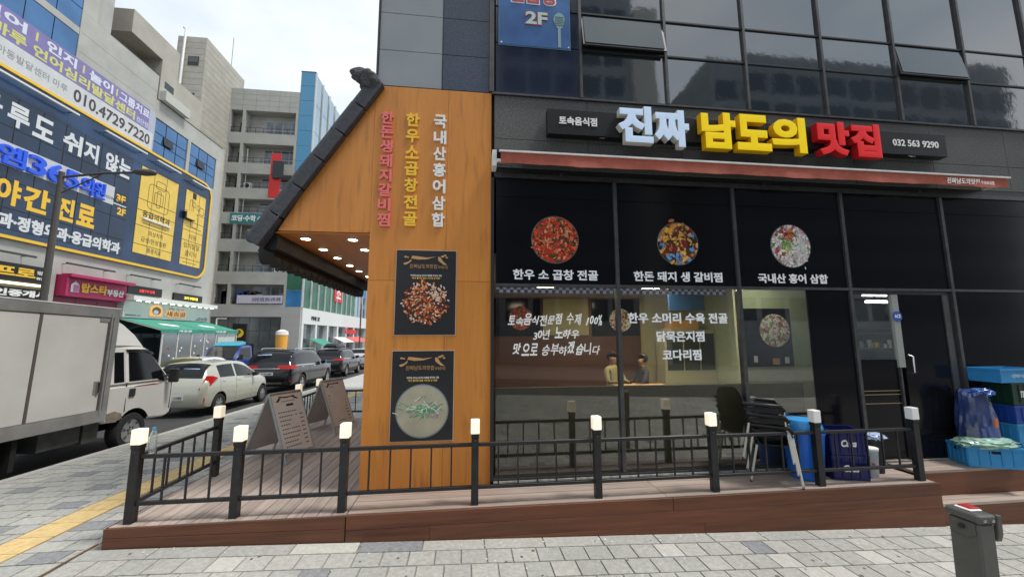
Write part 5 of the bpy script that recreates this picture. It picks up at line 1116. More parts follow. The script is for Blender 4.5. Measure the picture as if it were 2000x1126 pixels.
def lerp(a, b, t): return a + (b - a) * t
class Loft:
    """car body from stations (y, zb, zs, zt, w, wt): bottom, belt and top heights, half width, half width of the top"""
    def __init__(s, st): s.st = st
    def at(s, u):
        n = len(s.st) - 1; u = max(0, min(n - 1e-6, u)); i = int(u); f = u - i
        p = [s.st[max(0, min(n, i + k))] for k in (-1, 0, 1, 2)]
        o = []
        for a, b, c, d in zip(*p):
            lin = lerp(b, c, f); cr = b + .5 * f * (c - a + f * (2 * a - 5 * b + 4 * c - d + f * (3 * (b - c) + d - a)))
            o.append(lerp(lin, cr, .55))
        return o
    def sec(s, u):
        y, zb, zs, zt, w, wt = s.at(u); h = zs - zb
        return [(0, y, zb), (w * .86, y, zb), (w * .955, y, zb + .05), (w * .985, y, zb + h * .25), (w, y, zb + h * .55), (w * .985, y, zb + h * .86), (w * .945, y, zs),
                (wt, y, lerp(zs, zt, .86)), (wt * .93, y, lerp(zs, zt, .955)), (wt * .55, y, zt), (0, y, zt + .012)]
    def pt(s, u, v, side=1):
        c = s.sec(u); i = int(min(9.9999, v)); f = v - i; a, b = c[i], c[i + 1]
        return Vector((side * lerp(a[0], b[0], f), lerp(a[1], b[1], f), lerp(a[2], b[2], f)))
    def body(s, name, m, root, wheels, div=5):
        us = []; n = len(s.st) - 1
        for i in range(n): us += [i + k / div for k in range(div)]
        us.append(n); b = MB(); m_ = 11; L = 2 * m_ - 2
        for u in us:
            c = s.sec(u); ring = c + [(-p[0], p[1], p[2]) for p in reversed(c[1:-1])]; b.v += ring
        for i in range(len(us) - 1):
            for k in range(L): j = (k + 1) % L; b.f.append((i * L + k, i * L + j, (i + 1) * L + j, (i + 1) * L + k))
        b.f.append(tuple(range(L))); b.f.append(tuple(range((len(us) - 1) * L, len(us) * L)))
        o = b.build(name, m, root)
        cut = MB()
        for (y, r, wx) in wheels:
            cut.lathe([(r, -1.3), (r, 1.3)], 32, (0, y, r * .93), 'x')
        # keep the middle of the floor pan: two cutters per axle
        cut = MB()
        for (y, r, wx) in wheels:
            for sd_ in (-1, 1): cut.lathe([(r, sd_ * .45), (r, sd_ * 1.3)] if sd_ > 0 else [(r, -1.3), (r, -.45)], 32, (0, y, r * .90), 'x')
        co = cut.build('cut', m); md = o.modifiers.new('b', 'BOOLEAN'); md.operation = 'DIFFERENCE'; md.solver = 'EXACT'; md.object = co
        dg = bpy.context.evaluated_depsgraph_get(); me = bpy.data.meshes.new_from_object(o.evaluated_get(dg)); o.modifiers.clear(); o.data = me
        bpy.data.objects.remove(co)
        me.materials.clear(); me.materials.append(m); me.materials.append(M_well)
        for p in me.polygons:
            c = p.center
            for (y, r, wx) in wheels:
                if abs(c.x) > .44 and math.hypot(c.y - y, c.z - r * .90) < r * .985 + .012 and (abs(p.normal.x) < .5 or abs(c.x) < .46): p.material_index = 1
        me.shade_smooth(); me.set_sharp_from_angle(angle=R(38))
        return o
    def patch(s, name, m, root, u0, u1, v0, v1, side=1, off=.005, nu=8, nv=3, v0b=None, v1b=None, parent=None):
        b = MB(); v0b = v0 if v0b is None else v0b; v1b = v1 if v1b is None else v1b
        for lay in (off, -.004):
            for i in range(nu + 1):
                t = i / nu; u = lerp(u0, u1, t); va, vb = lerp(v0, v0b, t), lerp(v1, v1b, t)
                for j in range(nv + 1):
                    v = lerp(va, vb, j / nv); p = s.pt(u, v, side)
                    du = s.pt(u + .02, v, side) - s.pt(u - .02, v, side); dv = s.pt(u, min(v + .02, 9.99), side) - s.pt(u, max(v - .02, 0), side)
                    nrm = du.cross(dv)
                    nrm = nrm.normalized() if nrm.length > 1e-9 else Vector((side, 0, 0))
                    ym = s.st[-1][0] * .5
                    if nrm.dot(Vector((p.x, (p.y - ym) * .6, p.z - .62))) < 0: nrm = -nrm
                    b.v.append(tuple(p + nrm * lay))
        N = (nu + 1) * (nv + 1)
        for i in range(nu):
            for j in range(nv):
                a = i * (nv + 1) + j; q = (a, a + 1, a + nv + 2, a + nv + 1); b.f.append(q); b.f.append(tuple(N + k for k in reversed(q)))
        for i in range(nu): a = i * (nv + 1); c = a + nv; b.f.append((a, a + nv + 1, N + a + nv + 1, N + a)); b.f.append((c, N + c, N + c + nv + 1, c + nv + 1))
        for j in range(nv): a = j; c = nu * (nv + 1) + j; b.f.append((a, N + a, N + a + 1, a + 1)); b.f.append((c, c + 1, N + c + 1, N + c))
        return b.build(name, m, parent or root, smooth=50)
    def wide(s, name, m, root, u0, u1, v, off=.005, v_b=None):
        """patch across both sides over the top, from side point v to the middle"""
        o = s.patch(name, m, root, u0, u1, v, 9.999, 1, off, 8, 4, v0b=v_b); me = o.data; n = len(me.vertices)
        bm = bmesh.new(); bm.from_mesh(me); g2 = bmesh.ops.duplicate(bm, geom=bm.verts[:] + bm.edges[:] + bm.faces[:])
        vs = [e for e in g2['geom'] if isinstance(e, bmesh.types.BMVert)]
        for v_ in vs: v_.co.x = -v_.co.x
        bmesh.ops.remove_doubles(bm, verts=bm.verts, dist=.002); bmesh.ops.recalc_face_normals(bm, faces=bm.faces); bm.to_mesh(me); bm.free(); return o

def place(root, x, y, heading=0, flip=False):
    """stands the vehicle on the sloping road"""
    root.location = (x, y, gs(y) - .12)
    root.rotation_euler = (-.019 if y > 5 else 0, 0, (math.pi if flip else 0) - heading)
    if flip: root.rotation_euler.x = .019

def seams(L, root, us, v0=1.5, v1=5.9):
    for u in us:
        for sd_ in (1, -1): L.patch('door_seam', M_seam, root, u, u + .018, v0, v1, sd_, .002, 1, 5)

def strip_lamp(root, rows_, sd_):
    """solid wrap-around lamp: a grid of outer points closed with an inner copy"""
    b = MB(); nr, nc = len(rows_), len(rows_[0])
    for dx, dy in ((0, 0), (-.05, .06)):
        for r in rows_:
            for p in r: b.v.append((sd_ * (p[0] + dx), p[1] + dy, p[2]))
    N = nr * nc
    for i in range(nr - 1):
        for j in range(nc - 1): a = i * nc + j; b.f.append((a, a + 1, a + nc + 1, a + nc)); b.f.append((N + a, N + a + nc, N + a + nc + 1, N + a + 1))
    for i in range(nr - 1):
        for j in (0, nc - 1): a = i * nc + j; b.f.append((a, a + nc, N + a + nc, N + a))
    for j in range(nc - 1):
        for i in (0, nr - 1): a = i * nc + j; b.f.append((a, a + 1, N + a + 1, N + a))
    return b.build('tail_lamp', M_tail, root, smooth=40)

# white hatchback, rear at y = 0, front at +y
M_hw = mat('pearl_cream_paint', (.50, .50, .42, 1), .28, .15, spec=.6, coat=.6, var=.04, scale=2)
hb = thing('parked_car', 'cream white hatchback with tall red tail lamps parked just ahead of the box truck', 'car', (0, 0, 0), 'vehicles along the near kerb')
L = Loft([(0.00, .42, .62, .66, .60, .45), (.03, .30, .80, .84, .74, .62), (.10, .24, .93, 1.02, .785, .62), (.30, .22, .98, 1.30, .795, .585), (.52, .22, .985, 1.43, .80, .575), (1.0, .20, .975, 1.478, .80, .585),
          (1.7, .20, .955, 1.475, .80, .585), (2.15, .20, .94, 1.40, .80, .575), (2.55, .20, .93, 1.17, .795, .62), (2.85, .20, .92, .985, .79, .68), (3.25, .22, .82, .88, .76, .64), (3.50, .26, .66, .72, .66, .54), (3.59, .36, .52, .56, .5, .4)])
HW = [(.66, .335, 0), (3.045, .335, 0)]
L.body('body', M_hw, hb, HW)
for y in (.66, 3.045): wheel(hb, .785, y, .285, side=1, spokes=8); wheel(hb, -.785, y, .285, side=-1, spokes=8)
L.wide('rear_window', M_carg, hb, 2.08, 3.85, 7.35); L.wide('windscreen', M_carg, hb, 7.25, 8.7, 7.25)
for sd_ in (1, -1):
    L.patch('side_window', M_carg, hb, 4.35, 5.55, 6.10, 6.93, sd_, .004, 6, 3, v0b=6.10, v1b=6.94); L.patch('side_window', M_carg, hb, 5.68, 8.35, 6.08, 6.94, sd_, .004, 10, 3, v1b=6.70)
    strip_lamp(hb, [[(.60, .005, .75), (.64, .045, .88), (.675, .085, 1.00), (.70, .13, 1.10)], [(.70, .03, .72), (.745, .10, .86), (.765, .20, .98), (.765, .30, 1.09)], [(.765, .10, .73), (.80, .20, .86), (.806, .34, .96), (.80, .48, 1.03)]], sd_)
    L.patch('bumper_lamp', M_tail, hb, 1.05, 1.4, 2.9, 3.6, sd_, .01, 3, 3); L.patch('door_handle', M_chrome, hb, 4.55, 4.75, 5.25, 5.45, sd_, .02, 3, 2); L.patch('door_handle', M_chrome, hb, 5.72, 5.98, 5.25, 5.45, sd_, .02, 3, 2)
    MB().tube([(sd_ * .78, 2.35, 1.0), (sd_ * .93, 2.33, 1.03)], .07, 10).build('mirror', M_blkpl, hb, smooth=50)
seams(L, hb, (4.28, 5.6, 7.4)); L.wide('spoiler', M_hw, hb, 3.85, 4.15, 7.2, .02)
bx('number_plate', M_plate, hb, -.25, .25, -.028, -.006, .47, .60); txt('38 모 1195', -.22, .22, .495, .575, -.029, M_line, hb, depth=.003, bold=.02)
MB().tube([(-.45, .17, 1.02), (.02, .16, 1.035)], .012, 6).build('wiper', M_blkpl, hb); MB().tube([(.0, 1.0, 1.485), (0, .82, 1.62)], .006, 5).build('aerial', M_blkpl, hb)
L.patch('sill_trim', M_blkpl, hb, 4.6, 8.9, 1.05, 1.9, 1, .004, 6, 1)
place(hb, -7.82, 11.60, R(0))

def suv(label, paint, length, height, wd, wb, y_rear, r, lampy='wide', box=False, rails=False):
    root = thing('parked_car', label, 'car', (0, 0, 0), 'vehicles along the near kerb'); k = length / 4.8; h = height; w = wd / 2
    L = Loft([(0, .50, .78, .82, w * .78, w * .6), (.04, .36, .98, 1.04, w * .93, w * .78), (.14 * k, .30, 1.08, 1.22, w * .985, w * .80), (.36 * k, .28, 1.10, h * .90, w, w * .78), (.62 * k, .27, 1.10, h * .975, w, w * .775), (1.3 * k, .25, 1.09, h, w, w * .78),
              (2.3 * k, .25, 1.07, h * .995, w, w * .78), (2.85 * k, .25, 1.06, h * .94, w, w * .77), (3.35 * k, .25, 1.04, 1.25, w, w * .80), (3.65 * k, .25, 1.02, 1.10, w * .99, w * .86), (4.3 * k, .27, .95, 1.02, w * .95, w * .8), (4.68 * k, .32, .80, .88, w * .85, w * .7), (4.8 * k, .42, .62, .66, w * .65, w * .5)])
    ys = (y_rear, y_rear + wb); L.body('body', paint, root, [(y, r * 1.16, 0) for y in ys])
    for y in ys: wheel(root, w - .015, y, r, .22, 1, 5); wheel(root, -w + .015, y, r, .22, -1, 5)
    L.wide('rear_window', M_carg, root, 2.12, 3.6, 7.3); L.wide('windscreen', M_carg, root, 7.2, 8.6, 7.2); L.wide('spoiler', paint, root, 3.65, 4.1, 7.15, .025)
    for sd_ in (1, -1):
        L.patch('side_window', M_carg, root, 2.9, 4.15, 6.12, 6.85, sd_, .004, 5, 3, v1b=6.93); L.patch('side_window', M_carg, root, 4.22, 5.35, 6.08, 6.93, sd_, .004); L.patch('side_window', M_carg, root, 5.43, 8.1, 6.08, 6.93, sd_, .004, 10, 3, v1b=6.75)
        L.patch('window_trim', M_chrome, root, 2.9, 8.3, 5.94, 6.05, sd_, .006, 10, 1)
        za, zb = (.98, 1.13) if lampy == 'wide' else (1.00, 1.10)
        strip_lamp(root, [[(w * .42, -.01, za), (w * .42, .01, zb)], [(w * .70, .0, za), (w * .70, .03, zb)], [(w * .93, .05, za), (w * .90, .09, zb)], [(w * 1.0, .20, za), (w * .985, .24, zb)], [(w * 1.008, .42, za + .03), (w * .995, .42, zb - .02)]], sd_)
        L.patch('reflector', M_tail, root, .95, 1.15, 2.6, 3.1, sd_, .01, 2, 2)
        MB().tube([(sd_ * w * .97, 3.05 * k, 1.12), (sd_ * (w + .17), 3.02 * k, 1.16)], .09, 10).build('mirror', paint, root, smooth=50)
        for a in (4.45, 5.75): L.patch('door_handle', M_chrome, root, a, a + .28, 5.3, 5.5, sd_, .02, 3, 2)
        if rails: MB().tube([(sd_ * w * .68, .8 * k, h - .01), (sd_ * w * .68, .9 * k, h + .05), (sd_ * w * .68, 2.6 * k, h + .05), (sd_ * w * .68, 2.75 * k, h - .01)], .02, 8).build('roof_rail', M_chrome, root, smooth=50)
        L.patch('bumper_trim', M_blkpl, root, .1, 1.3, .7, 2.2, sd_, .008, 5, 3); L.patch('sill_trim', M_blkpl, root, 3.8, 9, 1.0, 2.6, sd_, .004, 8, 2)
    seams(L, root, (4.18, 5.39, 7.5)); bx('chrome_strip', M_chrome, root, -.5, .5, -.012, .045, .99, 1.02); bx('number_plate', M_plate, root, -.26, .26, -.03, .01, .74, .86); txt('116 하 5080', -.22, .22, .765, .835, -.031, M_line, root, depth=.003, bold=.01)
    bx('skid_plate', M_chrome, root, -.6, .6, -.008, .06, .40, .46)
    if box:
        b = MB(); n_ = 8
        for i in range(n_ + 1):
            t = i / n_; y = .55 + 2.0 * t; hh = .30 * (1 - (2 * t - 1) ** 6 * .5) * (1 - .3 * t); ww = .40 * (1 - max(0, t - .75) * 1.2)
            b.v += [(-ww, y, h + .07), (ww, y, h + .07), (ww * 1.03, y, h + .07 + hh * .5), (ww * .8, y, h + .07 + hh), (-ww * .8, y, h + .07 + hh), (-ww * 1.03, y, h + .07 + hh * .5)]
        for i in range(n_):
            for q in range(6): j = (q + 1) % 6; b.f.append((6 * i + q, 6 * i + j, 6 * i + 6 + j, 6 * i + 6 + q))
        b.f += [tuple(range(6)), tuple(range(6 * n_, 6 * n_ + 6))]; b.build('roof_box', M_black, root, smooth=30, bev=.01)
        for y in (.9, 2.1): MB().tube([(-.7, y, h + .02), (.7, y, h + .02)], .02, 6).build('cross_bar', M_chrome, root)
    return root
M_cblk = mat('black_car_paint', (.008, .008, .012, 1), .2, .0, spec=.4, coat=.35); M_cblk2 = mat('dark_grey_car_paint', (.022, .023, .028, 1), .2, .1, spec=.4, coat=.4)
s1 = suv('black minivan with roof rails and wide red tail lamps parked ahead of the cream hatchback', M_cblk, 5.1, 1.74, 1.96, 3.06, 1.08, .36, 'wide', False, True); place(s1, -7.88, 16.55)
s2 = suv('dark grey sport utility car carrying a black roof box near the orange pier', M_cblk2, 4.5, 1.66, 1.86, 2.67, .98, .35, 'slim', True); place(s2, -8.25, 24.3)
M_cw = mat('white_car_paint', (.62, .63, .64, 1), .2, .0, spec=.6, coat=.8)
s3 = suv('pale car waiting beyond the dark grey one, mostly hidden by the pier', M_cw, 4.5, 1.62, 1.84, 2.67, .95, .34); place(s3, -8.35, 31.5)
# white sedan in the next lane
sd3 = thing('moving_car', 'white saloon car in the road behind the cream hatchback', 'car', (0, 0, 0))
L = Loft([(0, .45, .68, .72, .7, .55), (.06, .32, .86, .92, .84, .70), (.45, .26, .97, 1.03, .89, .74), (.95, .24, .98, 1.09, .9, .72), (1.35, .24, .98, 1.36, .9, .62), (1.75, .24, .98, 1.45, .9, .60), (2.5, .24, .96, 1.47, .9, .60), (3.05, .24, .95, 1.37, .9, .61), (3.55, .24, .94, 1.02, .9, .74), (4.3, .27, .85, .92, .86, .7), (4.65, .32, .68, .74, .75, .6), (4.75, .42, .55, .6, .55, .4)])
L.body('body', M_cw, sd3, [(.95, .375, 0), (3.7, .375, 0)])
for y in (.95, 3.7): wheel(sd3, .885, y, .32, .2, 1, 5); wheel(sd3, -.885, y, .32, .2, -1, 5)
L.wide('rear_window', mat('greenish_rear_glass', (.05, .06, .02, 1), .08, spec=.9), sd3, 3.1, 4.6, 7.25); L.wide('windscreen', M_carg, sd3, 6.9, 7.9, 7.25)
for s_ in (1, -1):
    L.patch('side_window', M_carg, sd3, 3.9, 5.4, 6.1, 6.8, s_, .004, 6, 3, v1b=6.93); L.patch('side_window', M_carg, sd3, 5.5, 7.7, 6.1, 6.93, s_, .004, 8, 3, v1b=6.7); L.patch('tail_lamp', M_tail, sd3, 1.1, 2.0, 5.0, 5.8, s_, .01)
    MB().tube([(s_ * .88, 3.1, 1.02), (s_ * 1.04, 3.08, 1.05)], .07, 10).build('mirror', M_cw, sd3, smooth=50)
bx('number_plate', M_plate, sd3, -.26, .26, -.03, .01, .55, .66); seams(L, sd3, (3.85, 5.45, 7.0))
place(sd3, -11.1, 15.4)

# ---- trucks: cab built from a bevelled side profile
def cab_body(root, m, w, prof_low, prof_up, wheels, wtop):
    b = MB()
    def side_prism(prof, f):
        n = len(prof); base = len(b.v)
        b.v.extend([(f(z), y, z) for y, z in prof] + [(-f(z), y, z) for y, z in prof])
        b.f.append(tuple(range(base, base + n))); b.f.append(tuple(range(base + 2 * n - 1, base + n - 1, -1)))
        for i in range(n): j = (i + 1) % n; b.f.append((base + i, base + j, base + n + j, base + n + i))
    side_prism(prof_low, lambda z: w * (1 - .06 * max(0, (.75 - z)) )); o = b.build('cab_body', m, root, bev=.035, seg=3)
    b = MB(); z0 = min(z for _, z in prof_up); z1 = max(z for _, z in prof_up)
    side_prism(prof_up, lambda z: lerp(w * .99, wtop, (z - z0) / (z1 - z0))); u = b.build('cab_roof', m, root, bev=.04, seg=3)
    cut = MB()
    for y, r in wheels: cut.lathe([(r, -1.2), (r, 1.2)], 32, (0, y, r * .95), 'x')
    co = cut.build('cut', m); md = o.modifiers.new('b', 'BOOLEAN'); md.object = co; md.operation = 'DIFFERENCE'; md.solver = 'EXACT'
    dg = bpy.context.evaluated_depsgraph_get(); me = bpy.data.meshes.new_from_object(o.evaluated_get(dg)); o.modifiers.clear(); o.data = me; bpy.data.objects.remove(co)
    me.materials.clear(); me.materials.append(m); me.materials.append(M_well)
    for p in me.polygons:
        for y, r in wheels:
            if abs(p.normal.x) < .3 and math.hypot(p.center.y - y, p.center.z - r * .95) < r * 1.01 + .01: p.material_index = 1
    for q in (o.data, u.data): q.shade_smooth(); q.set_sharp_from_angle(angle=R(35))
    return o
M_tw = mat('dirty_white_truck_paint', (.68, .67, .63, 1), .3, var=.07, scale=1.6, coat=.25)
tk = thing('box_truck', 'white box truck with a grimy cab and grey metal cargo body parked at the kerb', 'truck', (0, 0, 0), 'vehicles along the near kerb')
# local frame: y = 0 at the front axle, front towards +y, z = 0 road
cab_body(tk, M_tw, .83, [(-.66, .58), (.80, .46), (.93, .52), (.96, .80), (.86, 1.21), (-.66, 1.21)], [(-.66, 1.212), (.855, 1.212), (.82, 1.27), (.30, 1.86), (.16, 1.92), (-.62, 1.93), (-.66, 1.88)], [(0, .385)], .72)
def yquad(name, m, parent, pts, x, th=.006, w_=None):
    """flat patch on the cab side; pts (y,z); leans in above the belt"""
    f = (lambda z: x) if w_ is None else w_
    b = MB(); n = len(pts); b.v = [(f(z) + th, y, z) for y, z in pts] + [(f(z) - .01, y, z) for y, z in pts]; b.f = [tuple(range(n)), tuple(range(2 * n - 1, n - 1, -1))] + [(i, (i + 1) % n, n + (i + 1) % n, n + i) for i in range(n)]
    return b.build(name, m, parent)
lean = lambda z: lerp(.83 * .99, .72, (z - 1.212) / (1.93 - 1.212)) if z > 1.212 else .83
for sgn in (1, -1):
    ln = (lambda z, s=sgn: s * lean(z)) ; th = .006 * sgn
    def yq(name, m, pts, t=.006):
        b = MB(); n = len(pts); b.v = [(sgn * (lean(z) + t), y, z) for y, z in pts] + [(sgn * (lean(z) - .01), y, z) for y, z in pts]; b.f = [tuple(range(n)), tuple(range(2 * n - 1, n - 1, -1))] + [(i, (i + 1) % n, n + (i + 1) % n, n + i) for i in range(n)]
        return b.build(name, m, tk)
    yq('quarter_window', M_carg, [(-.52, 1.27), (-.31, 1.27), (-.31, 1.82), (-.50, 1.82)])
    yq('side_window', M_carg, [(-.20, 1.27), (.47, 1.27), (.60, 1.215), (.78, 1.215), (.34, 1.76), (.18, 1.82), (-.20, 1.82)])
    yq('window_post', M_tw, [(-.29, 1.25), (-.22, 1.25), (-.22, 1.85), (-.29, 1.85)], .009)
    yq('rain_visor', M_carg, [(-.26, 1.83), (.17, 1.83), (.36, 1.77), (.37, 1.80), (.18, 1.87), (-.26, 1.87)], .03)
    for (ya, za, yb, zb) in ((-.25, .72, -.25, 1.25), (.86, .62, .86, 1.18)): yq('door_seam', M_seam, [(ya, za), (ya + .012, za), (yb + .012, zb), (yb, zb)], .0025)
    yq('door_handle', M_blkpl, [(-.19, .98), (-.07, .98), (-.06, 1.02), (-.06, 1.13), (-.19, 1.13)], .012)
    yq('red_pinstripe', mat('faded_red', (.22, .02, .02, 1), .6), [(-.10, 1.16), (.42, 1.155), (.60, 1.165), (.42, 1.18), (.0, 1.175)], .0025)
    MB().tube([(sgn * .80, .62, 1.30), (sgn * .98, .70, 1.34)], .02, 6).build('mirror_arm', M_blkpl, tk)
    bx('mirror', M_blkpl, tk, *(sorted((sgn * .88, sgn * 1.06))), .66, .75, 1.17, 1.46, bev=.02)
    wheel(tk, sgn * .80, 0, .335, .2, sgn, 6, True); wheel(tk, sgn * .80, -2.45, .30, .2, sgn, 6, True)
    yq('mud_grime', mat('road_grime', (.24, .20, .15, 1), .9, var=.3, scale=6), [(-.60, .62), (-.28, .60), (-.30, .70), (-.45, .76), (-.60, .74)], .0015)
b = MB(); b.v = [(-.68, .845, 1.26), (.68, .845, 1.26), (.64, .325, 1.865), (-.64, .325, 1.865), (-.68, .80, 1.25), (.68, .80, 1.25), (.64, .29, 1.85), (-.64, .29, 1.85)]; b.f = [(0, 1, 2, 3), (4, 7, 6, 5), (0, 4, 5, 1), (2, 6, 7, 3), (1, 5, 6, 2), (3, 7, 4, 0)]; b.build('windscreen', M_carg, tk)
# wind deflector
b = MB(); pr2 = [(-.60, 1.925), (.28, 1.90), (.05, 2.16), (-.25, 2.36), (-.55, 2.46), (-.60, 2.46)]; n = len(pr2); wv = [.74, .66, .62, .62, .66, .68]
b.v = [(wv[i], *pr2[i]) for i in range(n)] + [(-wv[i], *pr2[i]) for i in range(n)]; b.f = [tuple(range(n)), tuple(range(2 * n - 1, n - 1, -1))] + [(i, (i + 1) % n, n + (i + 1) % n, n + i) for i in range(n)]
b.build('wind_deflector', M_tw, tk, smooth=40, bev=.03, seg=2)
# cargo box
M_box = mat('grey_white_cargo_panel', (.60, .60, .56, 1), .5, var=.06, scale=1.4, bump=.03); M_boxf = mat('dull_aluminium', (.33, .33, .32, 1), .45, .35, var=.15, scale=4)
BX = .86
bx('cargo_body', M_box, tk, -BX + .02, BX - .02, -3.5, -.68, .72, 2.58)
for s_ in (1, -1):
    X0, X1 = sorted((s_ * (BX - .018), s_ * BX)); XF0, XF1 = sorted((s_ * (BX - .018), s_ * (BX + .012)))
    for (y0, y1) in ((-3.45, -1.98), (-1.93, -.86)): bx('side_panel', M_box, tk, X0, X1, y0, y1, .84, 2.42)
    bx('top_rail', M_boxf, tk, XF0, XF1, -3.5, -.66, 2.44, 2.60); bx('bottom_rail', M_boxf, tk, XF0, XF1, -3.5, -.66, .64, .83); bx('corner_post', M_boxf, tk, XF0, XF1, -.76, -.66, .831, 2.439)
    bx('panel_gap', mat('brown_gasket', (.10, .08, .075, 1), .7), tk, X0 + (.004 if s_ > 0 else -.004), X1 + (.004 if s_ > 0 else -.004), -1.977, -1.933, .84, 2.435); bx('door_gasket', mat('brown_gasket', (.10, .08, .075, 1)), tk, X0 + (.004 * s_), X1 + (.004 * s_), -.855, -.83, .84, 2.43)
    bx('locking_bar', M_boxf, tk, X0 + (.02 * s_), X1 + (.02 * s_), -.82, -.79, .75, 2.5)
    bx('latch_plate', M_boxf, tk, X0 + (.008 * s_), X1 + (.008 * s_), -.97, -.86, 1.12, 1.34); bx('latch', M_chrome, tk, X0 + (.035 * s_), X1 + (.035 * s_), -.93, -.89, 1.14, 1.32)
    bx('top_lip', M_whitep, tk, XF0 + (.004 * s_), XF1 + (.004 * s_), -3.5, -.655, 2.601, 2.618); bx('door_hinge', M_boxf, tk, X0 + (.01 * s_), X1 + (.01 * s_), -1.02, -.84, 2.36, 2.42)
bx('front_wall', M_boxf, tk, -BX, BX, -.66, -.645, .72, 2.6)
bx('chassis', M_well, tk, -.45, .45, -3.5, .5, .38, .62); bx('fuel_tank', mat('grimy_tank', (.05, .052, .05, 1), .7, var=.4, scale=5), tk, .42, .74, -1.6, -.95, .34, .62); bx('mudguard', M_well, tk, .55, .8, -2.0, -1.93, .18, .62); bx('side_guard', mat('grimy_tank', (.05, .052, .05, 1)), tk, .60, .74, -.9, -.62, .30, .62)
place(tk, -7.18, 8.45)

# blue light truck facing the camera
M_bt = mat('blue_truck_paint', (.015, .05, .26, 1), .25, coat=.5); 
bt = thing('light_truck', 'blue light truck with a turquoise cab visor coming towards the viewer', 'truck', (0, 0, 0))
cab_body(bt, M_bt, .83, [(-.66, .45), (.80, .42), (.93, .5), (.96, .80), (.86, 1.21), (-.66, 1.21)], [(-.66, 1.212), (.855, 1.212), (.82, 1.27), (.30, 1.86), (.16, 1.92), (-.62, 1.93), (-.66, 1.88)], [(0, .385)], .72)
b = MB(); b.v = [(-.68, .85, 1.26), (.68, .85, 1.26), (.64, .33, 1.865), (-.64, .33, 1.865), (-.68, .80, 1.25), (.68, .80, 1.25), (.64, .29, 1.85), (-.64, .29, 1.85)]; b.f = [(0, 1, 2, 3), (4, 7, 6, 5), (0, 4, 5, 1), (2, 6, 7, 3), (1, 5, 6, 2), (3, 7, 4, 0)]; b.build('windscreen', M_carg, bt)
b = MB(); b.hexa([(-.62, .34, 1.9), (.62, .34, 1.9), (.62, -.3, 1.96), (-.62, -.3, 1.96), (-.60, .10, 2.06), (.60, .10, 2.06), (.60, -.3, 2.12), (-.60, -.3, 2.12)]); b.build('cab_visor', mat('turquoise_visor', (.05, .36, .48, 1), .35), bt, bev=.02)
for s_ in (1, -1):
    pts = [(-.5, 1.27), (.5, 1.27), (.76, 1.24), (.34, 1.78), (-.5, 1.82)]; n = len(pts); b = MB(); b.v = [(s_ * (lean(z) + .006), y, z) for y, z in pts] + [(s_ * (lean(z) - .01), y, z) for y, z in pts]; b.f = [tuple(range(n)), tuple(range(2 * n - 1, n - 1, -1))] + [(i, (i + 1) % n, n + (i + 1) % n, n + i) for i in range(n)]; b.build('side_window', M_carg, bt)
    bx('headlight', mat('headlight_glass', (.7, .7, .62, 1), .1, emit=(1, .9, .7, 1), estr=.6), bt, *sorted((s_ * .45, s_ * .74)), .93, .985, .72, .88, bev=.01); MB().tube([(s_ * .78, .65, 1.3), (s_ * 1.0, .72, 1.35)], .02, 6).build('mirror_arm', M_blkpl, bt)
    bx('mirror', M_blkpl, bt, *sorted((s_ * .92, s_ * 1.08)), .68, .76, 1.22, 1.48, bev=.02); wheel(bt, s_ * .80, 0, .32, .2, s_, 6, True); wheel(bt, s_ * .80, -2.4, .3, .2, s_, 6, True)
bx('grille', M_blkpl, bt, -.42, .42, .95, .975, .74, .86); bx('number_plate', M_plate, bt, -.26, .26, .955, .985, .52, .63); bx('bed_floor', M_bt, bt, -.83, .83, -3.3, -.7, .7, .82); bx('bed_side', M_bt, bt, .79, .83, -3.3, -.7, .821, 1.2); bx('bed_side', M_bt, bt, -.83, -.79, -3.3, -.7, .821, 1.2); bx('headboard', M_blkpl, bt, -.78, .78, -.78, -.74, .821, 2.0); bx('chassis', M_well, bt, -.45, .45, -3.3, .5, .35, .6)
place(bt, -12.15, 21.6, 0, True)

# ------------------------------------------------------------------ street lamp
lp = thing('street_lamp', 'dark street lamp pole with a single arm on the far pavement before the clinic', 'street lamp', (-15, 15.5, 0))
M_pole = mat('brown_grey_pole', (.075, .07, .065, 1), .5)
MB().tube([(-15, 15.5, -.3), (-15, 15.5, 8.1)], .12, 12, r1=.085).build('pole', M_pole, lp, smooth=50); MB().tube([(-15, 15.5, 7.9), (-13.6, 15.5, 8.12), (-12.6, 15.5, 8.2)], .045, 8).build('arm', M_pole, lp, smooth=50)
MB().tube([(-15, 15.5, 7.25), (-14.2, 15.5, 7.75), (-13.7, 15.5, 8.05)], .025, 6).build('brace', M_pole, lp, smooth=50); MB().lathe([(.02, -.45), (.11, -.3), (.14, 0), (.11, .3), (.02, .4)], 12, (-12.2, 15.5, 8.22), 'x').build('lamp_head', M_pole, lp, smooth=50)

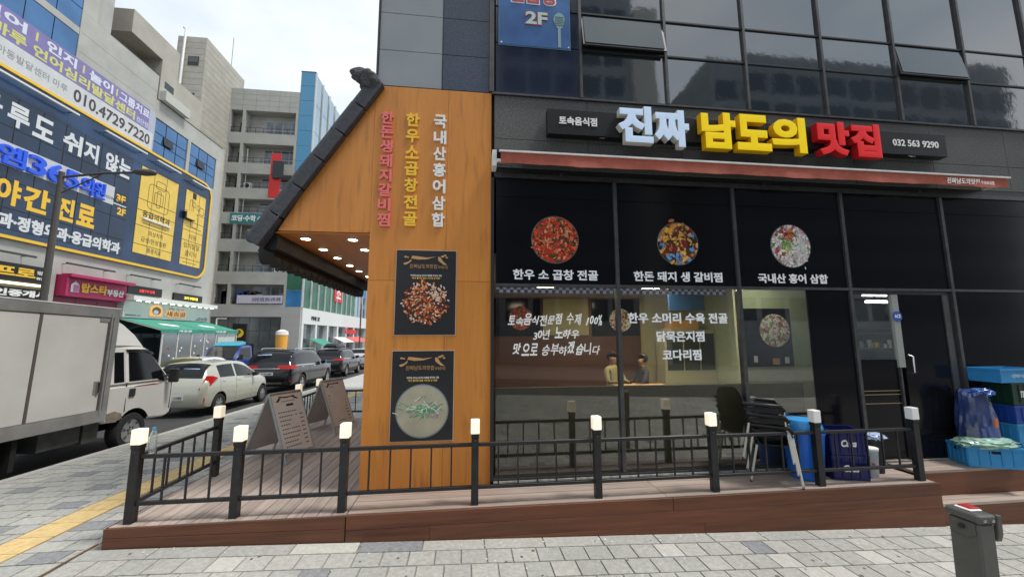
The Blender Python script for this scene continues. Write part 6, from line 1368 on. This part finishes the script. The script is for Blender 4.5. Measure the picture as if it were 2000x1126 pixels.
# ------------------------------------------------------------------ menu boards on the deck
def aboard(name_lab, fr_pts, back, top, loc):
    """fr_pts: two feet of the lettered panel; back: two feet of the plain panel; top: two ends of the ridge"""
    t = thing('menu_board', name_lab, 'sandwich board', loc, 'folding menu boards on the deck')
    A, B = [Vector(p) for p in fr_pts]; Cc, D = [Vector(p) for p in back]; T0, T1 = [Vector(p) for p in top]
    Mb = mat('board_taupe', (.74, .74, .73, 1), .6, var=.05); Mbk = mat('board_back', (.52, .50, .49, 1), .6); Mal = mat('board_aluminium', (.42, .44, .45, 1), .35, .6)
    for (a, b_, mm, nm) in ((A, B, Mb, 'lettered_panel'), (Cc, D, Mbk, 'plain_panel')):
        n = (b_ - a).cross(T0 - a).normalized() * .012
        p = [a + (T0 - a) * .12, b_ + (T1 - b_) * .12, T1, T0]
        MB().hexa([q - n for q in p] + [q + n for q in p]).build(nm, mm, t)
        for (s_, e_) in ((a, T0), (b_, T1)): MB().tube([s_, e_], .019, 6).build('frame_rail', Mal, t)
        MB().tube([p[0], p[1]], .014, 6).build('frame_rail', Mal, t)
    MB().tube([T0, T1], .024, 8).build('ridge_hinge', Mal, t)
    # print on the lettered panel
    n = (B - A).cross(T0 - A).normalized(); n = n if n.y < 0 else -n
    def Pp(u, v, o=.0135): return A + (B - A) * u + ((T0 + (T1 - T0) * u) - (A + (B - A) * u)) * v + n * o
    Mi = mat('brown_ink', (.05, .03, .022, 1), .6)
    def strip(u0, v0, u1, v1, h, nm='print_line', seg=1): MB().face(Pp(u0, v0), Pp(u1, v1), Pp(u1, v1 + h), Pp(u0, v0 + h)).build(nm, Mi, t)
    MB().face(Pp(.25, .93), Pp(.5, .915), Pp(.75, .93), Pp(.75, .945), Pp(.5, .935), Pp(.22, .95)).build('roof_stroke', Mi, t); MB().face(Pp(.24, .93), Pp(.12, .87), Pp(.2, .865), Pp(.3, .92)).build('roof_stroke', Mi, t); MB().face(Pp(.72, .935), Pp(.88, .885), Pp(.8, .88), Pp(.66, .92)).build('roof_stroke', Mi, t)
    strip(.3, .865, .75, .865, .008); strip(.42, .79, .66, .79, .035, 'print_frame')
    rg = random.Random(2)
    for k in range(9):
        v = .70 - k * .062; L_ = rg.uniform(.35, .6)
        u = .12
        while u < .12 + L_: strip(u, v, u + .055, v, .014); u += .075
        if k not in (0,): strip(.78, v, .9, v, .013)
    return t
aboard('nearer grey folding menu board on the deck', [(-2.46, 5.90, .252), (-2.24, 6.33, .252)], [(-3.22, 6.28, .252), (-3.0, 6.71, .252)], [(-2.86, 6.15, 1.155), (-2.62, 6.60, 1.155)], (-2.7, 6.3, .25))
aboard('farther grey folding menu board on the deck beside the pier', [(-2.33, 7.55, .252), (-2.12, 8.05, .252)], [(-3.05, 7.95, .252), (-2.84, 8.45, .252)], [(-2.72, 7.78, 1.155), (-2.49, 8.26, 1.155)], (-2.6, 8, .25))

# ------------------------------------------------------------------ bottle on the corner rail
bo = thing('water_bottle', 'clear plastic water bottle with a blue cap standing on the corner rail', 'bottle', (-3.04, 4.30, .873))
Mpet = glass_mat('clear_pet', .10, (.86, .90, .92, 1), .05, milky=.12)
MB().lathe([(.02, .874), (.030, .880), (.031, .93), (.029, .94), (.031, .95), (.031, 1.0), (.029, 1.01), (.031, 1.02), (.030, 1.05), (.020, 1.08), (.013, 1.095), (.013, 1.105)], 18, (-3.035, 4.30, 0)).build('bottle_body', Mpet, bo, smooth=50)
MB().lathe([(.0155, 1.10), (.0155, 1.122)], 16, (-3.035, 4.30, 0)).build('cap', mat('blue_cap', (.03, .30, .50, 1), .4), bo)

# ------------------------------------------------------------------ stacked chairs
M_shell = mat('black_chair_plastic', (.010, .010, .011, 1), .42, spec=.3); M_legw = mat('pale_chair_legs', (.52, .52, .47, 1), .4, .2)
def chair():
    root = thing('stacking_chair', 'x', 'chair', (0, 0, 0), 'black stacking chairs')
    # seat shell: sits facing +x, seat height .44
    b = MB(); nx, ny = 10, 8
    prof = [(.24, .415), (.22, .44), (.12, .435), (0, .425), (-.12, .43), (-.19, .46), (-.225, .53), (-.245, .62), (-.262, .72), (-.28, .82)]
    for lay in (0, -.012):
        for i, (px, pz) in enumerate(prof):
            hw = .215 if i < 5 else .215 - .012 * (i - 5); 
            for j in range(ny + 1):
                t = j / ny * 2 - 1; e = t * t
                top = .05 * e if i < 6 else 0; fx = (.05 * e if i >= 5 else 0); z = pz + (.022 * e if i < 5 else 0) - (.05 * e * e if i == 9 else 0)
                b.v.append((px + fx + (lay if i >= 5 else 0), t * hw, z + (lay if i < 5 else 0)))
    N = len(prof) * (ny + 1); w_ = ny + 1
    for i in range(len(prof) - 1):
        for j in range(ny): a = i * w_ + j; q = (a, a + 1, a + w_ + 1, a + w_); b.f.append(q); b.f.append(tuple(N + k for k in reversed(q)))
    for i in range(len(prof) - 1):
        for j in (0, ny): a = i * w_ + j; b.f.append((a, a + w_, N + a + w_, N + a))
    for j in range(ny): a = j; b.f.append((a, N + a, N + a + 1, a + 1)); a = (len(prof) - 1) * w_ + j; b.f.append((a, a + 1, N + a + 1, N + a))
    b.build('seat_shell', M_shell, root, smooth=50)
    MB().prism([(-.215, .462), (.215, .462), (.205, .375), (.12, .35), (.06, .385), (-.06, .385), (-.12, .35), (-.205, .375)], 'x', .205, .228).build('seat_apron', M_shell, root, bev=.004)
    for sy in (-1, 1):
        MB().tube([(.19, sy * .19, .60), (.20, sy * .21, .47), (.25, sy * .235, .012)], .0145, 8).build('leg', M_legw, root, smooth=50)
        MB().tube([(-.17, sy * .19, .43), (-.26, sy * .235, .012)], .0145, 8).build('leg', M_legw, root, smooth=50)
        # arm loop
        MB().tube([(-.22, sy * .20, .66), (-.05, sy * .245, .66), (.16, sy * .235, .655), (.20, sy * .22, .60)], .024, 8).build('arm_rest', M_shell, root, smooth=50)
        MB().face((.19, sy * .225, .60), (.195, sy * .225, .56), (-.1, sy * .222, .575), (-.235, sy * .21, .60), (-.05, sy * .228, .645), (.17, sy * .228, .64)).build('arm_panel', M_shell, root)
        for xx, yy in ((.25, .235), (-.26, .235)): MB().lathe([(.014, .0), (.014, .03)], 8, (xx, sy * yy, 0)).build('foot', M_shell, root)
    return root
c0 = chair()
for k in range(3):
    if k == 0: r_ = c0
    else:
        r_ = c0.copy(); COL.objects.link(r_)
        for ch in c0.children: c_ = ch.copy(); COL.objects.link(c_); c_.parent = r_; c_.matrix_parent_inverse = ch.matrix_parent_inverse.copy()
    r_['label'] = ['black plastic stacking chair at the bottom of the stack by the window', 'black plastic stacking chair in the middle of the stack by the window', 'black plastic stacking chair on top of the stack by the window'][k]
    r_.location = (3.78 - .03 * k, 4.56 + .015 * k, DZ + .004 + .125 * k); r_.rotation_euler = (0, 0, R(-34))

# blue bin
M_bin = mat('blue_bin_plastic', (.015, .17, .75, 1), .4, var=.06)
bi = thing('blue_bin', 'tall round blue plastic bin with a folded lid behind the stacked chairs', 'bin', (4.22, 4.60, DZ))
MB().lathe([(.17, DZ + .003), (.185, DZ + .02), (.22, DZ + .52), (.23, DZ + .54), (.23, DZ + .57), (.218, DZ + .57), (.18, DZ + .06)], 28, (4.23, 4.575, 0), cap=False).build('bin_body', M_bin, bi, smooth=40)
MB().lathe([(.212, DZ + .571), (.215, DZ + .62), (.18, DZ + .70), (.02, DZ + .71)], 28, (4.23, 4.575, 0)).build('lid', mat('sky_blue_lid', (.03, .26, .62, 1), .4), bi, smooth=40)

# crates -----------------------------------------------------------
def crate(label, cx, cy, z, L_, W2, H, m, rot=0, text=None, tm=None, slots=3, group='plastic crates', open_top=True, holes=False):
    t = thing('crate', label, 'crate', (cx, cy, z), group)
    hl, hw = L_ / 2, W2 / 2; th = .012
    bx('base', m, t, cx - hl + .01, cx + hl - .01, cy - hw + .01, cy + hw - .01, z + .001, z + .02)
    for nm, a in (('front_panel', (cx - hl, cx + hl, cy - hw, cy - hw + th)), ('back_panel', (cx - hl, cx + hl, cy + hw - th, cy + hw)), ('side_panel', (cx - hl, cx - hl + th, cy - hw + th + .001, cy + hw - th - .001)), ('side_panel', (cx + hl - th, cx + hl, cy - hw + th + .001, cy + hw - th - .001))):
        bx(nm, m, t, *a, z + .003, z + H - .03)
    e = .012
    b = MB(); b.box(cx - hl - e, cx + hl + e, cy - hw - e, cy - hw + th, z + H - .03, z + H); b.box(cx - hl - e, cx + hl + e, cy + hw - th, cy + hw + e, z + H - .03, z + H); b.box(cx - hl - e, cx - hl + th, cy - hw + th + .001, cy + hw - th - .001, z + H - .03, z + H); b.box(cx + hl - th, cx + hl + e, cy - hw + th + .001, cy + hw - th - .001, z + H - .03, z + H); b.build('rim', m, t)
    for k in range(slots + 1):
        x = cx - hl + (L_ - .014) * k / slots; bx('rib', m, t, x, x + .014, cy - hw - .009, cy - hw - .0005, z + .03, z + H - .031)
        y = cy - hw + (W2 - .014) * k / slots; bx('rib', m, t, cx - hl - .009, cx - hl - .0005, y, y + .014, z + .03, z + H - .031)
    if holes: 
        hm = M_well
        bx('hand_hole', hm, t, cx - .07, cx + .07, cy - hw - .0012, cy - hw + .002, z + H - .085, z + H - .05); bx('hand_hole', hm, t, cx - hl - .0012, cx - hl + .002, cy - .05, cy + .05, z + H - .085, z + H - .05)
    if text: txt(text, cx - L_ * .22, cx + L_ * .22, z + H * .34, z + H * .62, cy - hw - .001, tm or M_wl, t, depth=.003, bold=.04, shear=.2)
    if rot:
        t.rotation_euler = (0, 0, R(rot))
    return t
M_navc = mat('navy_crate', (.008, .012, .10, 1), .35); M_bluc = mat('light_blue_crate', (.03, .24, .52, 1), .45, var=.05); M_drkg = mat('dark_green_crate', (.006, .035, .022, 1), .4); M_mblu = mat('mid_blue_crate', (.01, .05, .28, 1), .45)
crate('navy beer crate at the bottom beside the blue bin', 4.70, 4.53, DZ + .004, .40, .30, .29, M_navc, -14, 'Cass', M_wl, 4)
crate('navy beer crate stacked on the other one beside the blue bin', 4.70, 4.53, DZ + .296, .40, .30, .29, M_navc, -14, 'Cass', M_wl, 4)
# tub, cylinder and cloth next to the crates
tb = thing('plastic_tub', 'translucent white plastic tub with a red mark beside the navy crates', 'tub', (5.05, 4.45, DZ))
MB().lathe([(.085, DZ + .004), (.10, DZ + .3), (.105, DZ + .31), (.105, DZ + .33)], 24, (5.04, 4.50, 0)).build('tub_body', mat('milky_plastic', (.45, .50, .54, 1), .35, var=.1, scale=5), tb, smooth=40); MB().lathe([(.108, DZ + .331), (.108, DZ + .35), (.03, DZ + .355)], 24, (5.04, 4.50, 0)).build('lid', M_wl, tb, smooth=40)
MB().lathe([(.02, 0), (.02, .004)], 12, (5.0, 4.40, DZ + .17), 'y').build('red_mark', mat('red_sticker', (.5, .03, .04, 1)), tb)
gb = thing('rubbish_pail', 'black pail lined with a blue and white plastic bag next to the tub', 'pail', (5.25, 4.6, DZ))
MB().lathe([(.085, DZ + .004), (.105, DZ + .42), (.095, DZ + .43)], 20, (5.27, 4.62, 0)).build('pail_body', M_blkpl, gb, smooth=40)
def crumple(name, m, parent, c, sx, sy, sz, seed, amp=.3, freq=6):
    bm = bmesh.new(); bmesh.ops.create_icosphere(bm, subdivisions=4, radius=1)
    for v in bm.verts:
        d = 1 + amp * noise.noise(v.co * freq * .5 + Vector((seed, 0, 0))) + amp * .45 * noise.noise(v.co * freq * 1.6 + Vector((0, seed, 0)))
        v.co = Vector((c[0] + v.co.x * sx * d, c[1] + v.co.y * sy * d, c[2] + max(-.8, v.co.z) * sz * d))
    me = bpy.data.meshes.new(name); bm.to_mesh(me); bm.free(); me.materials.append(m); me.shade_smooth(); me.set_sharp_from_angle(angle=R(28)); o = bpy.data.objects.new(name, me); COL.objects.link(o); part(o, parent); return o
crumple('bag_liner', mat('white_blue_bag', (.55, .6, .68, 1), .35, col2=(.05, .18, .6, 1), scale=3), gb, (5.26, 4.6, DZ + .45), .13, .11, .05, 3)

# right-hand crates by the door
RZ = .302
c1_ = crate('light blue crate nearest the step edge, holding a knotted green bag', 6.84, 4.56, RZ, .58, .36, .26, M_bluc, -22, None, None, 5, 'plastic crates', True, True)
crumple('x', M_wl, c1_, (0, 0, 0), .01, .01, .01, 1); bpy.data.objects.remove(c1_.children[-1]) if False else None
for o in list(bpy.data.objects):
    if o.name.startswith('x') and o.type == 'MESH' and len(o.name) <= 5: bpy.data.objects.remove(o)
gbag = thing('plastic_bag', 'pale green plastic bag lying over the light blue crate', 'bag', (6.84, 4.55, RZ + .26), 'plastic bags by the door')
crumple('bag', mat('pale_green_bag', (.33, .52, .42, 1), .3, var=.2, scale=5), gbag, (6.84, 4.53, RZ + .29), .36, .21, .075, 11, .28, 7)
bbag = thing('plastic_bag', 'translucent blue plastic bag full of rubbish standing on the green bag', 'bag', (6.85, 4.6, RZ + .3), 'plastic bags by the door')
Mbb = mat('blue_film_bag', (.035, .07, .24, 1), .22, col2=(.012, .018, .05, 1), scale=4, spec=.8)
bm = bmesh.new(); bmesh.ops.create_cone(bm, cap_ends=True, segments=40, radius1=1, radius2=1, depth=1)
bmesh.ops.subdivide_edges(bm, edges=[e for e in bm.edges if abs(e.verts[0].co.z - e.verts[1].co.z) > .5], cuts=14)
for v in bm.verts:
    t = v.co.z + .5; rad = lerp(.235, .175, t) * (1 - max(0, t - .93) * 2.5); a = math.atan2(v.co.y, v.co.x)
    rad *= 1 + .20 * noise.noise(Vector((math.cos(a) * 1.6, math.sin(a) * 1.6, t * 1.5 + 4))) + .12 * noise.noise(Vector((math.cos(a) * 5, math.sin(a) * 5, t * 3)))
    v.co = Vector((6.86 + rad * math.cos(a), 4.60 + rad * .75 * math.sin(a), RZ + .345 + t * .60 + .03 * math.sin(a * 3) * (t > .9)))
me = bpy.data.meshes.new('bag'); bm.to_mesh(me); bm.free(); me.materials.append(Mbb); me.shade_smooth(); me.set_sharp_from_angle(angle=R(22)); o = bpy.data.objects.new('bag', me); COL.objects.link(o); part(o, bbag)
crumple('bag_knot', mat('bright_blue_film', (.05, .15, .50, 1), .25, spec=.8), bbag, (6.90, 4.53, RZ + .93), .13, .09, .05, 5, .5, 8)
MB().hexa([(6.85, 4.405, RZ + .50), (6.885, 4.40, RZ + .50), (6.885, 4.415, RZ + .50), (6.85, 4.42, RZ + .50), (6.86, 4.405, RZ + .61), (6.895, 4.40, RZ + .61), (6.895, 4.415, RZ + .61), (6.86, 4.42, RZ + .61)]).build('orange_tag', mat('orange_tag', (.6, .16, .05, 1), .5), bbag)
st = [('light blue crate at the foot of the tall stack by the right edge', M_bluc, .25, None), ('second crate from the bottom of the tall stack, light blue', M_bluc, .25, None), ('navy blue crate third from the bottom of the tall stack', M_mblu, .24, None), ('dark green beer crate with white letters near the top of the tall stack', M_drkg, .30, 'TERRA'), ('light blue crate topmost of the tall stack by the right edge', M_bluc, .19, '대박식품')]
zz = RZ
for i, (lab, mm, h, tx_) in enumerate(st):
    if i == 4: crate(lab, 7.42, 4.62, zz + .002, .62, .34, h, mm, 0, tx_, mat('faint_white_print', (.35, .5, .65, 1), .5), 1, 'plastic crates')
    else: crate(lab, 7.58 if i else 7.62, 4.66, zz + .002, .46, .30, h, mm, 0, tx_, M_wl, 4, 'plastic crates')
    zz += h + .003

# ------------------------------------------------------------------ grey bollard in the foreground
bl = thing('barrier_post', 'grey metal barrier post with a red and white reflector on its sloping top', 'barrier post', (3.0, 2.2, -.2))
M_bol = mat('grey_green_paint', (.085, .085, .075, 1), .45, var=.12, scale=8, bump=.06, spec=.5)
b = MB(); w_, d_ = .135, .085
bx('shaft', M_bol, bl, -w_ / 2 * 1, w_ / 2, -d_ / 2, d_ / 2, -1.2, -.055, bev=.008)
bx('head', M_bol, bl, -w_ / 2 - .008, w_ / 2 + .008, -d_ / 2 - .006, d_ / 2 + .006, -.054, -.0, bev=.01)
MB().prism([(-.05, -.055), (.05, -.055), (.055, -.12), (.02, -.15), (-.06, -.14)], 'y', -d_ / 2 - .006, -d_ / 2 - .0005).build('face_plate', M_bol, bl, bev=.003)
MB().lathe([(.014, 0), (.014, .006), (.009, .009)], 14, (-.0, -d_ / 2 - .015, -.092), 'y').build('lock', M_line, bl)
bx('reflector_base', M_wl, bl, -.045, .03, -.03, .034, .0005, .010, bev=.003); bx('reflector', mat('red_reflector', (.42, .03, .035, 1), .35), bl, -.04, .02, -.018, .034, .0105, .019, bev=.003)
MB().prism([(w_ / 2 - .012, -.003), (w_ / 2 + .006, -.003), (w_ / 2 + .006, -.11), (w_ / 2 - .004, -.155), (w_ / 2 - .02, -.155)], 'y', d_ / 2 + .008, d_ / 2 + .034).build('hinge_flap', M_bol, bl, bev=.003)
for yy in (-.025, .018): MB().lathe([(.008, 0), (.008, .006), (.004, .009)], 10, (w_ / 2 + .0085, yy, -.028), 'x').build('bolt', M_chrome, bl, smooth=40)
for ch in bl.children: ch.matrix_parent_inverse = Matrix.Identity(4)
bl.location = (3.115, 2.187, .925); bl.rotation_euler = (R(-1.5), 0, R(-90)); bl.scale = (1.13, 1.34, 1.0)

# ------------------------------------------------------------------ diners seen through the window
def diner(x, y, z, face, shirt, label, hair_c):
    root = thing('person', label, 'person', (x, y, z - 1.15))
    V = [(0, 0, .45), (0, 0, .62), (0, 0, .82), (0, 0, .98), (0, .0, 1.05), (0, .01, 1.12), (0, .02, 1.22), (.17, 0, .95), (.22, .12, .72), (.12, .34, .72), (-.17, 0, .95), (-.22, .12, .72), (-.12, .34, .72), (.11, .06, .45), (.12, .45, .48), (.12, .46, .06), (-.11, .06, .45), (-.12, .45, .48), (-.12, .46, .06)]
    E = [(0, 1), (1, 2), (2, 3), (3, 4), (4, 5), (5, 6), (3, 7), (7, 8), (8, 9), (3, 10), (10, 11), (11, 12), (0, 13), (13, 14), (14, 15), (0, 16), (16, 17), (17, 18)]
    rad = [.14, .14, .15, .11, .055, .075, .085, .06, .042, .03, .06, .042, .03, .085, .06, .045, .085, .06, .045]
    me = bpy.data.meshes.new('body'); me.from_pydata(V, E, []); o = bpy.data.objects.new('body', me); COL.objects.link(o)
    o.modifiers.new('s', 'SKIN'); o.modifiers.new('u', 'SUBSURF').levels = 2
    for i, r in enumerate(rad): me.skin_vertices[0].data[i].radius = (r, r * (.75 if i < 4 else 1))
    me.skin_vertices[0].data[0].use_root = True
    dg = bpy.context.evaluated_depsgraph_get(); m2 = bpy.data.meshes.new_from_object(o.evaluated_get(dg)); bpy.data.objects.remove(o)
    m2.name = 'body'; m2.materials.clear(); skin = mat('skin', (.30, .17, .11, 1), .5); m2.materials.append(skin); m2.materials.append(shirt); m2.materials.append(mat('dark_trousers', (.02, .022, .03, 1), .8))
    for p in m2.polygons:
        c = p.center; p.material_index = 0 if (c.z > 1.055 or (c.y > .28 and c.z > .6)) else (1 if c.z > .53 else 2)
    m2.shade_smooth(); o = bpy.data.objects.new('body', m2); COL.objects.link(o); sub(o, root)
    # face and hair
    b = MB(); b.lathe([(.005, .105), (.016, .085), (.012, .07)], 8, (0, 0, 1.175), 'y'); n_ = b.build('nose', skin, None, smooth=60); sub(n_, root)
    for sx in (-.032, .032): e = MB().lathe([(.011, .088), (.008, .096)], 8, (sx, .015, 1.205), 'y').build('eye', M_line, None); sub(e, root); q = MB().lathe([(.02, -.005), (.02, .005)], 8, (sx * 2.75, .01, 1.19), 'x').build('ear', skin, None); sub(q, root)
    q = MB().box(-.025, .025, .085, .094, 1.135, 1.143).build('mouth', mat('lip', (.35, .12, .1, 1), .5), None); sub(q, root)
    bm = bmesh.new(); bmesh.ops.create_icosphere(bm, subdivisions=3, radius=.108)
    for v in list(bm.verts):
        v.co.y -= .012; v.co.z += 1.225
    bmesh.ops.delete(bm, geom=[v for v in bm.verts if (v.co.y > .03 and v.co.z < 1.275) or v.co.z < 1.13], context='VERTS')
    mh = bpy.data.meshes.new('hair'); bm.to_mesh(mh); bm.free(); mh.materials.append(hair_c); mh.shade_smooth(); h = bpy.data.objects.new('hair', mh); COL.objects.link(h); sub(h, root)
    root.location = (x, y, z - 1.2); root.rotation_euler = (0, 0, R(face)); return root
M_hair = mat('black_hair', (.012, .01, .009, 1), .5)
diner(3.05, 7.9, 1.55, 200, mat('pale_yellow_shirt', (.26, .24, .12, 1), .8), 'seated diner in a pale yellow top behind the window mullion', M_hair)
diner(3.62, 7.7, 1.52, 95, mat('dark_top', (.02, .02, .025, 1), .8), 'seated diner in dark clothes facing the one in yellow', M_hair)
tb2 = thing('dining_table', 'dining table between the two diners inside', 'table', (3.35, 7.3, .3)); bx('table_top', M_gold, tb2, 2.9, 3.9, 7.0, 7.5, 1.02, 1.05)
for (xx, yy) in ((2.95, 7.05), (3.85, 7.05), (2.95, 7.45), (3.85, 7.45)): bx('leg', M_frame, tb2, xx - .02, xx + .02, yy - .02, yy + .02, .301, 1.019)
for (x, y, lab) in ((3.05, 8.02, 'dark dining chair under the diner in yellow'), (3.62, 7.70, 'dark dining chair under the diner in dark clothes')):
    t = thing('dining_chair', lab, 'chair', (x, y, .3), 'dining chairs'); bx('seat', M_shell, t, x - .2, x + .2, y - .2, y + .2, .70, .74)
    for (a, c) in ((-.18, -.18), (.18, -.18), (-.18, .18), (.18, .18)): bx('leg', M_shell, t, x + a - .015, x + a + .015, y + c - .015, y + c + .015, .301, .699)

# ------------------------------------------------------------------ small street clutter
def ac_unit(x, y, z, lab, w_=1.0):
    t = thing('air_conditioner', lab, 'air conditioner', (x, y, z), 'air conditioner outdoor units')
    bx('casing', M_whitep, t, x, x + w_, y, y + .4, z, z + .8); MB().lathe([(.30, 0), (.30, .02), (.05, .03)], 16, (x + w_ * .42, y - .021, z + .4), 'y').build('fan_grille', M_blkpl, t)
ac_unit(-24.0, BY + .5, 10.0, 'outdoor air conditioner unit on the second balcony from below at its right end')
ac_unit(-28.4, BY + .5, 20.7, 'outdoor air conditioner unit on a middle balcony beside the column')
t = thing('parasol', 'cream parasol standing on a middle balcony of the grey building', 'parasol', (-26, BY + .6, 14)); MB().tube([(-26, BY + .7, 14), (-26, BY + .7, 15.6)], .04, 6).build('pole', M_whitep, t); MB().lathe([(1.5, 15.1), (.7, 15.45), (.03, 15.85)], 8, (-26, BY + .7, 0)).build('canopy', mat('cream_canvas', (.7, .68, .6, 1), .7), t)
cl = thing('stored_goods', 'jumble of dark crates and blue drums stored on the lowest balcony', 'goods', (-26, BY + .8, 5.9)); rg = random.Random(12)
for k in range(26):
    x_ = rg.uniform(-30, -23); h_ = rg.uniform(.4, 1.9); w_ = rg.uniform(.3, .8); bx('carton', mat('goods_%d' % (k % 5), [(.03, .03, .035, 1), (.25, .2, .15, 1), (.03, .08, .3, 1), (.4, .4, .38, 1), (.08, .02, .02, 1)][k % 5], .6), cl, x_, x_ + w_, BY + .45, BY + .9, 6.0, 6.0 + h_)
t = thing('lamp_post', 'slim pale lamp post standing before the grey podium', 'lamp post', (-25.3, 43, -1)); MB().tube([(-25.6, 43, -1), (-25.6, 43, 3.9)], .07, 8).build('pole', M_whitep, t); bx('head', M_whitep, t, -25.6, -24.7, 42.95, 43.05, 3.85, 3.95)
t = thing('utility_pole', 'tall grey utility pole at the far end of the street', 'pole', (-17.5, 68, -1)); MB().tube([(-17.9, 68, -1.5), (-17.9, 68, 7.5)], .12, 8).build('pole', M_pole, t); bx('box', M_alu, t, -18.1, -17.6, 67.8, 68.2, 2.2, 3.2)
# chips, gum spots and grit on the paving near the deck
rg = random.Random(21); b = MB()
for k in range(150):
    x_, y_ = rg.uniform(-3.3, 6.5), rg.uniform(2.7, 4.15) if rg.random() < .6 else rg.uniform(4.05, 4.18); r_ = rg.uniform(.004, .014); z_ = g(x_, y_) + .0025
    b.face(*[(x_ + r_ * math.cos(a) * rg.uniform(.6, 1.2), y_ + r_ * math.sin(a) * rg.uniform(.6, 1.2), z_) for a in [math.pi * q / 3 for q in range(6)]])
o = b.build('grit', mat('pale_grit', (.62, .61, .57, 1), .9), None); o['kind'] = 'stuff'
b = MB()
for k in range(110):
    x_, y_ = rg.uniform(-6.1, 6.5), rg.uniform(2.7, 9) ; 
    if x_ > -3.4: y_ = rg.uniform(2.7, 4.15)
    r_ = rg.uniform(.008, .02); z_ = g(x_, y_) + .003
    b.face(*[(x_ + r_ * math.cos(a) * rg.uniform(.6, 1.2), y_ + r_ * math.sin(a) * rg.uniform(.6, 1.2), z_) for a in [math.pi * q / 4 for q in range(8)]])
o = b.build('gum_spots', mat('dark_gum', (.12, .12, .115, 1), .9), None); o['kind'] = 'stuff'
t = thing('litter', 'scrap of white paper lying on the paving left of the barrier post', 'litter', (2.0, 3.2, 0)); z_ = g(1.85, 3.25) + .006; MB().face((1.80, 3.22, z_), (1.90, 3.20, z_ + .006), (1.92, 3.25, z_), (1.82, 3.27, z_ + .008)).build('paper', M_wl, t)

b = MB()
for (x0, x1, z0, z1) in panels:
    for x in (x0 + .03, x1 - .03):
        z = z0 + .08
        while z < z1: b.lathe([(.0045, 0), (.0045, .0015)], 6, (x, FY - .0015, z), 'y'); z += .31
o = b.build('screw_heads', mat('brass_screw', (.28, .14, .04, 1), .4, .5), bld); o['kind'] = 'stuff'
